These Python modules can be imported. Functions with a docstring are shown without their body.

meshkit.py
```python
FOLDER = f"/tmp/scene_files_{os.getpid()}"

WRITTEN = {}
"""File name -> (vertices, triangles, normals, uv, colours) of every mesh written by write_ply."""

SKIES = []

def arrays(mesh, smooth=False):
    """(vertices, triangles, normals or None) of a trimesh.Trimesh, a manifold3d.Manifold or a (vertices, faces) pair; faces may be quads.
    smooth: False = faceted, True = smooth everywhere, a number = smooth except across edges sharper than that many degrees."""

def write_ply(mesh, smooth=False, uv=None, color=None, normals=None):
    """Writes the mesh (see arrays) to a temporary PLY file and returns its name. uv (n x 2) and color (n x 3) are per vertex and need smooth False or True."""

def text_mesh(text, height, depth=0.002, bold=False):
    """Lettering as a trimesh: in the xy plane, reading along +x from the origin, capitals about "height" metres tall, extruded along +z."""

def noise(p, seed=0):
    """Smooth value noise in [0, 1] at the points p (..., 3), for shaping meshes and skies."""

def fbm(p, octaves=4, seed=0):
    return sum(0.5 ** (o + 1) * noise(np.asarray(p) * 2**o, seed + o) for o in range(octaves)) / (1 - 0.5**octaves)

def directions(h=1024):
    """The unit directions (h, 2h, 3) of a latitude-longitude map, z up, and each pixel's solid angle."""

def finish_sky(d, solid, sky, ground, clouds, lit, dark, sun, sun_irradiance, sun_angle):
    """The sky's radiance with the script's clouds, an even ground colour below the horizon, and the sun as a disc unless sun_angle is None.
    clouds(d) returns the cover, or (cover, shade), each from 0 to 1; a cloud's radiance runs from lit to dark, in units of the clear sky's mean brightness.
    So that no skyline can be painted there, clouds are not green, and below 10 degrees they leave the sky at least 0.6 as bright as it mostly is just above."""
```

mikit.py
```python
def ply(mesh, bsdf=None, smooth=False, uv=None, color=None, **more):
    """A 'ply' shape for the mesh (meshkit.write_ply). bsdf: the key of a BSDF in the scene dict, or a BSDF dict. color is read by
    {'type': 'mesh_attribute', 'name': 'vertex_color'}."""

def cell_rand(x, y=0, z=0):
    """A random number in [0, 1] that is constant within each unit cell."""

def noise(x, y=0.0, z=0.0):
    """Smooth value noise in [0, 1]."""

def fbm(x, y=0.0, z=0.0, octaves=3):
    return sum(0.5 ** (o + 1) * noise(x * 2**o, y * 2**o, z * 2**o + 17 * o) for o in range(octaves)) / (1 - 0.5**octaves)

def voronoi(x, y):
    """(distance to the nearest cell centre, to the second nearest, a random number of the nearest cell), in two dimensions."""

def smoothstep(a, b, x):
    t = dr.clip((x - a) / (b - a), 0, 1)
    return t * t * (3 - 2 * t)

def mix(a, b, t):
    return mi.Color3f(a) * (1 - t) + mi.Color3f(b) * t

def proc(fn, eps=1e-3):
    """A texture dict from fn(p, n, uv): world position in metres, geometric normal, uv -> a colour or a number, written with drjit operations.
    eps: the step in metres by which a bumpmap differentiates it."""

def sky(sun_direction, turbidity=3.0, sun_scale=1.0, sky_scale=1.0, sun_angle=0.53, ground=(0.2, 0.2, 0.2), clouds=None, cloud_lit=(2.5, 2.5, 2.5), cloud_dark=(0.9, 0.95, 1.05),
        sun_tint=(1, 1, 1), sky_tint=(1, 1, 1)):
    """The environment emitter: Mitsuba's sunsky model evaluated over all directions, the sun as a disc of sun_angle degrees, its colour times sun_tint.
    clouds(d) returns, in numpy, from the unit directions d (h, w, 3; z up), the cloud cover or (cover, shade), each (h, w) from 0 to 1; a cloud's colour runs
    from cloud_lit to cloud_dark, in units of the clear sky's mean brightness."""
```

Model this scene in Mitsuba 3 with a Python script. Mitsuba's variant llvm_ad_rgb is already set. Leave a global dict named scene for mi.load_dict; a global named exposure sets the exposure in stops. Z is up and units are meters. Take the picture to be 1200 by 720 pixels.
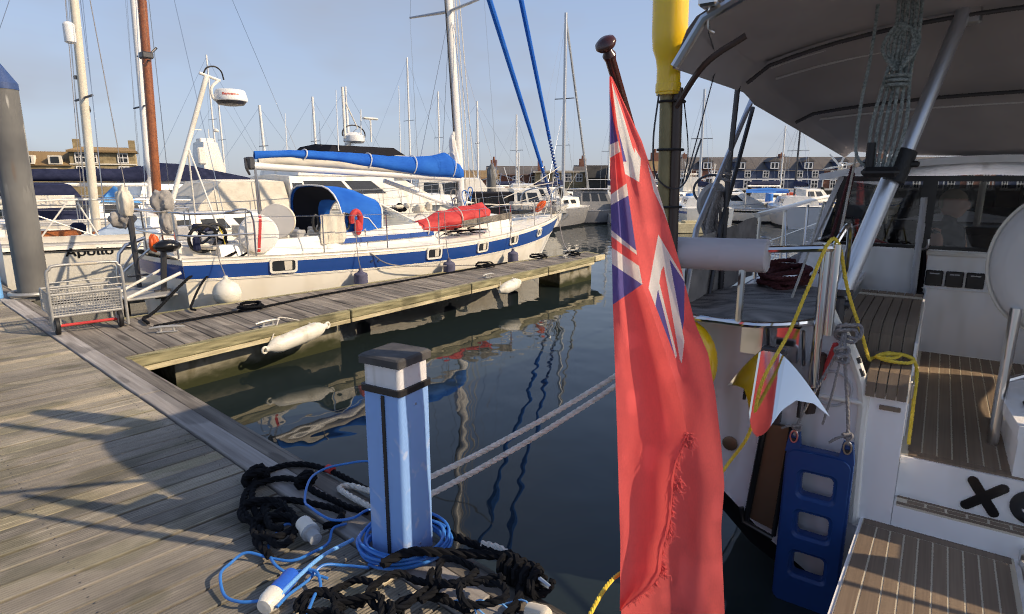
import math, random
import numpy as np, trimesh, drjit as dr, mitsuba as mi, mikit, meshkit
from mikit import noise, fbm, cell_rand, smoothstep, mix, proc
import manifold3d as m3
T = mi.ScalarTransform4f
rng = random.Random(7)

# ---------------------------------------------------------------- camera, sky, exposure
exposure = 2.15
scene = {'type': 'scene'}
labels = {}
PITCH = math.atan(148 / 710)
EYE = (0, 0, 2.1)
scene['camera'] = {'type': 'perspective', 'fov': 2 * math.degrees(math.atan(600 / 710)), 'fov_axis': 'x', 'near_clip': 0.05, 'far_clip': 3000.0,
                   'to_world': T().look_at(origin=EYE, target=(0, math.cos(PITCH), 2.1 - math.sin(PITCH)), up=(0, 0, 1))}
SUN = (0.968, -0.25, 0.65)
def cirrus(d):
    el = np.clip(d[..., 2], 0, 1)
    n = meshkit.fbm(np.stack([d[..., 0] * 3 / (el + .35), d[..., 1] * 3 / (el + .35), el * 2], -1), 4, seed=5)
    return 0.72 * np.exp(-el * 2.6) + 0.85 * np.clip(n - 0.44, 0, 1)
scene['sky'] = mikit.sky(SUN, turbidity=3.5, sun_scale=0.82, sky_scale=1.45, ground=(0.08, 0.09, 0.1), clouds=cirrus, cloud_lit=(0.80, 0.81, 0.88), cloud_dark=(0.7, 0.75, 0.85),
                         sun_tint=(0.98, 0.985, 1.0), sky_tint=(1.03, 0.95, 0.98))

# ---------------------------------------------------------------- helpers
def nrm(a):
    a = np.asarray(a, float)
    return a / (np.linalg.norm(a) + 1e-12)

class Fr:
    """A local frame on the ground plane: a forward along the heading, b to the right of it, z up."""
    def __init__(s, x, y, deg, z=0.0):
        t = math.radians(deg)
        s.o = np.array([x, y, z]); s.A = np.array([math.cos(t), math.sin(t), 0]); s.B = np.array([math.sin(t), -math.cos(t), 0])
    def w(s, p):
        p = np.asarray(p, float)
        return s.o + p[..., :1] * s.A + p[..., 1:2] * s.B + p[..., 2:3] * np.array([0, 0, 1.0])
    def at(s, a, b, z=0.0):
        return s.w(np.array([a, b, z]))
WORLD = None

def catmull(p, sub=6, closed=False):
    p = np.asarray(p, float)
    if len(p) < 3 and not closed:
        return p
    q = np.vstack([p[-1], p, p[0], p[1]]) if closed else np.vstack([2 * p[0] - p[1], p, 2 * p[-1] - p[-2]])
    out = []
    for i in range(1, len(q) - 2):
        a, b, c, d = q[i - 1:i + 3]
        for t in np.arange(sub) / sub:
            out.append(.5 * (2 * b + (c - a) * t + (2 * a - 5 * b + 4 * c - d) * t * t + (3 * b - a - 3 * c + d) * t ** 3))
    if not closed:
        out.append(p[-1])
    return np.array(out)

class MB:
    """Collects pieces into one mesh; everything is in the frame given when it is built."""
    def __init__(s):
        s.v, s.f, s.n = [], [], 0
    def add(s, v, f):
        v, f = np.asarray(v, float), np.asarray(f, int)
        if f.shape[1] == 4:
            f = np.vstack([f[:, [0, 1, 2]], f[:, [0, 2, 3]]])
        s.v.append(v); s.f.append(f + s.n); s.n += len(v)
        return s
    def tri(s, m):
        return s.add(m.vertices, m.faces)
    def box(s, c, d, yaw=0, ch=0, R=None):
        d = np.asarray(d, float) / 2
        if ch:
            ch = min(ch, .45 * d.min() * 2)
            pts = []
            for sx in (-1, 1):
                for sy in (-1, 1):
                    for sz in (-1, 1):
                        g = np.array([sx, sy, sz]) * d
                        for k in range(3):
                            q = g - np.array([sx, sy, sz]) * ch
                            q[k] = g[k]
                            pts.append(q)
            m = trimesh.convex.convex_hull(np.array(pts))
            v, f = np.array(m.vertices), np.array(m.faces)
        else:
            v = np.array([[x, y, z] for x in (-1, 1) for y in (-1, 1) for z in (-1, 1)], float) * d
            f = np.array([[0, 1, 3], [0, 3, 2], [4, 6, 7], [4, 7, 5], [0, 4, 5], [0, 5, 1], [2, 3, 7], [2, 7, 6], [0, 2, 6], [0, 6, 4], [1, 5, 7], [1, 7, 3]])
        if R is None:
            t = math.radians(yaw)
            R = np.array([[math.cos(t), -math.sin(t), 0], [math.sin(t), math.cos(t), 0], [0, 0, 1]])
        return s.add(v @ np.asarray(R).T + np.asarray(c, float), f)
    def bar(s, p, q, w, h, up=(0, 0, 1), ch=0):
        p, q = np.asarray(p, float), np.asarray(q, float)
        x = nrm(q - p); y = np.cross(up, x)
        if np.linalg.norm(y) < 1e-6:
            y = np.cross((1, 0, 0), x)
        y = nrm(y); z = np.cross(x, y)
        return s.box((p + q) / 2, (np.linalg.norm(q - p), w, h), R=np.stack([x, y, z], 1), ch=ch)
    def tube(s, pts, r, k=8, sub=0, closed=False, cap=True):
        p = catmull(pts, sub, closed) if sub else np.asarray(pts, float)
        n = len(p)
        r = np.broadcast_to(np.interp(np.linspace(0, 1, n), np.linspace(0, 1, np.size(r)), np.atleast_1d(r)), (n,))
        t = np.gradient(p, axis=0) if not closed else np.roll(p, -1, 0) - np.roll(p, 1, 0)
        t /= np.linalg.norm(t, axis=1, keepdims=True) + 1e-12
        a = np.cross(t[0], (0, 0, 1) if abs(t[0][2]) < .9 else (1, 0, 0)); a = nrm(a)
        ang = np.arange(k) * 2 * math.pi / k
        v = []
        for i in range(n):
            a = nrm(a - t[i] * np.dot(a, t[i])); b = np.cross(t[i], a)
            v.append(p[i] + r[i] * (np.cos(ang)[:, None] * a + np.sin(ang)[:, None] * b))
        v = np.vstack(v); f = []
        for i in range(n if closed else n - 1):
            j2 = (i + 1) % n
            for j in range(k):
                f.append([i * k + j, i * k + (j + 1) % k, j2 * k + (j + 1) % k, j2 * k + j])
        f = np.array(f); f = np.vstack([f[:, [0, 1, 2]], f[:, [0, 2, 3]]])
        if cap and not closed:
            v = np.vstack([v, p[0], p[-1]]); m = len(v)
            e = [[m - 2, (j + 1) % k, j] for j in range(k)] + [[m - 1, (n - 1) * k + j, (n - 1) * k + (j + 1) % k] for j in range(k)]
            f = np.vstack([f, e])
        return s.add(v, f)
    def rope(s, pts, r, sub=8, pitch=None, closed=False, k=5):
        """A laid rope: three strands wound round one another."""
        p = catmull(pts, sub, closed)
        L = np.concatenate([[0], np.cumsum(np.linalg.norm(np.diff(p, axis=0), axis=1))])
        pitch = pitch or r * 7
        m = max(8, int(L[-1] / (pitch / 6)))
        u = np.linspace(0, L[-1], m)
        p = np.stack([np.interp(u, L, p[:, c]) for c in range(3)], 1)
        t = np.gradient(p, axis=0); t /= np.linalg.norm(t, axis=1, keepdims=True) + 1e-12
        a = np.cross(t, np.where(np.abs(t[:, 2:]) < .9, [0, 0, 1.0], [1.0, 0, 0])); a /= np.linalg.norm(a, axis=1, keepdims=True) + 1e-12
        b = np.cross(t, a)
        for h in range(3):
            w = (u / pitch + h / 3) * 2 * math.pi
            s.tube(p + (np.cos(w)[:, None] * a + np.sin(w)[:, None] * b) * r * .5, r * .56, k=k)
        return s
    def lathe(s, prof, o=(0, 0, 0), axis=(0, 0, 1), k=20, squash=(1, 1), ref=None):
        z = nrm(axis); x = nrm(np.cross(z, ref if ref is not None else ((0, 1, 0) if abs(z[1]) < .9 else (1, 0, 0)))); y = np.cross(z, x)
        ang = np.arange(k) * 2 * math.pi / k; v = []
        for r, h in prof:
            v.append(np.asarray(o, float) + r * squash[0] * np.cos(ang)[:, None] * x + r * squash[1] * np.sin(ang)[:, None] * y + h * z)
        n = len(prof); v = np.vstack(v)
        f = np.array([[i * k + j, i * k + (j + 1) % k, (i + 1) * k + (j + 1) % k, (i + 1) * k + j] for i in range(n - 1) for j in range(k)])
        f = np.vstack([f[:, [0, 1, 2]], f[:, [0, 2, 3]]])
        v = np.vstack([v, np.asarray(o, float) + prof[0][1] * z, np.asarray(o, float) + prof[-1][1] * z]); m = len(v)
        f = np.vstack([f, [[m - 2, (j + 1) % k, j] for j in range(k)], [[m - 1, (n - 1) * k + j, (n - 1) * k + (j + 1) % k] for j in range(k)]])
        return s.add(v, f)
    def ball(s, c, r, sub=2):
        m = trimesh.creation.icosphere(subdivisions=sub)
        return s.add(np.array(m.vertices) * np.asarray(r, float) + np.asarray(c, float), m.faces)
    def grid(s, P, thick=0.0, wrap=False):
        """P (nu, nv, 3) as a sheet; with thick, a closed slab grown to one side."""
        P = np.asarray(P, float); nu, nv = P.shape[:2]
        i, j = np.meshgrid(np.arange(nu - 1), np.arange(nv - 1), indexing='ij')
        q = np.stack([i * nv + j, (i + 1) * nv + j, (i + 1) * nv + j + 1, i * nv + j + 1], -1).reshape(-1, 4)
        if not thick:
            return s.add(P.reshape(-1, 3), q)
        n = np.cross(np.gradient(P, axis=0), np.gradient(P, axis=1)); n /= np.linalg.norm(n, axis=2, keepdims=True) + 1e-12
        v = np.vstack([P.reshape(-1, 3), (P - n * thick).reshape(-1, 3)]); m = nu * nv
        ring = [(a, 0) for a in range(nu)] + [(nu - 1, b) for b in range(1, nv)] + [(a, nv - 1) for a in range(nu - 2, -1, -1)] + [(0, b) for b in range(nv - 2, 0, -1)]
        r = [a * nv + b for a, b in ring]
        e = [[r[k], r[(k + 1) % len(r)], r[(k + 1) % len(r)] + m, r[k] + m] for k in range(len(r))]
        return s.add(v, np.vstack([q, q[:, ::-1] + m, e]))
    def prism(s, poly, h, o=(0, 0, 0), X=(1, 0, 0), Y=(0, 1, 0), holes=()):
        """A polygon in the plane X, Y at o, extruded by h along X x Y."""
        from shapely.geometry import Polygon
        m = trimesh.creation.extrude_polygon(Polygon(poly, holes), h, engine='earcut')
        X, Y = np.asarray(X, float), np.asarray(Y, float); Z = np.cross(X, Y)
        v = np.array(m.vertices)
        return s.add(np.asarray(o, float) + v[:, :1] * X + v[:, 1:2] * Y + v[:, 2:3] * Z, m.faces)
    def hull(s, pts):
        m = trimesh.convex.convex_hull(np.asarray(pts, float))
        return s.add(m.vertices, m.faces)
    def mesh(s, fr=None):
        v = np.vstack(s.v)
        return (fr.w(v) if fr is not None else v), np.vstack(s.f)

def key_for(name, parent=None):
    base = f'{parent}__{name}' if parent else name
    key, i = base, 0
    while key in scene or key in labels or key in THINGS:
        i += 1
        key = f'{base}_{i:03d}'
    return key
THINGS = set()
ORD = 'first second third fourth fifth sixth seventh eighth ninth tenth eleventh twelfth thirteenth fourteenth fifteenth sixteenth seventeenth eighteenth nineteenth twentieth'.split() + ['twenty-' + w for w in 'first second third fourth fifth sixth'.split()]
def thing(name, label, cat, group=None):
    key = key_for(name); THINGS.add(key)
    labels[key] = {'label': label, 'category': cat}
    if group: labels[key]['group'] = group
    return key
def part(parent, name, mb, mat, fr=None, smooth=35, label=None, kind=None, uv=None):
    key = key_for(name, parent)
    v, f = mb.mesh(fr) if isinstance(mb, MB) else mb
    scene[key] = mikit.ply(trimesh.Trimesh(v, f, process=False) if smooth and uv is None else (v, f), mat, smooth=smooth, **({'uv': uv} if uv is not None else {}))
    if label or kind:
        labels[key] = {}
        if label: labels[key]['label'] = label
        if kind: labels[key]['kind'] = kind
    return key
def solo(name, mb, mat, label, cat, fr=None, smooth=35, group=None):
    key = part(None, name, mb, mat, fr, smooth)
    labels[key] = {'label': label, 'category': cat}
    if group: labels[key]['group'] = group
    return key
def struct(name, mb, mat, fr=None, smooth=False, label=None):
    key = part(None, name, mb, mat, fr, smooth)
    labels[key] = {'kind': 'structure'}
    if label: labels[key]['label'] = label
    return key

# ---------------------------------------------------------------- materials
def mat(key, col, rough=.5, metal=0.0, spec=.5, clear=0.0, bump=None, bs=1.0, **more):
    b = {'type': 'principled', 'base_color': col if isinstance(col, dict) else {'type': 'rgb', 'value': list(col)}, 'roughness': rough, 'metallic': metal, 'specular': spec, **more}
    if clear: b.update(clearcoat=clear, clearcoat_gloss=.9)
    if bump is not None: b = {'type': 'bumpmap', 'arbitrary': bump, 'scale': bs, 'bsdf': b}
    scene[key] = {'type': 'twosided', 'bsdf': b}
    return key
EC, ES = math.cos(math.radians(-42)), math.sin(math.radians(-42))
def sn(p):          # along and across the walkway
    return p.x * EC + p.y * ES, -p.x * ES + p.y * EC
def wood(a, b, speck=.5):
    def fn(p, n, uv):
        s, t = sn(p)
        g = fbm(s * 48, t * 3.2, p.z * 30, 3)
        big = fbm(s * 2.1, t * 1.6, 3.0, 4)
        blot = smoothstep(.52, .70, fbm(s * 7.0, t * 3.4, 5.0, 3))
        fine = noise(s * 210, t * 26, 1.0)
        fib = smoothstep(.55, .8, fbm(s * 95, t * 9, 9.0, 2)) * smoothstep(.42, .66, fbm(s * 2.6, t * 2.2, 4.0, 3))
        rib = smoothstep(.10, .30, dr.abs(s / .0165 - dr.floor(s / .0165) - .5))
        c = mix(a, b, dr.clip(.45 * g + 1.1 * big - .38 + .22 * (fine - .5), 0, 1))
        c = mix(c, c * mi.Color3f(.66, .68, .60), .8 * blot) * (1 + .6 * speck * fib)
        return c * (.72 + .28 * rib)
    return proc(fn)
def rib_height(p, n, uv):
    s, t = sn(p)
    w = s / .0165
    return dr.minimum(smoothstep(.10, .32, dr.abs(w - dr.floor(w) - .5)), 1) + .5 * fbm(s * 120, t * 12, 0.0, 2)
for i, (a, b, sp) in enumerate([((.155, .140, .118), (.37, .335, .28), .5), ((.13, .118, .10), (.31, .285, .245), .35), ((.175, .158, .125), (.41, .37, .295), .8), ((.27, .23, .165), (.58, .51, .385), .9)]):
    mat(f'deck_wood_{i}', wood(a, b, sp), .72, spec=.35, bump=proc(rib_height, eps=.0015), bs=.003)
def plain_wood(a, b, scale=1.0, axis=0):
    def fn(p, n, uv):
        s, t = sn(p)
        if axis: s, t = t, s
        g = fbm(t * 40 * scale, s * 1.7 * scale, p.z * 40, 3)
        k = smoothstep(.66, .8, noise(t * 13, s * 3.1, 2.0))
        st = fbm(s * 3.0, t * 3.0, p.z * 6, 3)
        return mix(a, b, dr.clip(1.5 * g - .25, 0, 1)) * (1 - .35 * k) * (.75 + .5 * st)
    return proc(fn)
def grain_h(p, n, uv):
    s, t = sn(p)
    return fbm(t * 70, s * 2.5, p.z * 60, 3)
def grain_h2(p, n, uv):
    s, t = sn(p)
    return fbm(s * 70, t * 2.5, p.z * 60, 3)
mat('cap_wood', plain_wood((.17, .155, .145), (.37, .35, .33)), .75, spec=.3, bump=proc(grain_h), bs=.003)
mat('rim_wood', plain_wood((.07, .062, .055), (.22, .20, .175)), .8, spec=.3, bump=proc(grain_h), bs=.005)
mat('finger_wood', plain_wood((.11, .095, .08), (.29, .26, .22), axis=0), .8, spec=.3, bump=proc(grain_h), bs=.004)
mat('finger_wood_b', plain_wood((.085, .075, .065), (.22, .20, .175), axis=0), .8, spec=.3, bump=proc(grain_h), bs=.004)
mat('algae_wood', plain_wood((.105, .098, .05), (.36, .325, .19), axis=1), .8, spec=.3, bump=proc(grain_h2), bs=.004)
mat('batten_wood', plain_wood((.34, .29, .17), (.62, .55, .36), axis=1), .75, spec=.3)
def concrete(p, n, uv):
    g = fbm(p.x * 5, p.y * 5, p.z * 9, 4)
    low = smoothstep(.24, .05, p.z + .22 * (g - .5))
    st = smoothstep(.5, .75, fbm(p.x * 9, p.y * 9, p.z * 3, 3))
    return mix(mix((.27, .25, .195), (.13, .115, .07), dr.clip(st, 0, 1)), (.03, .034, .014), dr.clip(low, 0, 1))
mat('float_concrete', proc(concrete), .9, spec=.2)
mat('dark_timber', (.035, .03, .024), .85, spec=.2)
def weathered(a, b, f=3.0):
    def fn(p, n, uv):
        return mix(a, b, dr.clip(1.6 * fbm(p.x * f, p.y * f, p.z * f, 4) - .3, 0, 1))
    return proc(fn)
def streaky(a, b, f=9.0, lo=.25):
    def fn(p, n, uv):
        g = fbm(p.x * f, p.y * f, p.z * 1.2, 3)
        h = fbm(p.x * 1.1, p.y * 1.1, p.z * 2.2, 3)
        return mix(a, b, dr.clip(.9 * smoothstep(.45, .8, g) * h * 2 - lo * .3, 0, 1))
    return proc(fn)
def pile_fn(p, n, uv):
    c = mix((.095, .095, .095), (.17, .168, .16), dr.clip(1.6 * fbm(p.x * 2, p.y * 2, p.z * 2, 4) - .3, 0, 1))
    rust = smoothstep(.60, .78, fbm(p.x * 11, p.y * 11, p.z * .9, 3))
    drop = smoothstep(.66, .74, fbm(p.x * 16, p.y * 16, p.z * 1.6 + 4, 3)) * smoothstep(1.6, 3.2, p.z)
    weed = smoothstep(.75, .35, p.z + .25 * fbm(p.x * 8, p.y * 8, p.z * 4, 3))
    return mix(mix(mix(c, (.13, .075, .04), .55 * rust), (.55, .54, .50), .7 * drop), (.045, .05, .025), weed)
mat('pile_steel', proc(pile_fn), .75)
mat('pile_cap', (.035, .07, .19), .5)
def scuff_blue(p, n, uv):
    g = smoothstep(.60, .74, fbm(p.x * 30 + p.z * 18, p.y * 30 - p.z * 22, p.z * 7, 3)) * smoothstep(.45, .62, noise(p.x * 9, p.y * 9, p.z * 4))
    low = smoothstep(.75, .5, p.z) * fbm(p.x * 25, p.y * 25, p.z * 6, 3)
    return mix(mix((.19, .35, .70), (.24, .40, .74), fbm(p.x * 6, p.y * 6, p.z * 2.5, 3)), (.42, .50, .68), .7 * g) * (1 - .35 * low)
mat('ped_blue', proc(scuff_blue), .38, spec=.4)
mat('ped_white', streaky((.62, .62, .64), (.46, .45, .43), 25), .35)
mat('ped_cap', weathered((.022, .022, .025), (.085, .083, .083), 14), .75)
mat('black_rubber', (.012, .012, .013), .55)
mat('black_rope', weathered((.0035, .004, .0055), (.010, .011, .014), 40), .9, spec=.15)
mat('white_rope', weathered((.46, .43, .37), (.76, .72, .64), 60), .9, spec=.2)
mat('grey_rope', weathered((.15, .14, .14), (.34, .32, .31), 90), .9, spec=.2)
mat('green_rope', weathered((.10, .12, .115), (.38, .42, .40), 120), .9, spec=.2)
mat('yellow_rope', weathered((.60, .43, .03), (.80, .62, .10), 60), .8, spec=.3)
mat('red_rope', weathered((.055, .018, .02), (.14, .045, .048), 60), .85, spec=.2)
mat('cable_blue', (.035, .17, .52), .35, spec=.5)
mat('cable_pale', (.15, .36, .70), .35, spec=.5)
mat('plug_blue', (.02, .10, .50), .35)
mat('plug_white', (.66, .63, .56), .4)
mat('plug_grey', (.30, .32, .34), .4)
mat('steel', (.62, .61, .60), .16, metal=1.0)
def scuffed(p, n, uv):
    return .10 + .16 * fbm(p.x * 30, p.y * 30, p.z * 30, 3)
mat('mirror_steel', (.70, .70, .70), .07, metal=1.0)
mat('alloy', (.60, .62, .66), .33, metal=.85)
mat('galv', weathered((.34, .34, .33), (.50, .49, .46), 18), .5, metal=.55)
mat('dark_metal', (.07, .07, .075), .4, metal=.5)
mat('gel_white', streaky((.74, .71, .64), (.60, .56, .47), 5), .22, spec=.5, clear=.3)
mat('gel_cream', streaky((.78, .74, .65), (.66, .60, .48), 3), .25, spec=.5, clear=.3)
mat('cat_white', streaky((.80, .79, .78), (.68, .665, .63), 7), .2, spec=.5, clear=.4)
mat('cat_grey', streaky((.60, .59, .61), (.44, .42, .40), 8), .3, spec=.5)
mat('gel_grey', (.42, .42, .43), .35)
mat('stripe_blue', (.012, .055, .24), .25, spec=.5, clear=.3)
mat('navy_cloth', weathered((.010, .014, .038), (.025, .03, .07), 9), .9, spec=.2)
mat('blue_cloth', weathered((.008, .085, .42), (.02, .13, .50), 5), .85, spec=.25)
mat('light_blue_cloth', (.10, .30, .62), .85, spec=.2)
mat('pale_blue_cover', weathered((.25, .33, .45), (.36, .44, .55), 6), .85, spec=.2)
mat('black_cloth', (.012, .012, .016), .9, spec=.2)
mat('grey_cloth', weathered((.20, .19, .18), (.40, .38, .36), 9), .9, spec=.2)
mat('cream_cloth', weathered((.50, .46, .38), (.64, .60, .51), 6), .9, spec=.2)
mat('white_cloth', weathered((.66, .64, .60), (.78, .76, .72), 8), .85, spec=.2)
mat('red_cloth', weathered((.40, .03, .035), (.58, .07, .065), 7), .7, spec=.3)
mat('canopy_cloth', weathered((.29, .265, .26), (.40, .37, .36), 2.2), .9, spec=.15)
mat('teak', plain_wood((.20, .10, .045), (.36, .19, .09), 1.5), .6)
mat('teak_caulk', (.50, .45, .36), .7)
mat('varnish', plain_wood((.16, .045, .012), (.34, .11, .03), 2.0), .25, clear=.6)
mat('staff_wood', (.05, .012, .008), .22, clear=.8)
mat('mast_white', (.70, .69, .66), .35)
mat('mast_cream', weathered((.58, .53, .42), (.68, .63, .52), 3), .4)
mat('mast_silver', (.52, .53, .54), .35, metal=.7)
mat('radome', (.74, .74, .72), .35)
mat('smoke_glass', (.015, .016, .018), .06, spec=.6)
scene['pane_glass'] = {'type': 'thindielectric', 'specular_transmittance': {'type': 'rgb', 'value': [.55, .57, .58]}}
scene['dark_pane'] = {'type': 'thindielectric', 'specular_transmittance': {'type': 'rgb', 'value': [.05, .055, .06]}}
scene['clear_pane'] = {'type': 'thindielectric', 'specular_transmittance': {'type': 'rgb', 'value': [.72, .74, .74]}}
mat('fender_white', streaky((.70, .67, .58), (.5, .46, .36), 12), .45)
mat('fender_navy', weathered((.055, .055, .10), (.10, .10, .16), 14), .75)
mat('fender_blue', (.010, .045, .17), .4, spec=.45)
mat('yellow_plastic', (.78, .50, .01), .22, clear=.5)
mat('post_khaki', weathered((.17, .14, .06), (.24, .20, .09), 8), .5)
mat('post_brown', (.045, .028, .022), .35)
mat('pad_grey', weathered((.40, .38, .39), (.48, .45, .46), 4), .6)
mat('helm_cover', weathered((.52, .50, .48), (.60, .58, .55), 3), .85, spec=.2)
mat('antifoul', (.008, .010, .014), .5)
mat('black_gloss', (.008, .008, .009), .2)
mat('orange_paint', (.65, .10, .015), .4)
mat('red_paint', (.62, .03, .05), .35)
mat('skin', (.50, .28, .20), .6)
mat('dark_shirt', (.02, .022, .035), .85)
mat('red_shirt', (.50, .03, .035), .85)
mat('hair_grey', (.30, .24, .17), .8)
mat('slate', weathered((.075, .068, .065), (.14, .125, .115), .35), .85)
mat('roof_red', weathered((.26, .095, .05), (.34, .15, .08), .5), .85)
mat('roof_brown', weathered((.17, .11, .05), (.25, .17, .08), .5), .85)
def bricks(a, b, w=.5, h=.25):
    def fn(p, n, uv):
        r = dr.floor(p.z / h)
        return mix(a, b, cell_rand((p.x + p.y * .3) / w + r * .5, r)) * (.85 + .3 * fbm(p.x * .5, p.y * .5, p.z * .5, 3))
    return proc(fn)
mat('stone_wall', bricks((.20, .155, .085), (.30, .24, .135)), .9)
mat('brick_red', bricks((.17, .075, .05), (.25, .12, .08)), .9)
mat('render_white', weathered((.58, .54, .46), (.68, .64, .55), .4), .85)
mat('blue_wall', weathered((.028, .042, .09), (.045, .065, .125), .4), .7)
mat('window_white', (.70, .69, .66), .5)
mat('window_dark', (.02, .024, .03), .12)
mat('quay_dark', weathered((.020, .019, .017), (.06, .055, .045), 1.2), .9)
mat('quay_top', (.22, .21, .19), .9)
mat('lifebuoy_red', (.60, .09, .03), .5)

# ---------------------------------------------------------------- setting: water, far quay, walkway
def ripples(p, n, uv):
    d = dr.sqrt(p.x * p.x + p.y * p.y)
    near = fbm(p.x * 1.15 + 3, p.y * .8, 0.0, 2)
    mid = noise(p.x * 3.3 + p.y * 1.2, p.y * 2.6 - p.x * .8, 5.0)
    far = noise(p.x * 2.2, p.y * 1.3, 2.0) + .6 * noise(p.x * 6, p.y * 3.4, 7.0)
    amp = .35 + .65 * smoothstep(.35, .7, fbm(p.x * .22, p.y * .16, 2.0, 2))
    return near * .0034 + .0036 * mid * amp + .0011 * noise(p.x * 9.0, p.y * 7.0, 1.0) * amp + far * .012 * smoothstep(11, 30, d)
scene['water_surface'] = {'type': 'bumpmap', 'arbitrary': proc(ripples, eps=.01), 'scale': 1.0,
                          'bsdf': {'type': 'plastic', 'diffuse_reflectance': {'type': 'rgb', 'value': [.015, .023, .024]}, 'int_ior': 1.38}}
struct('water', MB().grid(np.array([[[x, y, 0] for y in (-60, 400)] for x in (-300, 300)])), 'water_surface', label='calm dark green harbour water with small ripples')

PF = Fr(0, 0, -42)                       # walkway: a along the edge, -b across it towards the water
def PN(s, t, z): return PF.o + PF.A * s - PF.B * t + np.array([0, 0, z])
class PFr:                               # frame with the second axis pointing to the water
    def w(s, p):
        p = np.asarray(p, float)
        return p[..., :1] * PF.A - p[..., 1:2] * PF.B + p[..., 2:3] * np.array([0, 0, 1.0])
PW = PFr()
deck = struct('walkway', MB().box((-6.0, .15, .32), (20.0, 2.9, .2)), 'dark_timber', PW, label='floating timber walkway of grooved grey brown planks with a pale edging board')
for nm in range(1):
    s = -15.9
    k = 0
    while s < 3.2:
        w = .118 + rng.uniform(-.003, .003)
        r = rng.random()
        m_ = 'deck_wood_3' if k % 13 == 5 else f'deck_wood_{0 if r < .45 else 1 if r < .75 else 2}'
        dz = rng.uniform(-.0025, .0025)
        pk_ = part(deck, 'plank', MB().box((s + w / 2, .022 + rng.uniform(-.002, .002), .4795 + dz), (w, 2.635, .035), ch=.004), m_, PW, smooth=False)
        s += w + .0105; k += 1
for i, s0 in enumerate(np.arange(-16.2, 3.0, 3.55)):
    part(deck, 'edging_board', MB().box((s0 + 1.77 + .55, 1.424, .491), (3.53, .152, .04), ch=.004), 'cap_wood', PW, smooth=False)
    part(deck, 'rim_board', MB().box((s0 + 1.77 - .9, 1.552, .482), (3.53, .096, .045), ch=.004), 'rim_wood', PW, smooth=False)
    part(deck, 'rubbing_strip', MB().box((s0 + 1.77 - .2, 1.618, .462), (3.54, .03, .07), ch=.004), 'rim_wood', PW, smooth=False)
scr = MB()
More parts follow.
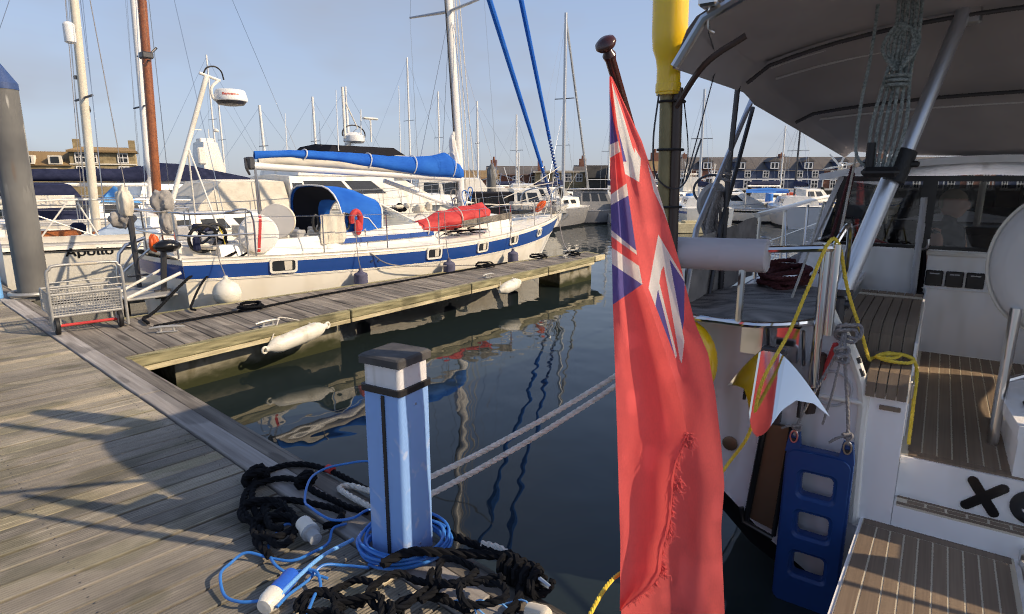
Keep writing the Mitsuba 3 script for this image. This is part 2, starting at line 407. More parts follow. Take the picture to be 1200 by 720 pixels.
for s_ in np.arange(-6.0, 3.1, .128):
    for n_ in (-1.1, -.35, .45, 1.27):
        for q in (.03, .09): scr.lathe([(.0045, 0), (.0035, .0012)], o=(s_ + q, n_ + rng.uniform(-.006, .006), .4985), k=6)
part(deck, 'screws', scr, 'dark_metal', PW, smooth=False, kind='stuff')
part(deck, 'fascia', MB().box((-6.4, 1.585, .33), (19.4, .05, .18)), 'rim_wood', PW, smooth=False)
for i in range(6):
    part(deck, 'float', MB().box((-14.5 + i * 3.4, .2, .0), (2.2, 2.3, .44)), 'float_concrete', PW, smooth=False)

A0, A1, B0, B1 = np.array([-3.55, 5.34]), np.array([2.0, 13.3]), np.array([-4.95, 6.66]), np.array([1.72, 13.95])
fing = struct('finger_pontoon', MB().hull([[*(A0 + .08 * (B0 - A0)), .36], [*(A1 + .1 * (B1 - A1)), .36], [*(B0 * .95 + A0 * .05), .36], [*(B1 * .9 + A1 * .1), .36], [*(A0 + .08 * (B0 - A0)), .44], [*(A1 + .1 * (B1 - A1)), .44], [*(B0 * .95 + A0 * .05), .44], [*(B1 * .9 + A1 * .1), .44]]), 'dark_timber', label='narrow mooring finger of weathered grey planks with a green edge beam')
NP = 66
for i in range(NP):
    t0, t1 = i / NP, (i + .93) / NP
    e = .055
    q = [A0 + (A1 - A0) * t0, A0 + (A1 - A0) * t1, B0 + (B1 - B0) * t1, B0 + (B1 - B0) * t0]
    q = [q[0] + (q[3] - q[0]) * e, q[1] + (q[2] - q[1]) * e, q[2] + (q[1] - q[2]) * .02, q[3] + (q[0] - q[3]) * .02]
    z = .497 + rng.uniform(-.003, .003)
    part(fing, 'plank', MB().hull([[*p, zz] for p in q for zz in (z - .035, z)]), 'finger_wood' if rng.random() < .6 else 'finger_wood_b', smooth=False)
d_ = dF = np.append(nrm(A1 - A0), 0); perp = np.array([d_[1], -d_[0], 0])
cuts = [0, .27, .52, .76, .955]
for a, b in zip(cuts[:-1], cuts[1:]):
    p, q = np.append(A0 + (A1 - A0) * a, .452), np.append(A0 + (A1 - A0) * (b - .003), .452)
    part(fing, 'edge_beam', MB().bar(p, q, .085, .105, ch=.008), 'algae_wood', smooth=False, label='edge beam green with algae')
    part(fing, 'batten', MB().bar(p + perp * .02 - [0, 0, .08], q + perp * .02 - [0, 0, .08], .04, .05, ch=.004), 'batten_wood', smooth=False)
p, q = np.append(A0 + (A1 - A0) * .957, .455), np.append(A1 + (A1 - A0) * .004, .455)
part(fing, 'edge_beam', MB().bar(p, q, .085, .11, ch=.008), 'batten_wood', smooth=False, label='pale bare wood end of the edge beam')
part(fing, 'edge_beam', MB().bar(np.append(B0, .44), np.append(B1, .44), .08, .12), 'algae_wood', smooth=False)
part(fing, 'end_beam', MB().bar(np.append(A1 + .05 * (B1 - A1), .44), np.append(B1, .44), .08, .12), 'algae_wood', smooth=False)
for t0, t1 in ((.05, .262), (.82, .955)):
    pts = []
    for t in (t0, t1):
        for e in (.10, .9):
            pp = (A0 + (A1 - A0) * t) * (1 - e) + (B0 + (B1 - B0) * t) * e
            pts += [[*pp, -.25], [*pp, .37]]
    part(fing, 'float', MB().hull(pts), 'float_concrete', smooth=False, label='stained concrete float with weed at the waterline')

pile = thing('mooring_pile', 'tall grey steel pile with blue cap at the left edge of the walkway', 'pile')
part(pile, 'shaft', MB().lathe([(.185, -1), (.185, 3.30)], k=28), 'pile_steel', Fr(-6.75, 8.42, 0), smooth=50)
part(pile, 'cap', MB().lathe([(.192, 3.28), (.192, 3.36), (.03, 3.62)], k=28), 'pile_cap', Fr(-6.75, 8.42, 0), smooth=30)
pl2 = Fr(-6.8, 8.42, 48)
part(pile, 'guide_ring', MB().tube([(.27 * math.cos(t), .27 * math.sin(t), .56) for t in np.linspace(0, 2 * math.pi, 32)[:-1]], .03, closed=True).box((0, -.33, .54), (.2, .18, .06)), 'galv', Fr(-6.75, 8.42, 0))
struct('pile_guide_plate', MB().box((-.3, -.05, .49), (.6, .62, .03)), 'quay_top', pl2, label='dark hinge plate on the walkway by the pile')
pp = thing('power_pedestal', 'pale blue box pedestal at the far left edge beside the grey pile', 'pedestal')
part(pp, 'body', MB().box((0, 0, .93), (.26, .26, .86), ch=.02), 'cable_pale', Fr(-7.17, 8.15, 60), smooth=False)
part(pp, 'top', MB().box((0, 0, 1.44), (.26, .26, .16), ch=.03), 'ped_white', Fr(-7.17, 8.15, 60), smooth=False)

# far quay: land behind the basin, dark quay wall
QF = Fr(20, 50, -4)
struct('quay_ground', MB().box((0, -60.4, .2), (420, 120, 2.3)), 'quay_top', QF, label='far quay and the land behind the basin')
struct('quay_wall', MB().box((0, -.2, -.1), (420, .5, 2.86)), 'quay_dark', QF, label='dark stained timber quay wall across the basin')
for i in range(26):
    solo('fender_pile', MB().lathe([(.16, -1), (.15, 1.6)], k=8), 'quay_dark', f'dark timber fender pile against the far quay wall, {ORD[i]} counted from the left', 'pile', fr=Fr(*(QF.at(-16 + 1.9 * i, .24)[:2]), 0), group='timber piles along the far quay wall')

# ---------------------------------------------------------------- buildings
def face_boxes(mb, fr, rows):            # rows of (a, z, w, h, proud)
    for a, z, w, h, pr_ in rows:
        mb.box((a, pr_ / 2, z), (w, pr_, h))
    return mb
def window(par, fr, a, z, w, h, b=0.0, bars=True):
    """A window in the wall face at b: dark pane, white frame with bars."""
    k = part(par, 'window', MB().box((a, b + .03, z), (w, .06, h)), 'window_dark', fr, smooth=False)
    m = MB(); t = .11 * min(w, h)
    for da in (-w / 2, w / 2): m.box((a + da, b + .06, z), (t, .12, h + t))
    for dz in (-h / 2, h / 2): m.box((a, b + .062, z + dz), (w + t, .124, t))
    if bars:
        m.box((a, b + .055, z + .05 * h), (w, .11, t * .7)); m.box((a, b + .057, z), (t * .7, .114, h))
    part(k, 'frame', m, 'window_white', fr, smooth=False)
def gable_roof(x0, x1, y0, y1, z0, z1, ov=.25):
    ym = (y0 + y1) / 2
    P = [[x0 - ov, y1 + ov, z0 - .12], [x1 + ov, y1 + ov, z0 - .12], [x1 + ov, ym, z1], [x0 - ov, ym, z1], [x0 - ov, y0 - ov, z0 - .12], [x1 + ov, y0 - ov, z0 - .12]]
    return MB().hull(P)

# row of blue terraced houses on the far right quay (world: about 62 m away)
TF = Fr(27.0, 62.0, -3)
def terrace_house(i):
    a0 = -12.4 + i * 3.3
    w = 3.28
    h = thing('terraced_house', f'blue terraced house with slate dormer roof, {ORD[i]} in its row from the left', 'house', 'blue terraced houses along the far quay')
    part(h, 'wall', MB().box((a0 + w / 2, -2.5, 2.25), (w, 5, 1.9)), 'blue_wall' if i % 4 != 1 else 'brick_red', TF, smooth=False)
    rf = part(h, 'roof', gable_roof(a0 + .12, a0 + w - .12, -5, 0, 3.2, 4.5, .12), 'slate', TF, smooth=False)
    for k in range(2):
        da = a0 + w * (.27 + .46 * k)
        window(h, TF, da, 2.75, .55, .6)
        window(h, TF, da, 1.75, .62 if k else .5, .75)
    dm = part(h, 'dormer', MB().box((a0 + w * .5, -.55, 3.6), (1.0, 1.3, .7)), 'blue_wall', TF, smooth=False)
    part(dm, 'dormer_roof', MB().hull([[a0 + w * .5 + x, y, z] for y in (.25, -1.9) for x, z in ((-.65, 3.95), (.65, 3.95), (0, 4.4))]), 'slate', TF, smooth=False)
    k_ = part(dm, 'window', MB().box((a0 + w * .5, .12, 3.58), (.66, .06, .55)), 'window_dark', TF, smooth=False)
    m = MB()
    for q in (-.36, 0, .36): m.box((a0 + w * .5 + q, .16, 3.58), (.09, .08, .64))
    for q in (-.33, .33): m.box((a0 + w * .5, .163, 3.58 + q * .85), (.8, .086, .09))
    part(dm, 'window_frame', m, 'window_white', TF, smooth=False)
    part(h, 'string_course', MB().box((a0 + w / 2, .04, 2.27), (w - .05, .08, .07)), 'window_white', TF, smooth=False)
    if i % 3 == 0:
        part(rf, 'chimney', MB().box((a0 + w - .1, -2.5, 4.5), (.45, .6, .6)).lathe([(.08, 4.8), (.07, 4.95)], o=(a0 + w - .1, -2.5, 0), k=8), 'brick_red', TF, smooth=False)
for i in range(11):
    terrace_house(i)
qr = thing('quay_railing', 'long pale railing along the far quay in front of the blue houses', 'railing')
part(qr, 'top_rail', MB().box((2, 9.2, 2.2), (44, .07, .08)), 'window_white', TF, smooth=False)
for i in range(23): part(qr, 'post', MB().box((-20 + 2 * i, 9.2, 1.75), (.07, .07, .85)), 'window_white', TF, smooth=False)

# buildings behind the right of the pole: red brick and pale
def simple_house(name, label, cat, x, y, yaw, w, d, z0, z1, zr, wm, rm, wins, chim=()):
    f = Fr(x, y, yaw)
    h = thing(name, label, cat)
    part(h, 'wall', MB().box((0, -d / 2, (z0 + z1) / 2), (w, d, z1 - z0)), wm, f, smooth=False)
    rf = part(h, 'roof', gable_roof(-w / 2, w / 2, -d, 0, z1, zr), rm, f, smooth=False)
    for a, z, ww, hh in wins: window(h, f, a, z, ww, hh)
    for a, z in chim: part(rf, 'chimney', MB().box((a, -d / 2, z), (.7, .8, 1.5)).lathe([(.13, z + .75), (.1, z + 1.1)], o=(a, -d / 2, 0), k=8), 'brick_red', f, smooth=False)
    return h, f
simple_house('brick_house', 'small red brick house behind the yellow topped post', 'house', 12.3, 58, -3, 4.4, 5, 1.3, 3.1, 4.1, 'brick_red', 'roof_brown', [(-1.2, 2.4, .6, .7), (0.2, 2.4, .6, .7), (1.4, 2.4, .6, .7)], [(1.4, 4.0)])
simple_house('brick_house', 'low brown roofed brick house left of the blue terrace', 'house', 8.6, 63, -3, 4.0, 5, 1.3, 2.8, 3.7, 'brick_red', 'slate', [(-1.1, 2.2, .6, .7), (.9, 2.2, .6, .7)], [(-1.3, 3.6)])
# middle: stone building with hipped roof and tower-like block, long low sheds
h, f = simple_house('stone_house', 'yellow stone house with a parapet in the middle distance', 'house', 4.9, 62, 0, 5.0, 5, 1.0, 3.0, 3.15, 'stone_wall', 'quay_top', [(-1.7, 2.4, .6, .7), (-.5, 2.4, .6, .7), (.7, 2.4, .6, .7), (1.8, 2.4, .6, .7)])
part(h, 'chimney', MB().box((-2.0, -2, 3.6), (.5, .5, 1.0)), 'brick_red', f, smooth=False)
simple_house('roofed_warehouse', 'long brown roofed warehouse in the middle distance left of the stone house', 'warehouse', .4, 66, 0, 6.0, 6, 1.0, 2.8, 3.7, 'brick_red', 'slate', [(-2, 2.2, .6, .7), (0, 2.2, .6, .7), (2, 2.2, .6, .7)], [(-2.4, 3.6)])
simple_house('roofed_warehouse', 'low brick shed with chimney just right of the white main mast', 'warehouse', -4.2, 64, 0, 5.0, 6, 1.0, 2.4, 3.2, 'brick_red', 'roof_brown', [(-1.5, 1.9, .6, .6), (.4, 1.9, .6, .6), (1.9, 1.9, .6, .6)], [(-1.6, 3.1)])
simple_house('dark_shed', 'low black gabled shed left of the flag', 'shed', 9.3, 60, -10, 4.0, 4, 1.0, 2.5, 3.6, 'quay_dark', 'quay_dark', [])
# left: stone hotel and white house with orange roof
HF = Fr(-34.1, 52.0, 30)
hot = thing('stone_hotel', 'brown stone hotel with white sash windows and dormers at the far left', 'hotel')
part(hot, 'wall', MB().box((0, -3, 2.6), (4.6, 6, 3.7)), 'stone_wall', HF, smooth=False)
part(hot, 'cornice', MB().box((0, .12, 4.48), (4.9, .5, .16)), 'roof_brown', HF, smooth=False)
rf = part(hot, 'roof', MB().hull([[-2.5, .3, 4.54], [2.5, .3, 4.54], [2.5, -6.2, 4.54], [-2.5, -6.2, 4.54], [-1.7, -2.6, 4.95], [1.7, -2.6, 4.95]]), 'roof_brown', HF, smooth=False)
for a in (-1.9, 2.1): part(rf, 'chimney', MB().box((a, -2.4, 5.0), (.5, .7, 1.1)), 'stone_wall', HF, smooth=False)
part(hot, 'string_course', MB().box((0, .06, 3.45), (4.65, .12, .1)), 'render_white', HF, smooth=False)
for a in (-1.55, -.8, 1.4):
    window(hot, HF, a, 3.95, .7, .75); window(hot, HF, a, 2.85, .7, .8)
wing = thing('stone_wing', 'lower wing with ochre roof and dormer windows left of the stone hotel', 'house')
WF = Fr(-37.7, 49.9, 30)
part(wing, 'wall', MB().box((0, -2.8, 2.2), (4.0, 5.6, 2.3)), 'stone_wall', WF, smooth=False)
part(wing, 'roof', MB().hull([[-2.1, .2, 3.3], [2.0, .2, 3.3], [2.0, -5.6, 3.3], [-2.1, -5.6, 3.3], [-2.0, -2.6, 4.5], [2.0, -2.6, 4.5]]), 'roof_brown', WF, smooth=False)
for a in (-.9, .9):
    d_ = part(wing, 'dormer', MB().box((a, -.5, 3.75), (.9, 1.3, .7)), 'render_white', WF, smooth=False)
    part(d_, 'window', MB().box((a, .17, 3.75), (.55, .06, .5)), 'window_dark', WF, smooth=False)
    window(wing, WF, a - .3, 2.65, .65, .75)
simple_house('white_house', 'white rendered house with red orange tiled roof beside the grey pile', 'house', -40.3, 47.6, 30, 3.2, 5, 1.2, 3.4, 4.9, 'render_white', 'roof_red', [(.8, 2.6, .5, .6)], [])

# ---------------------------------------------------------------- boats: shared builders
class Hull:
    """A boat's shell in its frame: a from the stern (0) to the bow (L), b to the right, z up."""
    def __init__(s, L, beam, z_stern, z_mid, z_bow, stern_w=.7, fine=.62, rake=.5, srake=0.0, wl=.82, pmax=.42, power=1.0):
        s.__dict__.update(locals())
    def half(s, t):
        t = np.asarray(t, float)
        aft = s.stern_w + (1 - s.stern_w) * np.sin(np.clip(t / s.pmax, 0, 1) * math.pi / 2)
        fwd = np.clip(1 - np.clip((t - s.pmax) / (1 - s.pmax), 0, 1) ** (1 / s.fine * 1.15), 0, 1) ** (.9 * s.power)
        return s.beam / 2 * np.where(t < s.pmax, aft, fwd) + .012
    def sheer(s, t):
        t = np.asarray(t, float)
        return np.where(t < .45, s.z_mid + (s.z_stern - s.z_mid) * (1 - t / .45) ** 2, s.z_mid + (s.z_bow - s.z_mid) * np.clip((t - .45) / .55, 0, 1) ** 1.8)
    def S(s, t, f, side=1, out=0.0):
        """Point at station t, f from 0 at the deck edge to 1 at 0.35 m under water."""
        t, f = np.broadcast_arrays(np.asarray(t, float), np.asarray(f, float))
        z = s.sheer(t) * (1 - f) - .35 * f
        w = s.half(t)
        tuck = 1 - (1 - s.wl * (1 - .35 * t)) * np.clip(f, 0, 1) ** 1.6
        a = s.L * t - s.rake * f * np.clip(t, 0, 1) ** 5 + s.srake * f * (1 - t) ** 5
        return np.stack([a, side * (w * tuck + out), z], -1)
    def band(s, f0, f1, side, out=0.0, t0=0.0, t1=1.0, nt=40, nf=6, thick=0.0, f1b=None, f0b=None):
        t = np.linspace(t0, t1, nt)[:, None] * np.ones((1, nf))
        k = np.linspace(0, 1, nf)[None]
        fa = f0 + ((f0b if f0b is not None else f0) - f0) * t
        fb = f1 + ((f1b if f1b is not None else f1) - f1) * t
        f = fa + (fb - fa) * k
        P = s.S(t, f, side, out)
        return P if side > 0 else P[:, ::-1]
    def fz(s, t, z):
        return float((s.sheer(t) - z) / (s.sheer(t) + .35))
    def transom(s):
        f = np.linspace(0, 1, 9)
        P = np.stack([s.S(0 * f, f, -1), s.S(0 * f, f, 1)], 1)
        return P
    def deck(s, drop=.0, inset=.02, nt=30, t1=1.0):
        t = np.linspace(0, t1, nt)
        w = np.maximum(s.half(t) - inset, .004); z = s.sheer(t) - drop
        k = np.linspace(-1, 1, 7)
        return np.stack([s.L * t[:, None] + 0 * k, w[:, None] * k, z[:, None] + .05 * w[:, None] * (1 - k ** 2)], -1)
def wires(mb, pts, r=.005, k=5):
    for p, q in pts: mb.tube([p, q], r, k=k, cap=False)
    return mb
def railing(par, fr, H, t0, t1, side, n, h=.6, inset=.06, name='stanchion', wire=2, mat_='steel'):
    ts = np.linspace(t0, t1, n); tops = []
    for t in ts:
        p = H.S(t, 0.0, side, -inset)
        q = p + [0, 0, h]
        part(par, name, MB().tube([p, q], .011, k=6), mat_, fr)
        tops.append((p, q))
    for k in range(wire):
        fr_ = 1 - .45 * k
        part(par, 'guard_wire', MB().tube([p + (q - p) * fr_ for p, q in tops], .0045, k=5), mat_, fr)
def fender(label, c, r, L, fr, m='fender_navy', top=None, tilt=(0, 0, 1), group=None, lanyard=None, dome=.42):
    f = thing('fender', label, 'fender', group)
    ax = nrm(tilt)
    o = np.asarray(c, float) - ax * L / 2
    prof = [(.004, -.055), (.028, -.05), (.03, -.02), (.045, 0)] + [(r * math.sin(x), dome * r * (1 - math.cos(x)) + .005) for x in np.linspace(.5, math.pi / 2, 7)]
    top_ = [(rr, L - hh) for rr, hh in prof[::-1]]
    part(f, 'body', MB().lathe(prof + top_, o=o, axis=ax, k=20), m, fr, smooth=50)
    if lanyard is not None: part(f, 'lanyard', MB().rope([o + ax * (L + .05), *lanyard], .007, sub=4), 'grey_rope', fr)
    return f

# ---------------------------------------------------------------- the ketch beside the finger
KF = Fr(-5.19, 8.77, 47.7)
KH = Hull(9.55, 3.0, 1.05, .97, 1.30, stern_w=.68, fine=.60, rake=1.25, srake=.12, wl=.80)
ket = thing('sailing_yacht', 'cream sailing yacht with broad blue hull stripe and bright blue sail cover', 'sailboat')
for sd in (1, -1):
    part(ket, 'hull_side', MB().grid(KH.band(.0, 1, sd, nt=50, nf=16)), 'gel_cream', KF, smooth=True)
    part(ket, 'blue_stripe', MB().grid(KH.band(.052, .185, sd, .006, f1b=.255, f0b=.05, nt=50)), 'stripe_blue', KF, smooth=True, label='broad blue stripe along the hull')
    part(ket, 'rubbing_strake', MB().grid(KH.band(.195, .207, sd, .014, f0b=.262, f1b=.275, nt=50, nf=4), .012), 'gel_white', KF, smooth=True)
    part(ket, 'toe_rail', MB().grid(KH.band(-.02, .014, sd, .01, nt=50, nf=3), .02), 'gel_white', KF, smooth=True)
    part(ket, 'boot_top', MB().grid(KH.band(.70, .76, sd, .004, nt=50, nf=3)), 'stripe_blue', KF, smooth=True)
tr = MB(); P = KH.transom(); w_ = np.linspace(0, 1, 7)
tr.grid(np.stack([P[:, 0] * (1 - k) + P[:, 1] * k - np.array([.12 * (1 - (2 * k - 1) ** 2), 0, 0]) for k in w_], 1))
part(ket, 'transom', tr, 'gel_cream', KF, smooth=True)
f = np.linspace(.05, .185, 4)
Q = np.stack([KH.S(0 * f, f, -1), KH.S(0 * f, f, 1)], 1)
part(ket, 'transom_stripe', MB().grid(np.stack([Q[:, 0] * (1 - k) + Q[:, 1] * k - np.array([.12 * (1 - (2 * k - 1) ** 2) + .006, 0, 0]) for k in w_], 1)), 'stripe_blue', KF, smooth=True)
part(ket, 'deck', MB().grid(KH.deck(-.0)), 'gel_cream', KF, smooth=True)
def rrect(w, h, r, n=5):
    return [(sx * (w / 2 - r) + r * math.cos(t0 + k * math.pi / 2 / n), sy * (h / 2 - r) + r * math.sin(t0 + k * math.pi / 2 / n)) for sx, sy, t0 in ((1, 1, 0), (-1, 1, math.pi / 2), (-1, -1, math.pi), (1, -1, 1.5 * math.pi)) for k in range(n + 1)]
for a, z, w, h in ((1.30, .875, .37, .185), (4.0, .845, .31, .18), (5.3, .85, .30, .175), (6.42, .90, .30, .175), (7.72, .955, .24, .15)):
    t = a / KH.L; fz = KH.fz(t, z)
    c = KH.S(t, fz, 1, .008); X = nrm(KH.S(t + .02, fz, 1) - KH.S(t - .02, fz, 1)); Y = nrm(KH.S(t, fz - .04, 1) - KH.S(t, fz + .04, 1)); Y = nrm(Y - X * (X @ Y)); 
    N = np.cross(X, Y)
    if N[1] < 0: N = -N
    X = np.cross(Y, N)
    k = part(ket, 'porthole', MB().prism(rrect(w, h, .04), .014, c - N * .002, X, Y), 'window_dark', KF, smooth=False)
    part(k, 'frame', MB().prism(rrect(w + .034, h + .034, .05), .026, c - N * .002, X, Y, [rrect(w - .03, h - .03, .035)]), 'gel_white', KF)
    part(k, 'curtain', MB().prism([(-w * .33, -h * .36), (-w * .05, -h * .36), (-w * .02, h * .36), (-w * .33, h * .36)], .004, c + N * .0135, X, Y), 'cream_cloth', KF, smooth=False)
for q in (2.72, 2.85):
    part(ket, 'skin_fitting', MB().lathe([(.022, 0), (.018, .02)], o=KH.S(q / KH.L, .12, 1, .004), axis=(0, 1, 0), k=12), 'steel', KF)
# coachroof with blue side stripe, cockpit coaming
cr = []
for a, w, z in ((3.0, .98, 1.30), (3.6, .98, 1.32), (4.5, .92, 1.34), (5.6, .84, 1.36), (6.7, .68, 1.36), (7.2, .50, 1.30)):
    cr.append([[a, -w, .95], [a, -w * .93, z - .06], [a, -w * .8, z], [a, 0, z + .05], [a, w * .8, z], [a, w * .93, z - .06], [a, w, .95]])
part(ket, 'coachroof', MB().grid(np.array(cr)).hull([[2.98, y, z] for y in (-.95, .95) for z in (.95, 1.28)] + [[3.02, y, z] for y in (-.9, .9) for z in (.95, 1.3)]).hull([[7.2, y, z] for y in (-.45, .45) for z in (.95, 1.28)] + [[7.45, y, 1.0] for y in (-.3, .3)]), 'gel_white', KF, smooth=30)
part(ket, 'coachroof_stripe', MB().grid(np.array([[[a, w + .006, 1.09], [a, w - .012 + .006, 1.17]] for a, w in ((2.5, .99), (3.0, .985), (3.6, .98), (4.5, .925))]), .006), 'stripe_blue', KF, smooth=False)
for sd in (1, -1):
    part(ket, 'coaming', MB().hull([[a, sd * w, z] for a, z1 in ((.55, 1.2), (2.98, 1.26)) for w, z in ((.98, 1.0), (.92, z1), (.80, z1), (.76, 1.0))]), 'gel_white', KF, smooth=False)
part(ket, 'deck_box', MB().box((.3, 0, 1.12), (.5, 1.3, .2), ch=.03), 'gel_white', KF, smooth=False)
# sprayhood
hood = thing('spray_hood', 'blue canvas spray hood with dark open back on the cream sailing yacht', 'spray hood')
def hoop(a, hw, z0, z1, n=13, lean=0.0):
    t = np.linspace(0, math.pi, n)
    return np.stack([a + lean * np.sin(t), -hw * np.sign(np.cos(t)) * np.abs(np.cos(t)) ** .55, z0 + (z1 - z0) * np.sin(t) ** .6], 1)
h0, h1, h2 = hoop(2.62, .86, 1.22, 2.03, lean=-.1), hoop(3.1, .88, 1.26, 1.96), hoop(3.38, .86, 1.30, 1.80, lean=.1)
part(hood, 'canopy', MB().grid(np.stack([h0, (h0 + h1) / 2 + [0, 0, .02], h1, h2]), .012), 'blue_cloth', KF, smooth=True)
h3 = hoop(4.15, .80, 1.31, 1.33, lean=.25)
part(hood, 'windscreen', MB().grid(np.stack([h2, h3])), 'clear_pane', KF, smooth=False)
m = MB()
for i in (0, 3, 5, 7, 9, 12): m.tube([h2[i], h3[i]], .018, k=6)
m.tube(h2, .018, k=6).tube(h3, .02, k=6)
part(hood, 'windscreen_frame', m, 'gel_white', KF)
part(hood, 'hoop', MB().tube(h0, .014, k=8), 'white_cloth', KF)
part(hood, 'trim', MB().tube([h0[11] + [.03, .012, 0], h1[11] + [0, .014, -.1], h2[11] + [-.1, .02, -.28]], .009, k=6), 'white_cloth', KF)
part(hood, 'back_flap', MB().grid(np.stack([h0 + [.06, 0, -.03], h0 * [1, .55, 1] + [.35, 0, -.25]]), .006), 'black_cloth', KF, smooth=True, label='black inside of the hood')
# mast, boom and sail cover
MASTK = lambda z, da=0.0, b=0.0: np.array([6.10 - .066 * (z - 1.6) + da, b, z])
ms = part(ket, 'mast', MB().lathe([(.085, 0), (.085, 10.6)], o=MASTK(1.25), axis=(-.066, 0, 1), k=18, squash=(1, .75)), 'mast_white', KF)
part(ms, 'sail_track', MB().bar(MASTK(1.9, -.09), MASTK(11, -.09), .03, .03), 'dark_metal', KF, smooth=False)
part(ms, 'furled_mainsail', MB().tube([MASTK(2.45, -.1), MASTK(2.9, -.16), MASTK(3.1, -.1)], [.1, .07, .02], sub=4), 'white_cloth', KF)
for sd in (1, -1):
    part(ms, 'spreader', MB().tube([MASTK(5.42), MASTK(5.46, -.12, sd * 1.1)], [.035, .022]), 'mast_silver', KF)
    m = MB()
    for a in (5.6, 6.0, 6.45): m.tube([KH.S(a / KH.L, 0, sd, -.05), MASTK(5.4 if a != 6.0 else 11.3, 0, 0) if a != 6.0 else MASTK(5.46, -.12, sd * 1.1)], .005, k=5)
    m.tube([MASTK(5.46, -.12, sd * 1.1), MASTK(11.2)], .005, k=5)
    part(ms, 'shrouds', m, 'steel', KF)
m = MB()
for i, da in enumerate((.13, .17, .21, .27)):
    m.tube([MASTK(1.5, da + .04 * i, .05 * i - .1), MASTK(8 + i, .1, .02)], .009 if i else .02, k=6)
part(ms, 'halyards', m, 'white_rope', KF)
for i in range(7):
    m = MB(); c = MASTK(1.55 + .09 * (i % 4), rng.uniform(-.25, .25), rng.uniform(-.2, .25)); R_ = rng.uniform(.07, .13)
    m.tube([c + [R_ * .5 * math.cos(t), R_ * .3 * math.sin(t * 2), R_ * 1.5 * math.sin(t)] for t in np.linspace(0, 2 * math.pi, 18)[:-1]], .012, k=5, closed=True)
    part(ms, 'rope_coil', m, 'grey_rope' if i % 3 else 'cable_blue', KF)
bm = part(ket, 'boom', MB().tube([(1.56, 0, 2.335), (6.0, 0, 2.14)], .062, k=12), 'mast_white', KF)
part(bm, 'end_fitting', MB().box((1.52, 0, 2.37), (.12, .16, .2), ch=.03).tube([(1.45, 0, 2.45), (1.42, .08, 2.3), (1.5, 0, 2.2)], .02, k=6, sub=3), 'dark_metal', KF)
def cover(stn, n=11):
    P = []
    for a, z0, z1, w in stn:
        t = np.linspace(-math.pi * .5, 1.5 * math.pi, n * 2 - 1)
        P.append(np.stack([a + 0 * t, w * np.cos(t) * (1 + .25 * np.sin(t) * -1), (z0 + z1) / 2 + (z1 - z0) / 2 * np.sin(t)], 1))
    P = np.array(P)
    wv = meshkit.noise(P * [5, 4, 5], 3) - .5
    P[:, :, 1] += .035 * wv; P[:, :, 2] += .02 * wv
    return P
def dens(stn, n=34):
    s_ = np.array(stn); u = np.linspace(s_[0, 0], s_[-1, 0], n)
    return [(x, *[np.interp(x, s_[:, 0], s_[:, k]) for k in (1, 2, 3)]) for x in u]
part(bm, 'sail', MB().grid(cover(dens([(1.66, 2.36, 2.46, .03), (2.2, 2.35, 2.52, .075), (3.2, 2.30, 2.48, .09), (4.4, 2.24, 2.40, .08), (5.2, 2.2, 2.3, .07)]))), 'cream_cloth', KF, smooth=True)
part(bm, 'sail_cover', MB().grid(cover(dens([(1.6, 2.44, 2.56, .03), (2.2, 2.475, 2.60, .10), (3.0, 2.42, 2.60, .12), (3.7, 2.34, 2.585, .14), (4.5, 2.25, 2.56, .16), (5.2, 2.18, 2.58, .17), (5.65, 2.16, 2.68, .165), (5.95, 2.14, 2.50, .13), (6.12, 2.13, 2.36, .06)], 46))), 'blue_cloth', KF, smooth=True)
for a, z0, z1, w in ((2.45, 2.44, 2.62, .13), (3.72, 2.3, 2.60, .155), (4.75, 2.2, 2.585, .18), (5.78, 2.13, 2.68, .185)):
    part(bm, 'strap', MB().tube([(a + .03 * math.sin(t), w * math.cos(t), (z0 + z1) / 2 + (z1 - z0) / 2 * math.sin(t)) for t in np.linspace(-.9, 2.2, 10)], .011, k=6), 'white_cloth', KF)
part(bm, 'crutch', MB().tube([(1.60, .0, 1.15), (1.60, 0, 2.28)], .022).tube([(1.63, .05, 1.15), (1.61, .02, 2.2)], .012), 'steel', KF)
# furled headsails
for nm, p, q, r in (('inner', (9.22, 0, 1.62), (5.62, 0, 8.5), .052), ('outer', (9.50, 0, 1.98), (5.42, 0, 13.2), .056)):
    p, q = np.array(p), np.array(q)
    sfx = part(ket, 'furled_headsail', MB().tube([p + (q - p) * u for u in np.linspace(.1, 1, 40)], [r * .75, r, r * 1.15, r * 1.2, r * 1.1]), 'blue_cloth' if nm == 'inner' else 'blue_cloth', KF, label=f'blue furled {nm} headsail')
    m = MB(); u = np.linspace(.0, .12, 150)
    d = nrm(q - p); x = nrm(np.cross(d, (0, 1, 0))); y = np.cross(d, x)
    m.tube([p + (q - p) * k + (x * math.cos(k * 900) + y * math.sin(k * 900)) * r * .5 for k in u], r * .35, k=6)
    part(sfx, 'sheet_wrap', m, 'stripe_blue', KF)
    part(sfx, 'furling_drum', MB().lathe([(.02, -.25), (.07, -.12), (.07, 0), (.03, .02), (.03, .2)], o=p - d * .1, axis=d, k=12), 'dark_metal', KF)
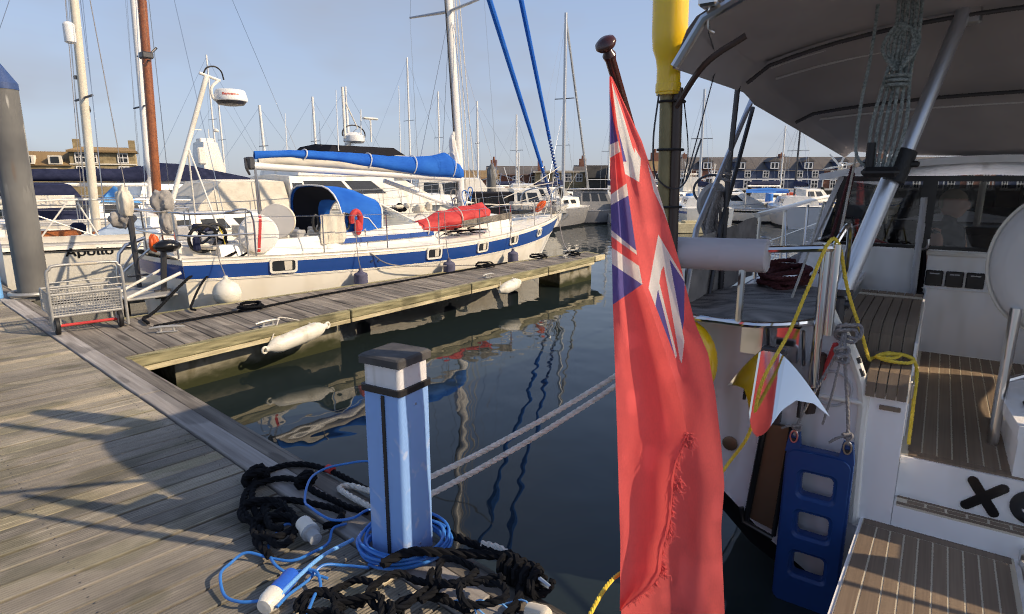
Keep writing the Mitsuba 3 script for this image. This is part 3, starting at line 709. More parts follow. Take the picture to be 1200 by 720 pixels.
# pulpit, stanchions, guard wires
railing(ket, KF, KH, .09, .90, 1, 8, .58)
railing(ket, KF, KH, .09, .90, -1, 8, .58)
pul = part(ket, 'pulpit', MB().tube([KH.S(.9, 0, 1, -.05) + [0, 0, .0], KH.S(.9, 0, 1, -.05) + [.05, 0, .6], (9.3, .18, 1.95), (9.65, .0, 1.97), (9.3, -.18, 1.95), KH.S(.9, 0, -1, -.05) + [.05, 0, .6], KH.S(.9, 0, -1, -.05)], .016, sub=5).tube([(9.45, .07, 1.28), (9.5, .1, 1.96)], .014).tube([(9.45, -.07, 1.28), (9.5, -.1, 1.96)], .014).tube([(9.0, .3, 1.6), (9.55, .0, 1.63), (9.0, -.3, 1.6)], .012, sub=5), 'steel', KF)
part(ket, 'anchor_roller', MB().box((9.5, 0, 1.31), (.5, .16, .06), ch=.01).tube([(9.75, 0, 1.33), (9.45, 0, 1.4), (9.0, 0, 1.36)], .025, sub=3).hull([(9.78, -.12, 1.25), (9.78, .12, 1.25), (9.6, 0, 1.05), (9.9, 0, 1.15), (9.72, 0, 1.3)]), 'galv', KF)
m = MB()
for p, q, r in (((9.4, .1, 2.45), (7.0, .4, 1.72), .009), ((9.2, .05, 2.05), (6.4, .2, 1.95), .009), ((9.5, 0, 1.9), (7.4, -.4, 1.5), .008), ((9.3, .2, 1.6), (9.45, -.1, 2.6), .008), ((8.3, .5, 1.3), (9.3, 0, 2.2), .008), ((6.5, .3, 1.6), (9.3, .1, 1.62), .01)):
    p, q = np.array(p), np.array(q); m.tube([p, (p + q) / 2 - [0, 0, .06], q], r, sub=6, k=5)
for i in range(10):
    c = np.array([rng.uniform(8.6, 9.5), rng.uniform(-.3, .35), rng.uniform(1.36, 1.7)])
    m.tube([c + rng.uniform(.05, .14) * np.array([math.cos(t), math.sin(1.3 * t + i), .6 * math.sin(2 * t + i)]) for t in np.linspace(0, 5, 14)], .008, k=5)
part(ket, 'foredeck_lines', m, 'white_rope', KF, kind='stuff')
for i in range(14):
    m = MB().box((rng.uniform(7.9, 9.3), rng.uniform(-.3, .4), 1.36 + rng.uniform(0, .18)), (rng.uniform(.06, .2), rng.uniform(.05, .14), rng.uniform(.05, .2)), rng.uniform(0, 90), ch=.015)
    part(ket, 'foredeck_gear', m, 'galv', KF)
part(ket, 'orange_line_coil', MB().tube([(8.35 + .13 * math.cos(t), .35 + .1 * math.sin(t), 1.5 + .12 * math.sin(t * 1.1)) for t in np.linspace(0, 19, 70)], .016, k=5), 'orange_paint', KF)
part(ket, 'deck_hatch', MB().box((7.9, 0, 1.38), (.55, .55, .1), ch=.02), 'smoke_glass', KF, smooth=False)
# gear aft: pushpit
m = MB()
for z in (1.36, 1.66):
    m.tube([KH.S(.10, 0, 1, -.06) * [1, 1, 0] + [0, 0, z], (.25, 1.0, z), (.02, .86, z + .02), (-.05, .4, z + .02), (-.05, -.4, z + .02), (.02, -.86, z + .02), (.25, -1.0, z), KH.S(.10, 0, -1, -.06) * [1, 1, 0] + [0, 0, z]], .014, sub=5)
for b in (-.95, -.4, .4, .95): m.tube([(.02, b * .93, 1.02), (.0, b * .93, 1.68)], .014)
for sd in (1, -1): m.tube([(.95, sd * 1.17, 1.0), (.93, sd * 1.17, 1.66), (.6, sd * 1.1, 1.67)], .014, sub=4)
part(ket, 'pushpit', m, 'steel', KF)
pole = part(ket, 'radar_pole', MB().tube([(.16, -.3, 1.1), (1.10, -.3, 3.66)], .037, k=14), 'gel_white', KF)
part(pole, 'arm', MB().tube([(1.0, -.3, 3.70), (1.3, -.3, 3.62)], .022).tube([(1.28, -.3, 3.63), (1.16, -.3, 3.5), (1.17, -.3, 3.36), (1.25, -.3, 3.32)], .022, sub=5), 'gel_white', KF)
part(pole, 'cable_loop', MB().tube([(1.06, -.3, 3.7), (1.12, -.3, 3.79), (1.24, -.3, 3.82), (1.33, -.3, 3.76), (1.36, -.3, 3.64)], .012, sub=5), 'black_rubber', KF)
part(pole, 'brace', MB().tube([(.72, -.3, 2.62), (.95, -.9, 1.1)], .014).tube([(.72, -.3, 2.62), (.9, .3, 1.1)], .014), 'gel_white', KF)
rd = part(pole, 'radome', MB().lathe([(.20, 0), (.245, .02), (.25, .05), (.225, .16), (.20, .185), (.0, .20)], o=(1.44, -.3, 3.31), k=32), 'radome', KF, label='white radar dome')
part(rd, 'base', MB().lathe([(.10, -.05), (.19, -.035), (.235, .021)], o=(1.44, -.3, 3.31), k=32), 'dark_metal', KF)
tm = meshkit.text_mesh('Raymarine', .035, .004, bold=True); tv = np.array(tm.vertices); tv[:, 0] -= tv[:, 0].mean()
ang = -math.pi / 2 + tv[:, 0] / .236 - math.radians(0)
cw = KF.at(1.44, -.3, 3.42)
dirw = -math.atan2(-cw[0], cw[1])
rr = .236 + tv[:, 2] + .004 - (tv[:, 1]) * .16
phi = math.atan2(-cw[1], -cw[0]) + tv[:, 0] / .236
part(rd, 'lettering', (np.stack([cw[0] + rr * np.cos(phi), cw[1] + rr * np.sin(phi), cw[2] - .02 + tv[:, 1]], 1), np.array(tm.faces)), 'lifebuoy_red', None, smooth=False, label='red maker name Raymarine on the dome')
# outboard in a cloth cover on the pushpit, second cloth bag
ob = thing('covered_outboard', 'small outboard motor under a pale cloth hood left of the radar pole', 'outboard motor')
def blob(c, s_, seed, amp=.18, sub=3):
    m_ = trimesh.creation.icosphere(subdivisions=sub); v = np.array(m_.vertices)
    n_ = meshkit.fbm(v * np.array([2.6, 2.6, .7]) + seed, 3) - .5
    v = v * (1 + amp * 2 * n_[:, None]) * np.asarray(s_, float) + np.asarray(c, float)
    return MB().add(v, m_.faces)
part(ob, 'hood', blob((-.33, .12, 1.80), (.10, .11, .22), 1, .4), 'cream_cloth', KF, smooth=True)
part(ob, 'skirt', blob((-.36, .04, 1.58), (.16, .15, .13), 4, .55), 'grey_cloth', KF, smooth=True)
part(ob, 'leg', MB().tube([(-.30, .14, 1.62), (-.3, .17, 1.38), (-.3, .2, .72)], [.05, .04, .032]), 'dark_metal', KF)
part(ob, 'cavitation_plate', MB().box((-.3, .2, .80), (.25, .1, .02)).tube([(-.3, .2, .70), (-.3, .2, .55)], .03), 'dark_metal', KF)
bag = thing('folded_bag', 'grey cloth bag hanging in folds on the stern rail right of the radar pole', 'bag')
part(bag, 'cloth_fold', blob((.06, .40, 1.80), (.15, .15, .17), 8, .45), 'grey_cloth', KF, smooth=True)
part(bag, 'cloth_fold', blob((.05, .52, 1.54), (.10, .11, .17), 12, .4), 'grey_cloth', KF, smooth=True)
om = thing('black_outboard', 'black outboard engine head with orange cord at the corner of the ketch stern', 'outboard motor')
part(om, 'cowl', blob((-.12, .92, 1.25), (.17, .12, .085), 21, .1), 'black_gloss', KF, smooth=True)
part(om, 'leg', MB().tube([(-.15, .86, 1.2), (-.2, .8, .5)], .04).box((-.2, .8, .6), (.2, .05, .12)), 'dark_metal', KF)
part(om, 'orange_cord', blob((-.22, .74, 1.28), (.06, .06, .12), 33, .3), 'orange_paint', KF, smooth=True)
# bathing platform with ladder
plt = thing('bathing_platform', 'grey boarding platform with a white tube frame on the ketch stern above the finger', 'platform')
part(plt, 'board', MB().box((-.42, .62, .62), (.6, 1.0, .03), ch=.01), 'galv', KF, smooth=False)
part(plt, 'frame', MB().tube([(-.72, 1.1, .64), (-.72, .12, .64), (-.05, .12, .66)], .02).tube([(-.72, 1.1, .64), (-.05, 1.1, .90)], .022).tube([(-.7, .6, .64), (-.02, .6, .95)], .018), 'gel_white', KF)
part(ket, 'self_steering_gear', MB().tube([(-.1, .0, 1.3), (-.45, .0, 1.1), (-.5, 0, .3)], .025, sub=3).tube([(-.08, .25, 1.2), (-.48, .03, .8)], .016).tube([(-.08, -.3, 1.2), (-.48, -.03, .8)], .016).box((-.5, 0, .35), (.2, .03, .6)), 'steel', KF)
# things on deck
lb = thing('round_cover', 'round white cloth cover with a red band on the ketch side deck', 'lifebuoy cover')
part(lb, 'cover', MB().lathe([(.01, -.075), (.22, -.07), (.265, -.04), (.28, 0), (.265, .04), (.22, .07), (.01, .078)], o=(1.09, 1.02, 1.34), axis=(-.25, .95, .1), k=32), 'white_cloth', KF)
bn = nrm((-.25, .95, .1)); bu = nrm(np.array([.05, 0, 1]) - bn * (bn @ [.05, 0, 1])); bw_ = np.cross(bn, bu)
part(lb, 'red_band', MB().grid(np.array([[np.array([1.09, 1.02, 1.34]) + bn * (.082 - .045 * (abs(u) / .28) ** 5) + bu * u + bw_ * (s_ + .02 * math.sin(u * 5)) for s_ in (-.02, .02)] for u in np.linspace(-.265, .265, 15)]), .004), 'red_cloth', KF, smooth=False)
hw = thing('wheel_cover', 'grey round steering wheel cover with cream edge in the cockpit of the ketch', 'wheel cover')
part(hw, 'face', MB().lathe([(.01, -.012), (.262, -.012), (.268, 0)], o=(1.66, .45, 1.47), axis=(-.62, .78, 0), k=32), 'helm_cover', KF)
part(hw, 'rim', MB().lathe([(.268, -.11), (.275, -.05), (.268, .0)], o=(1.70, .40, 1.47), axis=(-.62, .78, 0), k=32), 'cream_cloth', KF)
cu = thing('hung_cushion', 'cream cloth hung over the cockpit rail between two black horseshoe rings', 'cushion')
P = np.array([[[2.12 + .46 * i / 10, .98 + .015 * math.sin(i * 1.7) + .02 * math.sin(j * .8 + i), 1.57 - .46 * j / 8] for j in range(9)] for i in range(11)])
part(cu, 'cloth', MB().grid(P, .02), 'cream_cloth', KF, smooth=True)
for a in (2.07, 2.63): part(cu, 'ring', MB().tube([(a + .05 * math.cos(t), .93, 1.44 + .13 * math.sin(t)) for t in np.linspace(0, 2 * math.pi, 20)[:-1]], .02, closed=True), 'black_rubber', KF)
lj = thing('life_jacket', 'red life jacket hanging on the side of the blue spray hood', 'life jacket')
part(lj, 'collar', MB().tube([(2.72, .95, 1.42), (2.70, .98, 1.52), (2.78, .98, 1.60), (2.86, .98, 1.52), (2.86, .95, 1.3)], .05, sub=4), 'red_cloth', KF)
part(lj, 'panel', blob((2.82, .97, 1.34), (.07, .05, .13), 3, .2), 'red_cloth', KF, smooth=True)
dg = thing('red_kayak', 'red inflatable canoe lashed upside down along the side deck before the mast', 'canoe')
P = []
for u in np.linspace(0, 1, 24):
    a = 3.62 + 2.5 * u; zc = 1.14 + .34 * u ** .9; r = .24 * (min(1, u / .5) ** .8) * (1 if u < .86 else math.sqrt(max(0, 1 - ((u - .86) / .14) ** 2)) * .55 + .45) + .008
    t = np.linspace(0, 2 * math.pi, 19)
    P.append(np.stack([a + 0 * t, .74 + r * .95 * np.cos(t), zc + r * (.82 + .16 * np.cos(3 * t)) * np.sin(t)], 1))
P = np.array(P); P[:, :, 2] += .10 * (meshkit.fbm(P * [3.5, 7, 7], 3, seed=4) - .5) - .03 * np.abs(np.sin(P[:, :, 0] * 5.2))
part(dg, 'body', MB().grid(P), 'red_cloth', KF, smooth=True)
for a in (4.35, 5.2): 
    part(dg, 'lashing', MB().tube([(a, .74 + .25 * math.cos(t), 1.14 + .34 * ((a - 3.62) / 2.5) ** .9 + .235 * math.sin(t)) for t in np.linspace(-.6, 2.4, 9)], .012, k=5), 'white_rope', KF)
solo('side_board', MB().bar((4.85, 1.36, 1.30), (6.35, 1.22, 1.40), .03, .13, ch=.008), 'finger_wood', 'grey weathered plank tied along the stanchions beside the red canoe', 'plank', KF, smooth=False)
bk = thing('folded_bicycle', 'black folded bicycle with yellow ribbon lying on the aft deck of the ketch', 'bicycle')
for a, b in ((.42, .72), (.60, .60)): part(bk, 'wheel', MB().tube([(a + .19 * math.cos(t), b + .05 * math.sin(t), 1.30 + .19 * math.sin(t)) for t in np.linspace(0, 2 * math.pi, 24)[:-1]], .024, closed=True), 'black_rubber', KF)
part(bk, 'frame', MB().tube([(.35, .6, 1.15), (.7, .66, 1.42), (.85, .5, 1.2), (.4, .65, 1.4)], .02), 'black_gloss', KF)
part(bk, 'ribbon', MB().grid(np.array([[[.62 + .1 * u, .8 + .03 * math.sin(6 * u), 1.42 - .32 * u + w] for w in (0, .05)] for u in np.linspace(0, 1, 8)]), .004), 'yellow_rope', KF, smooth=False)
for i in range(26):
    m = MB(); a = rng.uniform(.2, 2.4); b = rng.uniform(-.5, .8)
    m.box((a, b, rng.uniform(1.15, 1.38)), (rng.uniform(.06, .3), rng.uniform(.05, .2), rng.uniform(.06, .22)), rng.uniform(0, 90), ch=.02)
    part(ket, 'cockpit_gear', m, ('gel_white', 'cream_cloth', 'gel_grey', 'navy_cloth', 'galv')[i % 5], KF, smooth=False)
for i in range(4):
    m = MB(); m.lathe([(.06, 0), (.045, .05), (.06, .09), (.03, .12)], o=(1.9 + .32 * i, .86 if i % 2 else -.86, 1.26), k=14)
    part(ket, 'winch', m, 'steel', KF)
for i in range(3):
    m = MB().rope([(4.9 + .35 * i + .14 * math.cos(t) * (1 + .1 * t), 1.0 + .11 * math.sin(t), 1.06 + .012 * t) for t in np.linspace(0, 11, 30)], .012, sub=2)
    part(ket, 'coiled_sheet', m, 'black_rope', KF)
solo('spinnaker_pole', MB().tube([(4.45, -.5, 2.1), (6.05, -.2, 1.55)], .045, k=10), 'mast_white', 'white spar slanting down to the foot of the mast of the ketch', 'spar', KF)
for i in range(12):
    m = MB().box((4.6 + rng.uniform(-.4, .5), rng.uniform(-.5, .1), 1.45 + rng.uniform(0, .15)), (rng.uniform(.1, .3), rng.uniform(.1, .25), rng.uniform(.06, .2)), rng.uniform(0, 90), ch=.04)
    part(ket, 'deck_bundle', m, 'cream_cloth' if i % 3 else 'black_cloth', KF, smooth=False)
# fenders between ketch and finger
fender('round white ball fender hanging on the stern quarter of the ketch', (.40, 1.40, .60), .185, .37, KF, 'fender_white', dome=1.0, lanyard=[(.42, 1.2, 1.05), (.43, 1.14, 1.36)])
for a, b, zt, l in ((2.45, 1.53, .66, 'first navy fender from the stern along the ketch, below the spray hood'), (4.25, 1.62, .66, 'second navy fender along the ketch, below the red canoe'), (6.18, 1.42, .66, 'third and foremost navy fender along the hull of the ketch')):
    fender(l, (a, b, zt - .25), .108, .55, KF, 'fender_navy', lanyard=[(a, b - .06, 1.0), (a + .02, b - .12, 1.56)])

# mooring lines of the ketch
solo('mooring_line', MB().rope([KF.at(.75, 1.0, 1.1), (-4.35, 8.2, .85), (-4.32, 7.2, .56), (-4.3, 6.9, .53), (-4.1, 6.65, .53)], .02, sub=6), 'black_rope', 'black mooring line from the ketch stern down to the root of the finger', 'rope')
solo('mooring_line', MB().rope([KF.at(.9, 1.02, 1.08), (-4.2, 8.3, .82), (-4.05, 7.5, .56), (-3.9, 7.3, .54)], .016, sub=6), 'black_rope', 'second thinner black line from the ketch stern to the finger', 'rope')
solo('mooring_line', MB().rope([(-3.95, 6.5, .53), (-3.6, 7.05, .52), (-3.2, 7.6, .515), (-2.7, 8.45, .515), (-1.9, 9.5, .515), (-1.0, 10.7, .515), (-.1, 11.9, .515)], .016, sub=6), 'black_rope', 'long dark line lying lengthwise along the finger planks', 'rope')
solo('mooring_line', MB().rope([KF.at(9.2, .2, 1.3), (1.2, 14.3, .72), (1.25, 13.45, .56)], .012, sub=6), 'grey_rope', 'bow line of the ketch dropping to the end of the finger', 'rope')
solo('spring_line', MB().rope([KF.at(2.7, 1.45, .95), (-1.9, 10.0, .72), (-.7, 11.2, .56)], .010, sub=6), 'grey_rope', 'slack grey spring line between the ketch and the finger', 'rope')
def cleat(label, c, yaw, L=.24, m='galv', h=.06):
    f = Fr(c[0], c[1], yaw, c[2])
    k = thing('cleat', label, 'cleat')
    part(k, 'horn', MB().tube([(-L / 2, 0, h * .85), (-L * .2, 0, h), (L * .2, 0, h), (L / 2, 0, h * .85)], [.010, .017, .017, .010], sub=3), m, f)
    for s_ in (-1, 1): part(k, 'foot', MB().tube([(s_ * L * .17, 0, h), (s_ * L * .2, 0, 0)], .014), m, f)
    part(k, 'base', MB().box((0, 0, .006), (L * .6, .05, .012), ch=.004), m, f)
    return k
cleat('galvanised cleat on the finger above the near white fender', (-2.74, 6.62, .5), 54, .3)
cleat('galvanised cleat at the root of the finger with a black line on it', (-3.72, 6.35, .5), 20, .34)
cleat('galvanised cleat near the outer end of the finger', (1.15, 12.75, .5), 54, .3)
cleat('galvanised cleat on the middle of the finger with a coil of line', (-.40, 10.1, .5), 54, .3)
for i, (c, L) in enumerate((((-.5, 11.25, .52), 1), ((.55, 12.55, .52), 1), ((-3.3, 7.5, .52), .8), ((1.3, 12.95, .53), .9))):
    c = np.array(c); m = MB()
    m.rope([c + L * np.array([.16 * math.cos(t) * (1 + .15 * math.sin(2.3 * t)), .20 * math.sin(t) * (1 + .2 * math.cos(1.7 * t)), .004 * t + .02 * abs(math.sin(t * 1.3))]) for t in np.linspace(0, 16, 50)], .014, sub=2)
    solo('rope_coil', m, 'black_rope', ['loose black coil of rope on the middle of the finger', 'loose black coil of rope on the outer third of the finger', 'small black loop of rope beside the round white fender', 'tangle of dark rope at the tip of the finger'][i], 'rope')
A0_ = lambda u, v: np.append(A0, 0) + dF * u + perp * v
fn = thing('fender', 'grubby white sausage fender tied along the near edge of the finger', 'fender')
ax = np.append(A1 - A0, 0); ax = nrm(ax); fa, fb = A0_(1.38, .02) + [0, 0, .30], A0_(2.12, .02) + [0, 0, .40]
dx = nrm(fb - fa); L = np.linalg.norm(fb - fa)
part(fn, 'body', MB().lathe([(.03, -.04), (.035, 0), (.07, .05), (.092, .12), (.095, L / 2), (.092, L - .12), (.07, L - .05), (.035, L), (.03, L + .04)], o=fa + perp * .10, axis=dx, k=20), 'fender_white', smooth=50)
for e in (fa, fb): part(fn, 'eye', MB().tube([e + perp * .10 + dx * (.05 if e is fb else -.05) + .032 * (np.array([0, 0, 1]) * math.sin(t) + dx * math.cos(t)) for t in np.linspace(0, 2 * math.pi, 14)[:-1]], .014, closed=True), 'fender_white')
part(fn, 'lanyard', MB().rope([fa + perp * .10, A0_(1.6, -.02) + [0, 0, .52], A0_(1.72, -.08) + [0, 0, .56], fb + perp * .1], .007, sub=5), 'white_rope')
fn = thing('fender', 'small white fender hanging at the outer part of the finger', 'fender')
fa, fb = A0_(5.7, .02) + [0, 0, .30], A0_(6.25, .02) + [0, 0, .38]; dx = nrm(fb - fa); L = np.linalg.norm(fb - fa)
part(fn, 'body', MB().lathe([(.03, -.03), (.06, .03), (.095, .12), (.1, L / 2), (.095, L - .1), (.05, L), (.03, L + .03)], o=fa + perp * .1, axis=dx, k=18), 'fender_white', smooth=50)
part(fn, 'lanyard', MB().tube([fa + perp * .1, A0_(5.85, 0) + [0, 0, .5]], .007).tube([fb + perp * .1, A0_(6.1, 0) + [0, 0, .5]], .007), 'white_rope')

# ---------------------------------------------------------------- the cruiser on the right, stern towards the walkway
CF = Fr(1.702, 2.678, 55)
BX, BY = np.array([0, 1.0, 0]), np.array([0, 0, 1.0])
cat = thing('motor_cruiser', 'white cruiser with teak swim platform, canvas canopy and black lettering on its stern', 'boat')
CBM = .45
def csec(k, a, rise=0.0):
    """Half section of the cruiser's hull scaled by k, sheer raised by rise."""
    pr_ = [(1.36, 1.38 + rise), (1.36, 1.0), (1.33, .62), (1.20, .38), (.95, .16), (.6, -.02), (0, -.15)]
    L_ = [(a, CBM - b * k, z) for b, z in pr_]; R_ = [(a, CBM + b * k, z) for b, z in pr_[-2::-1]]
    return L_ + R_
st = [(0.03, 1, 0), (1, 1.02, .0), (2.5, 1.04, .02), (4.5, 1.0, .06), (6.5, .78, .14), (8, .42, .2), (9, .02, .25)]
hm = np.array([csec(k, a, r) for a, k, r in st])
nt_ = len(hm[0])
part(cat, 'topside', MB().grid(hm[:, :4]).grid(hm[:, nt_ - 4:]), 'cat_white', CF, smooth=40)
part(cat, 'bottom', MB().grid(hm[:, 3:nt_ - 3]), 'antifoul', CF, smooth=40)
dk = np.array([[[a, CBM - 1.36 * k * u, 1.38 + r] for u in np.linspace(-1, 1, 5)] for a, k, r in st])
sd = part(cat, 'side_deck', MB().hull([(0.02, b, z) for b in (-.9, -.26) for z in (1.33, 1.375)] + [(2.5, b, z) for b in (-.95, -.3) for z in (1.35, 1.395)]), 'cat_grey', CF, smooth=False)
part(cat, 'fore_deck', MB().grid(dk[3:]), 'cat_grey', CF, smooth=False)
# transom, left part: bowed face with a rounded lower edge
tp = [(-.905, 1.375), (-.90, .95), (-.86, .66), (-.70, .47), (-.42, .245), (-.15, .08), (.3, .0), (.3, .44), (-.035, .44), (-.06, 1.145), (-.161, 1.379), (-.22, 1.42)]
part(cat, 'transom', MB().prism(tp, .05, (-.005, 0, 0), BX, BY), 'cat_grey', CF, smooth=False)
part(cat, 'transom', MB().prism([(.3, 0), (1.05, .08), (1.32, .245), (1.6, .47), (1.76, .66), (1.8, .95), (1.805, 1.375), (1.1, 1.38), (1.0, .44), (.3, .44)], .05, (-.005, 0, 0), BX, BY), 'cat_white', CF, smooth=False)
part(cat, 'transom_edge', MB().tube([(.0, -.232, 1.50), (.0, -.20, 1.43), (.0, -.157, 1.372), (.0, -.062, 1.145), (.0, -.05, .9), (.0, -.035, .46)], [.02, .026, .028, .024, .022], sub=4), 'gel_white', CF)
part(cat, 'transom_step_line', MB().box((-.012, -.25, 1.075), (.03, .40, .018), ch=.006), 'gel_white', CF)
# quarter block with teak top
part(cat, 'quarter_block', MB().prism([(-.0, .44), (-.0, 1.17), (.02, 1.20), (.36, 1.205), (.36, .44)], .175, (0, .118, 0), (1, 0, 0), (0, 0, 1)), 'cat_white', CF, smooth=False)
def teak_strips(par, prof, b0, b1, n, gap=.005, name='plank', th=.012, m_='teak_deck'):
    """Strips of teak following the profile (a, z), side by side across b."""
    w = (b1 - b0) / n
    for i in range(n):
        P = np.array([[[a, b0 + w * i + gap / 2 + (w - gap) * u, z] for u in (0, 1)] for a, z in prof])
        part(par, name, MB().grid(P, -th), m_ if rng.random() < .6 else m_ + '_b', CF, smooth=False)
def teak_tex(a, b):
    A_, B_ = CF.A, CF.B
    def fn(p, n, uv):
        s_, t_ = p.x * A_[0] + p.y * A_[1], p.x * B_[0] + p.y * B_[1]
        g = fbm(s_ * 3, t_ * 160, p.z * 12, 3); k = fbm(s_ * 2.2, t_ * 5, p.z * 3, 3)
        return mix(a, b, dr.clip(.55 * g + .7 * k - .15, 0, 1))
    return proc(fn)
mat('teak_deck', teak_tex((.145, .105, .072), (.27, .205, .145)), .7, spec=.3)
mat('teak_deck_b', teak_tex((.125, .09, .062), (.24, .18, .13)), .7, spec=.3)
mat('caulk', (.52, .46, .35), .7)
sb = part(cat, 'seat_block', MB().prism([(.36, .8), (.36, 1.13), (.42, 1.31), (.52, 1.355), (1.55, 1.358), (1.55, .8)], .355, (0, .108, 0), (1, 0, 0), (0, 0, 1)), 'caulk', CF, smooth=False)
teak_strips(sb, [(.35, 1.0), (.35, 1.13), (.41, 1.32), (.52, 1.358), (.9, 1.362), (1.55, 1.362)], -.24, .112, 7)
part(sb, 'seat_edge', MB().bar((1.36, -.24, 1.372), (1.36, .112, 1.372), .05, .018, ch=.004), 'caulk', CF, smooth=False)
qp = part(cat, 'quarter_pad', MB().prism([(-.01, 1.14), (-.005, 1.185), (.03, 1.21), (.355, 1.222), (.355, 1.19), (.03, 1.17)], .17, (0, .116, 0), (1, 0, 0), (0, 0, 1)), 'caulk', CF, smooth=False)
teak_strips(qp, [(-.02, 1.12), (-.018, 1.185), (.025, 1.222), (.19, 1.232), (.35, 1.234)], -.05, .116, 4)
part(cat, 'teak_inlay', MB().box((-.006, .055, 1.07), (.012, .085, .022), ch=.003), 'teak_deck', CF, smooth=False)
part(cat, 'fuel_vent', MB().box((.12, .121, 1.14), (.11, .014, .11), ch=.004).box((.12, .13, 1.14), (.07, .012, .07), ch=.004), 'steel', CF)
# platform
pf = part(cat, 'swim_platform', MB().prism([(-.93, -.035), (.0, -.005), (.0, 1.75), (-.93, 1.75)], .07, (0, 0, .425), (1, 0, 0), (0, 1, 0)), 'cat_white', CF, smooth=False)
part(pf, 'caulking', MB().prism([(-.92, -.02), (-.01, .008), (-.01, .575), (-.92, .575)], .006, (0, 0, .4951), (1, 0, 0), (0, 1, 0)), 'caulk', CF, smooth=False)
part(pf, 'margin_plank', MB().prism([(-.065, .012), (-.012, .012), (-.012, .565), (-.065, .565)], .0075, (0, 0, .4955), (1, 0, 0), (0, 1, 0)), 'teak_deck_b', CF, smooth=False)
part(pf, 'margin_plank', MB().prism([(-.915, -.016), (-.07, .010), (-.07, .066), (-.915, .044)], .0075, (0, 0, .4955), (1, 0, 0), (0, 1, 0)), 'teak_deck_b', CF, smooth=False)
for i in range(9):
    b0 = .0725 + i * .0545
    part(pf, 'plank', MB().prism([(-.915, b0 - .02 if i == 0 else b0), (-.0705, b0), (-.0705, b0 + .0475), (-.915, b0 + .0475)], .0075, (0, 0, .4955), (1, 0, 0), (0, 1, 0)), 'teak_deck' if i % 3 else 'teak_deck_b', CF, smooth=False)
part(pf, 'caulking', MB().prism([(-.92, .80), (-.01, .80), (-.01, 1.7), (-.92, 1.7)], .006, (0, 0, .4951), (1, 0, 0), (0, 1, 0)), 'caulk', CF, smooth=False)
for i in range(15):
    b0 = .82 + i * .057
    part(pf, 'plank', MB().prism([(-.915, b0), (-.03, b0), (-.03, b0 + .050), (-.915, b0 + .050)], .0075, (0, 0, .4955), (1, 0, 0), (0, 1, 0)), 'teak_deck', CF, smooth=False)
ld = part(cat, 'boarding_ladder', MB().tube([(-.06, .60, .505), (-.06, .60, .53), (-.9, .60, .53)], .014).tube([(-.06, .625, .56), (-.92, .625, .56)], .016).tube([(-.06, .76, .53), (-.9, .76, .53)], .014), 'steel', CF)
for i in range(4): part(ld, 'rung', MB().box((-.14 - .2 * i, .68, .535), (.055, .14, .025), ch=.008), 'steel', CF)
part(ld, 'hinge', MB().box((-.05, .612, .535), (.07, .05, .07), ch=.01), 'steel', CF)
# step and risers
part(cat, 'riser', MB().box((.05, .95, .545), (.10, 1.66, .11)), 'cat_white', CF, smooth=False)
stp = part(cat, 'step_caulking', MB().box((.052, .93, .6045), (.098, 1.60, .011)), 'caulk', CF, smooth=False)
part(stp, 'plank', MB().box((.018, .93, .6065), (.026, 1.6, .010)), 'teak_deck_b', CF, smooth=False)
part(stp, 'plank', MB().box((.088, .93, .6065), (.020, 1.6, .010)), 'teak_deck_b', CF, smooth=False)
for i in range(20): part(stp, 'plank', MB().box((.054, .205 + .078 * i, .6065), (.033, .068, .010)), 'teak_deck', CF, smooth=False)
part(cat, 'riser', MB().box((.125, .95, .705), (.05, 1.66, .215)).hull([(.1, .12, z) for z in (.6, .81)] + [(.18, .12, z) for z in (.6, .81)] + [(.1, .16, .81), (.1, .16, .6)]), 'cat_white', CF, smooth=False)
from shapely.geometry import LineString
from shapely import union_all
def letters():
    x_ = union_all([LineString([(0, .012), (.118, .128)]).buffer(.0205), LineString([(.012, .135), (.098, .004)]).buffer(.0205)])
    c = (.232, .068); arc = [(c[0] + .066 * math.cos(t), c[1] + .062 * math.sin(t)) for t in np.linspace(-.75, -2 * math.pi + .12, 40)]
    e_ = union_all([LineString(arc).buffer(.0195), LineString([(c[0] - .06, c[1] + .004), (c[0] + .066, c[1] + .008)]).buffer(.0155)])
    return [x_, e_]
lt = MB()
for g in letters():
    m_ = trimesh.creation.extrude_polygon(g, .006, engine='earcut'); v = np.array(m_.vertices)
    lt.add(np.stack([.0985 - v[:, 2], .392 + v[:, 0] * 1.02, .636 + v[:, 1] * 1.0], 1), m_.faces)
part(cat, 'lettering', lt, 'black_gloss', CF, smooth=False, label='black letters xe of the boat name')
sl = part(cat, 'cockpit_sole', MB().box((1.22, .63, .8), (2.2, 1.05, .04)), 'caulk', CF, smooth=False)
part(sl, 'margin_plank', MB().box((.140, .62, .8165), (.05, .94, .012)), 'teak_deck_b', CF, smooth=False)
for i in range(16): part(sl, 'plank', MB().box((1.23, .172 + .0595 * i, .8165), (2.12, .0528, .012)), 'teak_deck' if i % 3 else 'teak_deck_b', CF, smooth=False)
part(cat, 'inner_side', MB().box((1.33, .118, 1.06), (1.94, .012, .5)), 'cat_white', CF, smooth=False)
rb = part(cat, 'cockpit_seat', MB().prism([(.10, .435), (.10, .56), (.82, .66), (1.75, .66), (1.75, .44)][:0] or [(.12, .53), (.45, .50), (.95, .52), (.95, 1.4), (.12, 1.4)], .06, (0, 0, .995), (1, 0, 0), (0, 1, 0)).hull([(a, b, z) for a, b in ((.12, .535), (.93, .53), (.93, 1.4), (.12, 1.4)) for z in (.8, 1.0)]), 'cat_white', CF, smooth=False)
part(rb, 'hatch', MB().box((.45, .66, 1.06), (.10, .18, .012), ch=.004), 'black_rubber', CF)
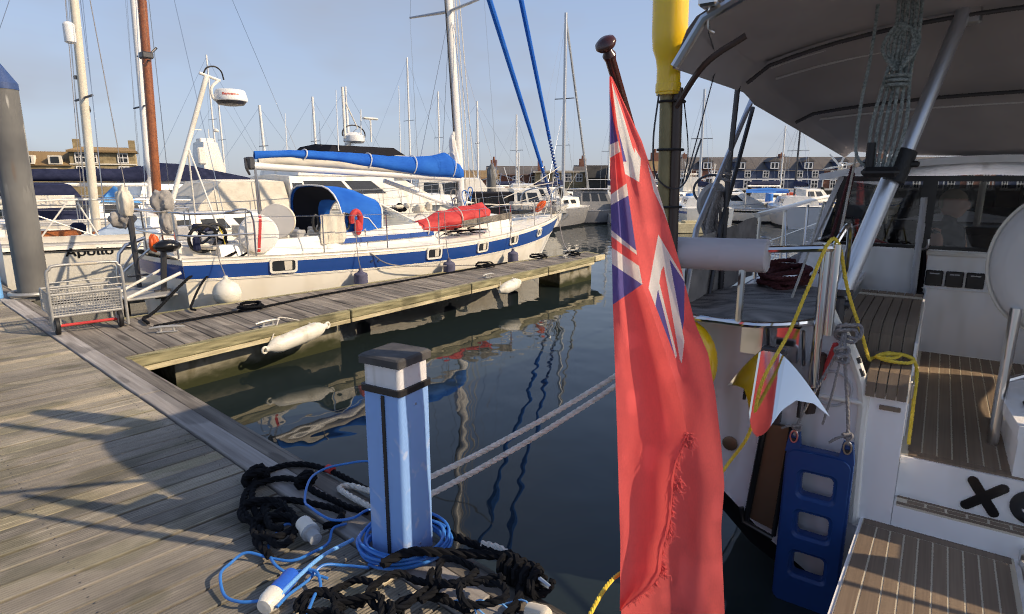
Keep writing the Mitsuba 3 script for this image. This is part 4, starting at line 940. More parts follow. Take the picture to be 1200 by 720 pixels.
part(rb, 'cushion', MB().box((.62, 1.0, 1.08), (.5, .5, .06), ch=.02), 'teak_deck', CF)
part(cat, 'coaming', MB().box((1.2, 1.60, 1.1), (2.2, .35, .6), ch=.03), 'cat_white', CF, smooth=False)
# bulkhead with windows and door
bw = part(cat, 'bulkhead', MB().box((2.33, -.235, 1.2), (.05, .53, .80)).box((2.33, .95, 1.2), (.05, 1.7, .80)).box((2.33, -.62, 1.46), (.05, .25, .3)), 'cat_white', CF, smooth=False)
part(bw, 'door_rail', MB().box((2.30, .40, 1.575), (.02, .62, .035), ch=.005).box((2.30, .40, 1.31), (.012, .62, .008)), 'gel_white', CF, smooth=False)
part(bw, 'door_post', MB().tube([(2.27, .045, .82), (2.27, .03, 1.98)], .022, k=10).box((2.27, .034, 1.72), (.03, .05, .16), ch=.01), 'gel_grey', CF)
for i in range(3):
    v_ = part(bw, 'vent', MB().box((2.295, .157 + .123 * i, 1.39), (.02, .108, .115), ch=.006), 'black_gloss', CF)
    part(v_, 'slot', MB().box((2.282, .157 + .123 * i, 1.425), (.008, .06, .007)), 'gel_grey', CF, smooth=False)
part(bw, 'latch', MB().box((2.28, .09, 1.25), (.04, .05, .05), ch=.008), 'black_rubber', CF)
part(bw, 'handle', MB().tube([(2.28, .06, 1.60), (2.25, .09, 1.62), (2.25, .09, 1.68)], .010, sub=3), 'steel', CF)
part(bw, 'window_frame', MB().box((2.33, -.52, 1.86), (.05, .06, .54)).box((2.33, .055, 1.86), (.055, .09, .54)).box((2.33, .45, 1.61), (.045, 2.0, .03)).box((2.33, .45, 2.115), (.045, 2.0, .04)).box((2.33, 1.42, 1.86), (.05, .06, .54)), 'black_gloss', CF, smooth=False)
part(bw, 'window', MB().grid(np.array([[[2.335, b, z] for z in (1.60, 2.12)] for b in (-.52, .02)])), 'pane_glass', CF, smooth=False, label='dark glass window left of the cabin door')
part(bw, 'window', MB().grid(np.array([[[2.335, b, z] for z in (1.60, 2.12)] for b in (.09, 1.40)])), 'pane_glass', CF, smooth=False, label='dark glass of the cabin door')
part(cat, 'cabin_roof', MB().grid(np.array([[[a, CBM + 1.02 * w * u, z + .11 * (1 - u * u)] for u in np.linspace(-1.06, 1.06, 13)] for a, w, z in ((2.24, 1.04, 2.115), (2.5, 1.04, 2.125), (3.6, 1.0, 2.12), (4.6, .9, 2.05))]), -.05), 'cat_white', CF, smooth=30)
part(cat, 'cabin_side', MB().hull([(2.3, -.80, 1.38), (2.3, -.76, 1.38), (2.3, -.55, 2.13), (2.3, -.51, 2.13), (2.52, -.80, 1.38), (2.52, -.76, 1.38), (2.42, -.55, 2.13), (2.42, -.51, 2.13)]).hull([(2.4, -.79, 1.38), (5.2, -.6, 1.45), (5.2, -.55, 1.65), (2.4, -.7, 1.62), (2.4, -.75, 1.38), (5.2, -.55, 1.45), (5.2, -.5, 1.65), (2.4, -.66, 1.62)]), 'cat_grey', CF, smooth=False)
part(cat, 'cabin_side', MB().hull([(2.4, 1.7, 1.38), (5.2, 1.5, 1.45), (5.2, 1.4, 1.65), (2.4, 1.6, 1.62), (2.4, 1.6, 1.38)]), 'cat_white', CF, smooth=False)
part(cat, 'side_window', MB().grid(np.array([[(2.5, -.66, 1.62), (2.5, -.53, 2.1)], [(4.6, -.55, 1.62), (4.4, -.4, 2.05)]])), 'dark_pane', CF, smooth=False)
part(cat, 'side_window', MB().grid(np.array([[(2.5, 1.56, 1.62), (2.5, 1.43, 2.1)], [(4.6, 1.45, 1.62), (4.4, 1.3, 2.05)]])), 'clear_pane', CF, smooth=False)
part(cat, 'windscreen', MB().grid(np.array([[(5.2, -.45, 1.6), (4.5, -.35, 2.06)], [(5.2, 1.35, 1.6), (4.5, 1.25, 2.06)]])), 'dark_pane', CF, smooth=False)
part(cat, 'cabin_floor', MB().box((3.7, .45, .38), (2.7, 2.2, .04)), 'dark_timber', CF, smooth=False)
part(cat, 'dashboard', MB().hull([(a, b, z) for a, zz in ((4.35, (.4, 1.60)), (5.15, (.4, 1.66))) for b in (-.5, 1.4) for z in zz]), 'black_cloth', CF, smooth=False)
part(cat, 'cabin_lining', MB().hull([(2.45, -.63, .4), (2.45, -.63, 1.62), (4.5, -.50, .4), (4.5, -.50, 1.64), (2.45, -.61, .4), (2.45, -.61, 1.62), (4.5, -.48, .4), (4.5, -.48, 1.64)]), 'dark_timber', CF, smooth=False)
part(cat, 'helm_console', MB().box((3.35, .62, 1.25), (.5, .75, .95), ch=.06), 'black_gloss', CF)
part(cat, 'roof_bow', MB().tube([(4.55, -.35, 1.65), (4.42, -.33, 2.05)], .03).tube([(4.55, .45, 1.65), (4.45, .45, 2.1)], .03), 'gel_white', CF)
# canvas canopy
def canopy_pt(a, u):
    wl_ = np.interp(a, [-.45, 1.0, 2.35], [1.35, 1.365, .98]); ze = np.interp(a, [-.45, .8, 2.35], [2.735, 2.73, 2.34]); h_ = np.interp(a, [-.45, .8, 2.35], [.29, .18, -.06]); dr_ = np.interp(a, [-.45, .8, 2.35], [.15, .11, .06])
    a = a + max(0.0, (1.0 - a) / 1.45) * .62 * max(0.0, u - .15) ** 1.3
    z = ze + h_ * (1 - abs(u) ** 2.6) - dr_ * max(0, (abs(u) - .95) / .05)
    return [a, CBM + wl_ * u, z]
uu = np.concatenate([[-1, -.985, -.96, -.93], np.linspace(-.86, .86, 15), [.93, .96, .985, 1]])
aa = np.linspace(-.45, 2.35, 22)
cn = part(cat, 'canopy', MB().grid(np.array([[canopy_pt(a, u) for u in uu] for a in aa]) + np.array([[[0, 0, -.028 * math.sin(math.pi * ((a + .45) / .93 % 1)) * (1 - u * u)] for u in uu] for a in aa]), .006), 'canopy_cloth', CF, smooth=True, label='grey brown canvas canopy')
part(cn, 'canopy_tube', MB().tube([np.array(canopy_pt(-.43, u)) + [-.03, 0, -.035] for u in np.linspace(-.99, .99, 24)], .022), 'steel', CF)
for a_, nm in ((.62, 'bow_tube'), (1.45, 'bow_tube')):
    q = [np.array(canopy_pt(a_, u)) + [0, .01 if u < 0 else -.01, -.05] for u in np.linspace(-.97, .97, 24)]
    q = [np.array([a_, -.95 + .04, 1.45])] * 0 + q
    part(cn, nm, MB().tube(q, .011), 'dark_metal', CF)
for a_ in (.80, .95, 1.62):
    part(cn, 'seam', MB().tube([np.array(canopy_pt(a_, u)) + [0, 0, -.022] for u in np.linspace(-.9, .9, 24)], .007, k=5), 'helm_cover', CF)
part(cn, 'seam_pocket', MB().grid(np.array([[np.array(canopy_pt(a_, u)) + [0, 0, -.02] for u in np.linspace(-.9, .9, 24)] for a_ in (.64, .78)])), 'canopy_cloth', CF, smooth=True)
for sd_, b_ in ((-1, -.93), (1, 1.83)):
    part(cn, 'leg', MB().tube([(.62, b_ + .02, 2.64), (.62, b_, 2.1), (.64, b_, 1.40)], .016), 'dark_metal', CF)
    part(cn, 'leg', MB().tube([(1.07, b_, 2.64), (.1, b_, 1.84), (-.05, b_, 1.42)], .017), 'alloy', CF)
    part(cn, 'leg', MB().tube([(1.07, b_, 2.56), (.55, b_, 1.84), (.4, b_, 1.40)], .014), 'dark_metal', CF)
part(cn, 'guy_tube', MB().tube([(-.36, -.62, 2.70), (-.38, -.78, 2.60), (-.30, -.93, 2.44)], .014, sub=5), 'post_brown', CF)
part(cn, 'side_curtain', MB().grid(np.array([[[a, 1.80 - .05 * math.sin(a * 5), z] for z in np.linspace(1.72, 2.60, 6)] for a in np.linspace(.75, 2.3, 18)]), .004), 'canopy_cloth', CF, smooth=True)
an = thing('antenna', 'white antenna stub clamped on the canopy edge beside the yellow float', 'antenna')
part(an, 'mast', MB().lathe([(.035, 0), (.036, .05), (.03, .055), (.03, .5), (.005, .52)], o=(-.47, -.745, 2.86), k=14), 'radome', CF)
part(an, 'clamp', MB().box((-.47, -.745, 2.83), (.08, .08, .05), ch=.01).tube([(-.47, -.745, 2.82), (-.46, -.75, 2.73), (-.44, -.73, 2.71)], .006, sub=3), 'steel', CF)
# big strut
stt = part(cat, 'strut', MB().tube([(.30, -.225, 1.54), (.30 + .27 * .66, -.225 + .31 * .5, 2.16)], .044, k=18), 'alloy', CF)
p0, p1 = np.array([.30, -.225, 1.54]), np.array([.46, -.05, 2.17]); p2 = np.array([.64, .125, 2.92])
part(stt, 'tube', MB().tube([p1, p2], .034, k=18), 'alloy', CF)
part(stt, 'collar', MB().tube([p1 + (p0 - p1) * .12, p1 + (p2 - p1) * .10], .050, k=18).box(p1 + [0, .05, .01], (.04, .06, .03), ch=.008), 'black_rubber', CF)
part(stt, 'foot', MB().box(p0 - [0, .01, .09], (.08, .06, .16), ch=.02).tube([p0 - [0, .06, .06], p0 + [0, .04, -.06]], .022).lathe([(.05, 0), (.05, .03)], o=p0 - [0, 0, .01], k=14), 'dark_metal', CF)
part(stt, 'head', MB().box(p2 - [0, -.03, .02], (.05, .08, .14), ch=.012), 'steel', CF)
# pushpit seat
seatp = [(-.195, -.80), (-.165, -.47), (.0, -.33), (.18, -.295), (.55, -.33), (1.0, -.40), (.95, -.78), (.56, -.93), (.0, -.93)]
pu = part(cat, 'corner_seat', MB().prism([tuple(q) for q in catmull(np.array([(a, b, 0) for a, b in seatp]), 5, True)[:, :2]], .028, (0, 0, 1.415), (1, 0, 0), (0, 1, 0)), 'seat_board', CF, smooth=30)
def seat_fn(p, n, uv):
    g = fbm(p.x * 9 + 4 * noise(p.x * 3, p.y * 3), p.y * 26 + 5 * noise(p.x * 4, p.y * 4), 0.0, 3)
    return mix((.05, .046, .045), (.27, .25, .24), dr.clip(g * 1.5 - .3, 0, 1))
mat('seat_board', proc(seat_fn), .55)
part(pu, 'rim_tube', MB().tube([(.0, -.96, 1.425), (-.19, -.83, 1.425), (-.20, -.7, 1.425), (-.185, -.50, 1.425), (-.02, -.32, 1.43), (.16, -.27, 1.43)], .016, sub=6), 'mirror_steel', CF)
part(cat, 'pushpit_post', MB().tube([(-.10, -.262, 1.82), (-.10, -.262, 1.14)], .022, k=12).tube([(-.10, -.222, 1.82), (-.10, -.222, 1.40)], .02, k=12), 'mirror_steel', CF)
part(cat, 'pushpit_rail', MB().tube([(-.10, -.235, 1.80), (-.14, -.30, 1.80), (-.17, -.5, 1.785), (-.18, -.75, 1.765), (-.12, -.93, 1.76), (.3, -.95, 1.76)], .016, sub=5).tube([(-.2, -.60, 1.70), (-.2, -.60, 1.42)], .017).tube([(-.05, -.94, 1.78), (-.05, -.93, 1.42)], .016).tube([(-.1, -.24, 1.80), (.02, -.2, 1.90), (.12, -.2, 1.82), (.3, -.22, 1.6)], .012, sub=5), 'mirror_steel', CF)
part(cat, 'seat_bracket', MB().hull([(a, b, z) for a, b in ((-.12, -.60), (-.12, -.5), (.0, -.6), (.0, -.5)) for z in (1.26, 1.41)]).hull([(a, b, z) for a, b in ((-.1, -.44), (-.1, -.34), (.0, -.44), (.0, -.34)) for z in (1.24, 1.41)]), 'mirror_steel', CF)
for b in (-.48, -.32): part(cat, 'seat_stay', MB().tube([(-.13, b, 1.41), (-.03, b, 1.22)], .009), 'steel', CF)
part(cat, 'quarter_leg', MB().bar((-.06, -.245, 1.30), (-.03, -.275, .98), .055, .035, ch=.008), 'post_brown', CF)
part(cat, 'red_strap', MB().bar((-.07, -.185, 1.36), (-.03, -.235, 1.16), .028, .02, ch=.005), 'red_cloth', CF)
rl = part(cat, 'side_rail', MB().tube([(1.4, -.93, 1.86), (2.6, -.94, 1.88), (4.2, -.93, 1.92), (6.0, -.8, 1.95)], .02, sub=4), 'gel_white', CF)
for a_, b_ in ((1.5, -.93), (2.4, -.94), (3.4, -.93), (4.4, -.92), (5.4, -.85)): part(rl, 'stanchion', MB().tube([(a_, b_, 1.38), (a_, b_, 1.87)], .012), 'steel', CF)
part(rl, 'guard_wire', MB().tube([(-.05, -.94, 1.6), (1.5, -.94, 1.63), (4.4, -.93, 1.66)], .004).tube([(2.4, -.94, 1.85), (1.7, -.75, 1.42)], .006).tube([(3.4, -.93, 1.85), (2.6, -.8, 1.5)], .006), 'steel', CF)
part(rl, 'weather_cloth', MB().grid(np.array([[[a, -.945 + .012 * math.sin(a * 9), z] for z in np.linspace(1.42, 1.80 + .05 * (a > .5) * min(1, a - .5), 5)] for a in np.linspace(-.05, 1.45, 16)]), .003), 'grey_cloth', CF, smooth=True)
part(cat, 'transom_fitting', MB().lathe([(.035, -.005), (.04, .012), (.03, .018)], o=(-.004, -.64, .72), axis=(-1, 0, 0), k=20), 'bronze', CF)
mat('bronze', (.16, .11, .07), .45, metal=.7)
part(cat, 'inspection_plate', MB().tube([(-.012, -.19 + .085 * math.cos(t), 1.12 + .085 * math.sin(t)) for t in np.linspace(0, 2 * math.pi, 28)[:-1]], .006, closed=True), 'gel_grey', CF)
part(cat, 'deck_filler', MB().tube([(-.01, -.085, 1.24), (-.01, -.07, 1.205)], .014).tube([(-.01, -.10, 1.29), (-.01, -.09, 1.265)], .014), 'black_rubber', CF)
bd = part(cat, 'stern_ladder', MB().prism([(-.50, .36), (-.375, .33), (-.345, .90), (-.455, .90)], .03, (-.075, 0, 0), BX, BY), 'bronze', CF, smooth=False)
part(bd, 'rail', MB().tube([(-.09, -.51, .34), (-.09, -.46, .90)], .016).tube([(-.09, -.37, .31), (-.09, -.335, .92)], .012).tube([(-.10, -.535, .42), (-.1, -.52, .345), (-.1, -.37, .30)], .014), 'black_gloss', CF)
part(bd, 'bracket', MB().box((-.03, -.42, .93), (.06, .04, .06)).box((-.03, -.42, .38), (.06, .04, .06)), 'dark_metal', CF)
# helm seat cover and posts at the right edge
hc = thing('helm_seat_cover', 'large rounded grey cloth seat cover at the right edge of the picture', 'seat cover')
part(hc, 'cover', MB().lathe([(.02, -.10), (.20, -.095), (.262, -.06), (.285, 0), (.275, .07), (.22, .14), (.02, .16)], o=(.62, .64, 1.72), axis=(1, .12, 0), k=40, squash=(1.22, 1.0), ref=(0, 1, 0)), 'helm_cover', CF, smooth=50)
part(hc, 'piping', MB().tube([(.60, .64 + .283 * math.cos(t), 1.72 + .346 * math.sin(t)) for t in np.linspace(0, 2 * math.pi, 50)[:-1]], .007, k=6, closed=True), 'cream_cloth', CF)
part(hc, 'frame', MB().tube([(.55, .492, 1.5), (.5, .485, .82)], .024, k=12).tube([(.62, .62, 1.5), (.66, .62, .82)], .022, k=12).tube([(.52, .488, 1.14), (.64, .62, 1.18)], .014), 'steel', CF)
# ---- things on and about the cruiser
stf = thing('flagstaff', 'polished dark brown flagstaff with a turned knob leaning out over the stern', 'flagstaff')
s1, s0 = np.array([.311, 2.12, 2.53]), np.array([.86, 2.98, 1.46]); sx = nrm(s1 - s0)
part(stf, 'pole', MB().lathe([(.016, 0), (.021, .3), (.018, np.linalg.norm(s1 - s0) - .05), (.023, np.linalg.norm(s1 - s0) - .03), (.012, np.linalg.norm(s1 - s0) - .01)], o=s0, axis=sx, k=14), 'staff_wood')
part(stf, 'knob', MB().lathe([(.010, -.012), (.029, -.006), (.036, .004), (.034, .015), (.020, .024), (.005, .027)], o=s1 + sx * .004, axis=nrm(sx * 1.0 + np.array([-.25, -.1, .1])), k=22), 'staff_wood', smooth=60)
part(stf, 'socket', MB().lathe([(.024, -.02), (.024, .12)], o=s0, axis=sx, k=14), 'steel')


# the ensign: two hanging layers of one folded cloth, its print given in centimetre-like cloth units
FLAGPOLY = [  # front fold: colour 0 red, 1 white, 2 blue; painted in order
    (0, [(700, 80), (870, 80), (870, 760), (700, 760)])]
FRONT = [(2, [(713, 100), (719, 142), (724.4, 166), (712, 171)]), (1, [(712, 171), (724.4, 165.5), (727, 178), (712, 187)]), (1, [(712, 231), (735, 214.5), (737, 229), (712, 243)]),
         (2, [(712, 243), (737, 229), (754, 303), (712, 268)]), (1, [(712, 266), (754, 301), (755, 305), (712, 274)]), (1, [(712, 287), (758, 318), (759.5, 327), (752, 334), (712, 306)]), (2, [(712, 306), (752.4, 333.5), (716, 358.5), (712, 358)])]
BACK = [(1, [(714, 88), (742.5, 171), (751, 186), (749, 213.6), (729, 202), (727, 189), (734, 190), (718, 125)]), (2, [(717, 122), (734, 189.5), (726, 190), (716, 165)]), (0, [(717, 90), (720, 95), (743.5, 170), (744, 180), (741, 172)]),
        (1, [(759, 192), (764, 203), (784, 250), (799, 292), (801, 303), (792, 285), (777, 247), (766, 224)]), (2, [(777, 232), (787, 255), (784, 253)]),
        (1, [(771.4, 275), (803, 329), (803, 336), (783, 302), (777, 313), (768.5, 360), (760, 338)]), (2, [(783, 301.4), (802.5, 331), (801.5, 376), (799, 392), (794, 372)]),
        (1, [(777, 299), (784, 301), (802, 400), (799, 426), (794, 416), (776, 318)]), (0, [(775, 317), (778, 312), (796.5, 420), (793, 417), (772.5, 332)]), (1, [(772.5, 331), (793.5, 416.6), (791.8, 420), (771, 339)]), (2, [(771, 339), (790.6, 417), (768, 358)])]
def print_on(polys):
    cols = [(.88, .155, .145), (.82, .78, .73), (.15, .13, .37)]
    def fn(p, n, uv):
        x, y = uv.x * 1000 + 700, uv.y * 1000 + 80
        c = mi.Color3f(*cols[0])
        for k, pl_ in polys:
            inside = mi.Bool(False)
            for (x0, y0), (x1, y1) in zip(pl_, pl_[1:] + pl_[:1]):
                if y0 == y1: continue
                inside ^= ((mi.Float(y0) > y) != (mi.Float(y1) > y)) & (x < (x1 - x0) * (y - y0) / (y1 - y0) + x0)
            c = dr.select(inside, mi.Color3f(*cols[k]), c)
        weave = .93 + .10 * noise(x * 1.7, y * .6, 1.0) + .06 * (noise(x * .09, y * .045, 3.0) - .5)
        return c * weave * (1 + .22 * smoothstep(.62, .9, noise(x * .05, y * .03, 8.0)) )
    return proc(fn)
for nm, pl_ in (('flag_front', FRONT), ('flag_back', BACK)):
    scene[nm] = {'type': 'principledthin', 'base_color': print_on(pl_), 'roughness': .75, 'diff_trans': .8, 'spec_trans': 0.0, 'eta': 1.3, 'sheen': .3}
FC, FS = math.cos(PITCH), math.sin(PITCH)
def cloth_xy(px, py, Y):
    """Cloth units to metres for a cloth that hangs in the upright plane y = Y (units: 1/710 rad as drawn from the walkway)."""
    u, v = (px - 600) / 710, (360 - py) / 710
    k = Y / (FC + v * FS)
    return np.array([u * k, Y, 2.1 + (-FS + v * FC) * k])
ens = thing('ensign', 'faded torn red ensign with a union canton hanging in folds from the dark flagstaff', 'flag')
def interp(pts, y): 
    p = np.array(pts, float); return np.interp(y, p[:, 1], p[:, 0])
AL, AR = [(715, 90), (717, 200), (722, 330), (726, 500), (728, 640), (728, 760)], [(717, 90), (752, 165), (775, 235), (797, 310), (815, 380), (830, 415), (838, 460), (845, 520), (849, 570), (845, 620), (848, 690), (851, 760)]
BL, BR = [(714, 90), (715, 200), (718, 352), (723, 500), (727, 640), (726, 760)], [(716, 90), (724, 150), (735, 220), (745, 290), (753, 335), (770, 385), (789, 440), (802, 490), (806, 515), (793, 540), (789, 565), (787, 598), (784, 620), (777, 640), (774, 672), (762, 690), (732, 712), (728, 716)]
def layer(L_, R_, y0, y1, ny, nx, Y0, amp, seed, edge=0.0):
    P, uv = [], []
    for j, y in enumerate(np.linspace(y0, y1, ny)):
        xl, xr = interp(L_, y), interp(R_, y)
        for u in np.linspace(0, 1, nx):
            x = xl + (xr - xl) * u
            w = meshkit.fbm(np.array([u * 2.6 + seed, y / 210.0, seed]), 3) - .5
            fold = amp * (1.6 * w + .8 * math.sin(u * 5.2 + y / 260 + seed) * min(1, (y - 60) / 260))
            Yy = Y0 + fold - .02 * math.cos(u * math.pi * .5) + edge * u * u
            P.append(cloth_xy(x, y, Yy)); uv.append(((x - 700) / 1000, (y - 80) / 1000))
    P = np.array(P).reshape(ny, nx, 3); uv = np.array(uv)
    return P, uv
for nm, args in (('cloth_fold', (AL, AR, 90, 760, 90, 26, 2.14, .034, 3.0, .02)), ('cloth_fold', (BL, BR, 90, 716, 110, 20, 2.03, .026, 9.0, -.05))):
    P, uv = layer(*args)
    m = MB().grid(P)
    part(ens, nm, m, 'flag_back' if args[0] is AL else 'flag_front', smooth=True, uv=uv)
mat('thread', (.55, .07, .07), .9)
m = MB(); r2 = random.Random(3)
for i in range(240):
    y = r2.uniform(505, 715); x = interp(BR, y) - r2.uniform(0, 3)
    p = cloth_xy(x, y, 1.975); L = r2.uniform(.008, .038)
    q = p + np.array([r2.uniform(.1, .9), r2.uniform(-.25, .1), -r2.uniform(.3, 1.0)]) * L
    m.tube([p, (p + q) / 2 + np.array([.004 * r2.uniform(-1, 1), 0, .003]), q], [.0022, .0008], k=4, sub=3)
for (x, y, n_) in ((806, 514, 26), (795, 565, 20), (776, 668, 16), (784, 622, 14)):
    for i in range(n_):
        p = cloth_xy(x + r2.uniform(-5, 3), y + r2.uniform(-8, 6), 1.975); L = r2.uniform(.02, .055)
        pts = [p]
        for k in range(5): pts.append(pts[-1] + np.array([r2.uniform(-.3, .7), r2.uniform(-.4, .2), r2.uniform(-1, .35)]) * L / 3)
        m.tube(pts, [.0022, .001], k=4, sub=2)
part(ens, 'frayed_threads', m, 'thread', kind='stuff')

# yellow float light on its post
yf = thing('yellow_float', 'bright yellow bottle shaped float strapped on top of a brown post behind the flag', 'float')
yo = np.array([.735, 3.0, 2.495])
part(yf, 'body', MB().lathe([(.054, 0), (.055, .04), (.054, .115), (.060, .16), (.076, .205), (.081, .27), (.081, .45), (.075, .62), (.05, .75), (.0, .78)], o=yo, axis=(-.02, 0, 1), k=28), 'yellow_plastic', smooth=60)
part(yf, 'collar', MB().lathe([(.056, .01), (.059, .014), (.059, .05), (.056, .055)], o=yo, axis=(-.02, 0, 1), k=28), 'yellow_plastic')
part(yf, 'post', MB().tube([yo + [-.008, 0, .03], yo + [.02, 0, -1.05]], .030, k=14), 'post_khaki')
part(yf, 'post', MB().tube([yo + [.040, -.01, .03], yo + [.062, -.01, -1.05]], .027, k=14), 'post_brown')
for dz in (-.03, -.25, -.52): part(yf, 'tie', MB().tube([yo + [.02 - dz * .02 + .062 * math.cos(t), .038 * math.sin(t), dz] for t in np.linspace(0, 2 * math.pi, 18)[:-1]], .006, k=5, closed=True), 'black_rubber')
part(yf, 'cord', MB().tube([yo + [-.05, -.03, .0], yo + [-.066, -.03, -.2], yo + [-.05, -.03, -.36], yo + [.02, -.04, -.43], yo + [.10, -.02, -.40], yo + [.17, 0, -.2]], .0045, sub=6, k=5).tube([yo + [.07, 0, .02], yo + [.11, .0, -.25], yo + [.095, 0, -.4]], .003, k=5, sub=4).tube([yo + [.10, -.02, -.40], yo + [.32, .3, .2], CF.at(-.3, -.8, 2.75)], .003, k=5), 'dark_metal')
# horseshoe lifebuoy half hidden behind the flag
hb = thing('lifebuoy', 'yellow horseshoe lifebuoy on the stern rail, mostly hidden behind the flag', 'lifebuoy')
part(hb, 'ring', MB().tube([(-.20, -.87 + .11 * math.cos(t), 1.19 + .15 * math.sin(t)) for t in np.linspace(-2.6, 2.6, 24)], .075, k=14), 'yellow_plastic', CF, smooth=60)
part(hb, 'strap', MB().tube([(-.278, -.83 + .10 * math.cos(t), 1.19 + .17 * math.sin(t)) for t in np.linspace(-1.2, 1.2, 12)], .006, k=6), 'black_rubber', CF)
# rail pad
pd = thing('rail_pad', 'pale grey foam cylinder wrapped round the stern rail above the round seat', 'pad')
pc = np.array([[-.17, -.497, 1.755], [-.18, -.98, 1.742]])
ax_ = nrm(pc[1] - pc[0])
part(pd, 'foam', MB().lathe([(.02, -.002), (.074, 0), (.079, .006), (.079, .20), (.0775, .203), (.079, .206), (.079, .48), (.02, .484)], o=pc[0], axis=ax_, k=28), 'pad_grey', CF)
# polished anchor on the stern
anc = thing('anchor', 'polished steel plough anchor mirroring the red flag, hung on the white transom', 'anchor')
P = []
for x in np.linspace(-1, 1, 41):
    ax_ = abs(x); wl_ = .275 if x > 0 else .205
    b = -.437 + wl_ * x
    zt = 1.05 if x > 0 else 1.083
    zu = zt + (1.315 - zt) * (1 - np.clip((ax_ - .16) / .84, 0, 1) ** 1.25)
    zu = zu - .00 if ax_ < .16 else zu
    zl = np.interp(ax_, [0, .12, .2, .32, .5, .75, 1.0], [.935, .955, 1.0, 1.07, 1.115, 1.105, zt])
    col = []
    for s_ in np.linspace(0, 1, 15):
        z = zl + (zu - zl) * s_
        aa_ = -.36 + .345 * (z - .94) - .012 * (b + .437) + (.40 * max(0, b + .372) + .55 * max(0, b + .372) ** 2 if x > 0 else 1.05 * max(0, -.482 - b))
        col.append([aa_, b, z])
    P.append(col)
part(anc, 'blade', MB().grid(np.array(P), -.008), 'mirror_steel', CF, smooth=12)
part(anc, 'shank', MB().bar((-.20, -.43, 1.27), (.0, -.40, 1.33), .05, .03, ch=.008).box((-.2, -.425, 1.315), (.05, .11, .03), ch=.006), 'dark_metal', CF)
part(anc, 'hook', MB().tube([(-.02, -.32, 1.09), (-.16, -.30, 1.08), (-.17, -.30, 1.0)], .008, sub=3), 'black_rubber', CF)
part(anc, 'hook', MB().tube([(-.16, -.55, 1.1), (-.15, -.555, 1.03)], .008), 'black_rubber', CF)
part(anc, 'stow_bracket', MB().box((-.01, -.25, 1.22), (.03, .07, .06)), 'black_rubber', CF)
# blue step fender
sfn = thing('step_fender', 'blue plastic three step boarding fender hanging at the white transom beside the platform', 'fender')
def rr2(b0, b1, z0, z1, r, n=5): return [((b0 + b1) / 2 + x, (z0 + z1) / 2 + y) for x, y in rrect(b1 - b0, z1 - z0, r, n)]
skew = lambda z: -.012 + (z - .03) * .02
holes = [rr2(-.265, -.125, z - .062, z + .058, .022) for z in (.655, .445, .225)]
def plate(b0, b1, z0, z1, r, th, a, hs):
    return MB().prism(rr2(b0, b1, z0, z1, r), th, (a, 0, 0), BX, BY, hs)
m = plate(-.345, -.052, -.02, .83, .05, .05, -.125, holes)
m.tri(trimesh.Trimesh()) if False else None
part(sfn, 'body', m, 'fender_blue', CF, smooth=30)
fr_ = plate(-.335, -.062, -.01, .82, .045, .016, -.140, [rr2(-.283, -.107, z - .08, z + .076, .03) for z in (.655, .445, .225)])
part(sfn, 'front_moulding', fr_, 'fender_blue', CF, smooth=30)
for i, z in enumerate((.655, .445, .225)):
    o_, i_ = np.array(rr2(-.283, -.107, z - .08, z + .076, .03)), np.array(rr2(-.265, -.125, z - .062, z + .058, .022))
    P = np.stack([np.stack([np.full(len(o_), -.140), o_[:, 0], o_[:, 1]], 1), np.stack([np.full(len(i_), -.118), i_[:, 0], i_[:, 1]], 1)], 1)
    part(sfn, 'step_recess', MB().grid(np.vstack([P, P[:1]])), 'fender_blue', CF, smooth=30)
for b in (-.315, -.085):
    part(sfn, 'ear', MB().hull([(a, b + w, z) for a in (-.125, -.08) for w, z in ((-.035, .80), (.035, .80), (-.022, .90), (.022, .90))]), 'fender_blue', CF, smooth=False)
    part(sfn, 'shackle', MB().tube([(-.13, b + .016 * math.cos(t), .885 + .03 * math.sin(t)) for t in np.linspace(0, 2 * math.pi, 14)[:-1]], .005, k=6, closed=True), 'steel', CF)
    part(sfn, 'eye_hole', MB().lathe([(.012, 0), (.012, .006)], o=(-.126, b, .865), axis=(-1, 0, 0), k=12), 'black_rubber', CF)
hr = thing('hanging_rope', 'grey braided ropes holding up the blue step fender from the strut foot', 'rope')
part(hr, 'line', MB().rope([(-.13, -.315, .89), (-.12, -.285, 1.02), (-.10, -.20, 1.25), (-.08, -.165, 1.37), (-.02, -.17, 1.44)], .0075, sub=6), 'grey_rope', CF)
part(hr, 'line', MB().rope([(-.13, -.085, .90), (-.13, -.10, 1.05), (-.11, -.135, 1.27), (-.08, -.15, 1.36), (-.02, -.16, 1.45)], .0085, sub=6), 'grey_rope', CF)
part(hr, 'line', MB().rope([(-.12, -.20, .97), (-.12, -.175, 1.12), (-.10, -.155, 1.33)], .006, sub=5), 'grey_rope', CF)
for c, R_ in (((-.11, -.155, 1.335), .028), ((-.12, -.15, 1.30), .026), ((-.05, -.14, 1.42), .05), ((-.06, -.15, 1.40), .045), ((-.135, -.305, .935), .018), ((-.135, -.09, .945), .018)):
    c = np.array(c)
    part(hr, 'knot', MB().rope([c + R_ * np.array([.5 * math.sin(2 * t), math.cos(t), .8 * math.sin(t) * (1 + .3 * math.cos(2 * t))]) for t in np.linspace(0, 6.6, 14)], .009, sub=4), 'grey_rope', CF)
part(hr, 'tail', MB().rope([(-.135, -.09, .95), (-.15, -.13, .93), (-.15, -.16, .90)], .007, sub=4).rope([(-.135, -.31, .94), (-.15, -.34, .94), (-.15, -.37, .92)], .006, sub=4), 'grey_rope', CF)
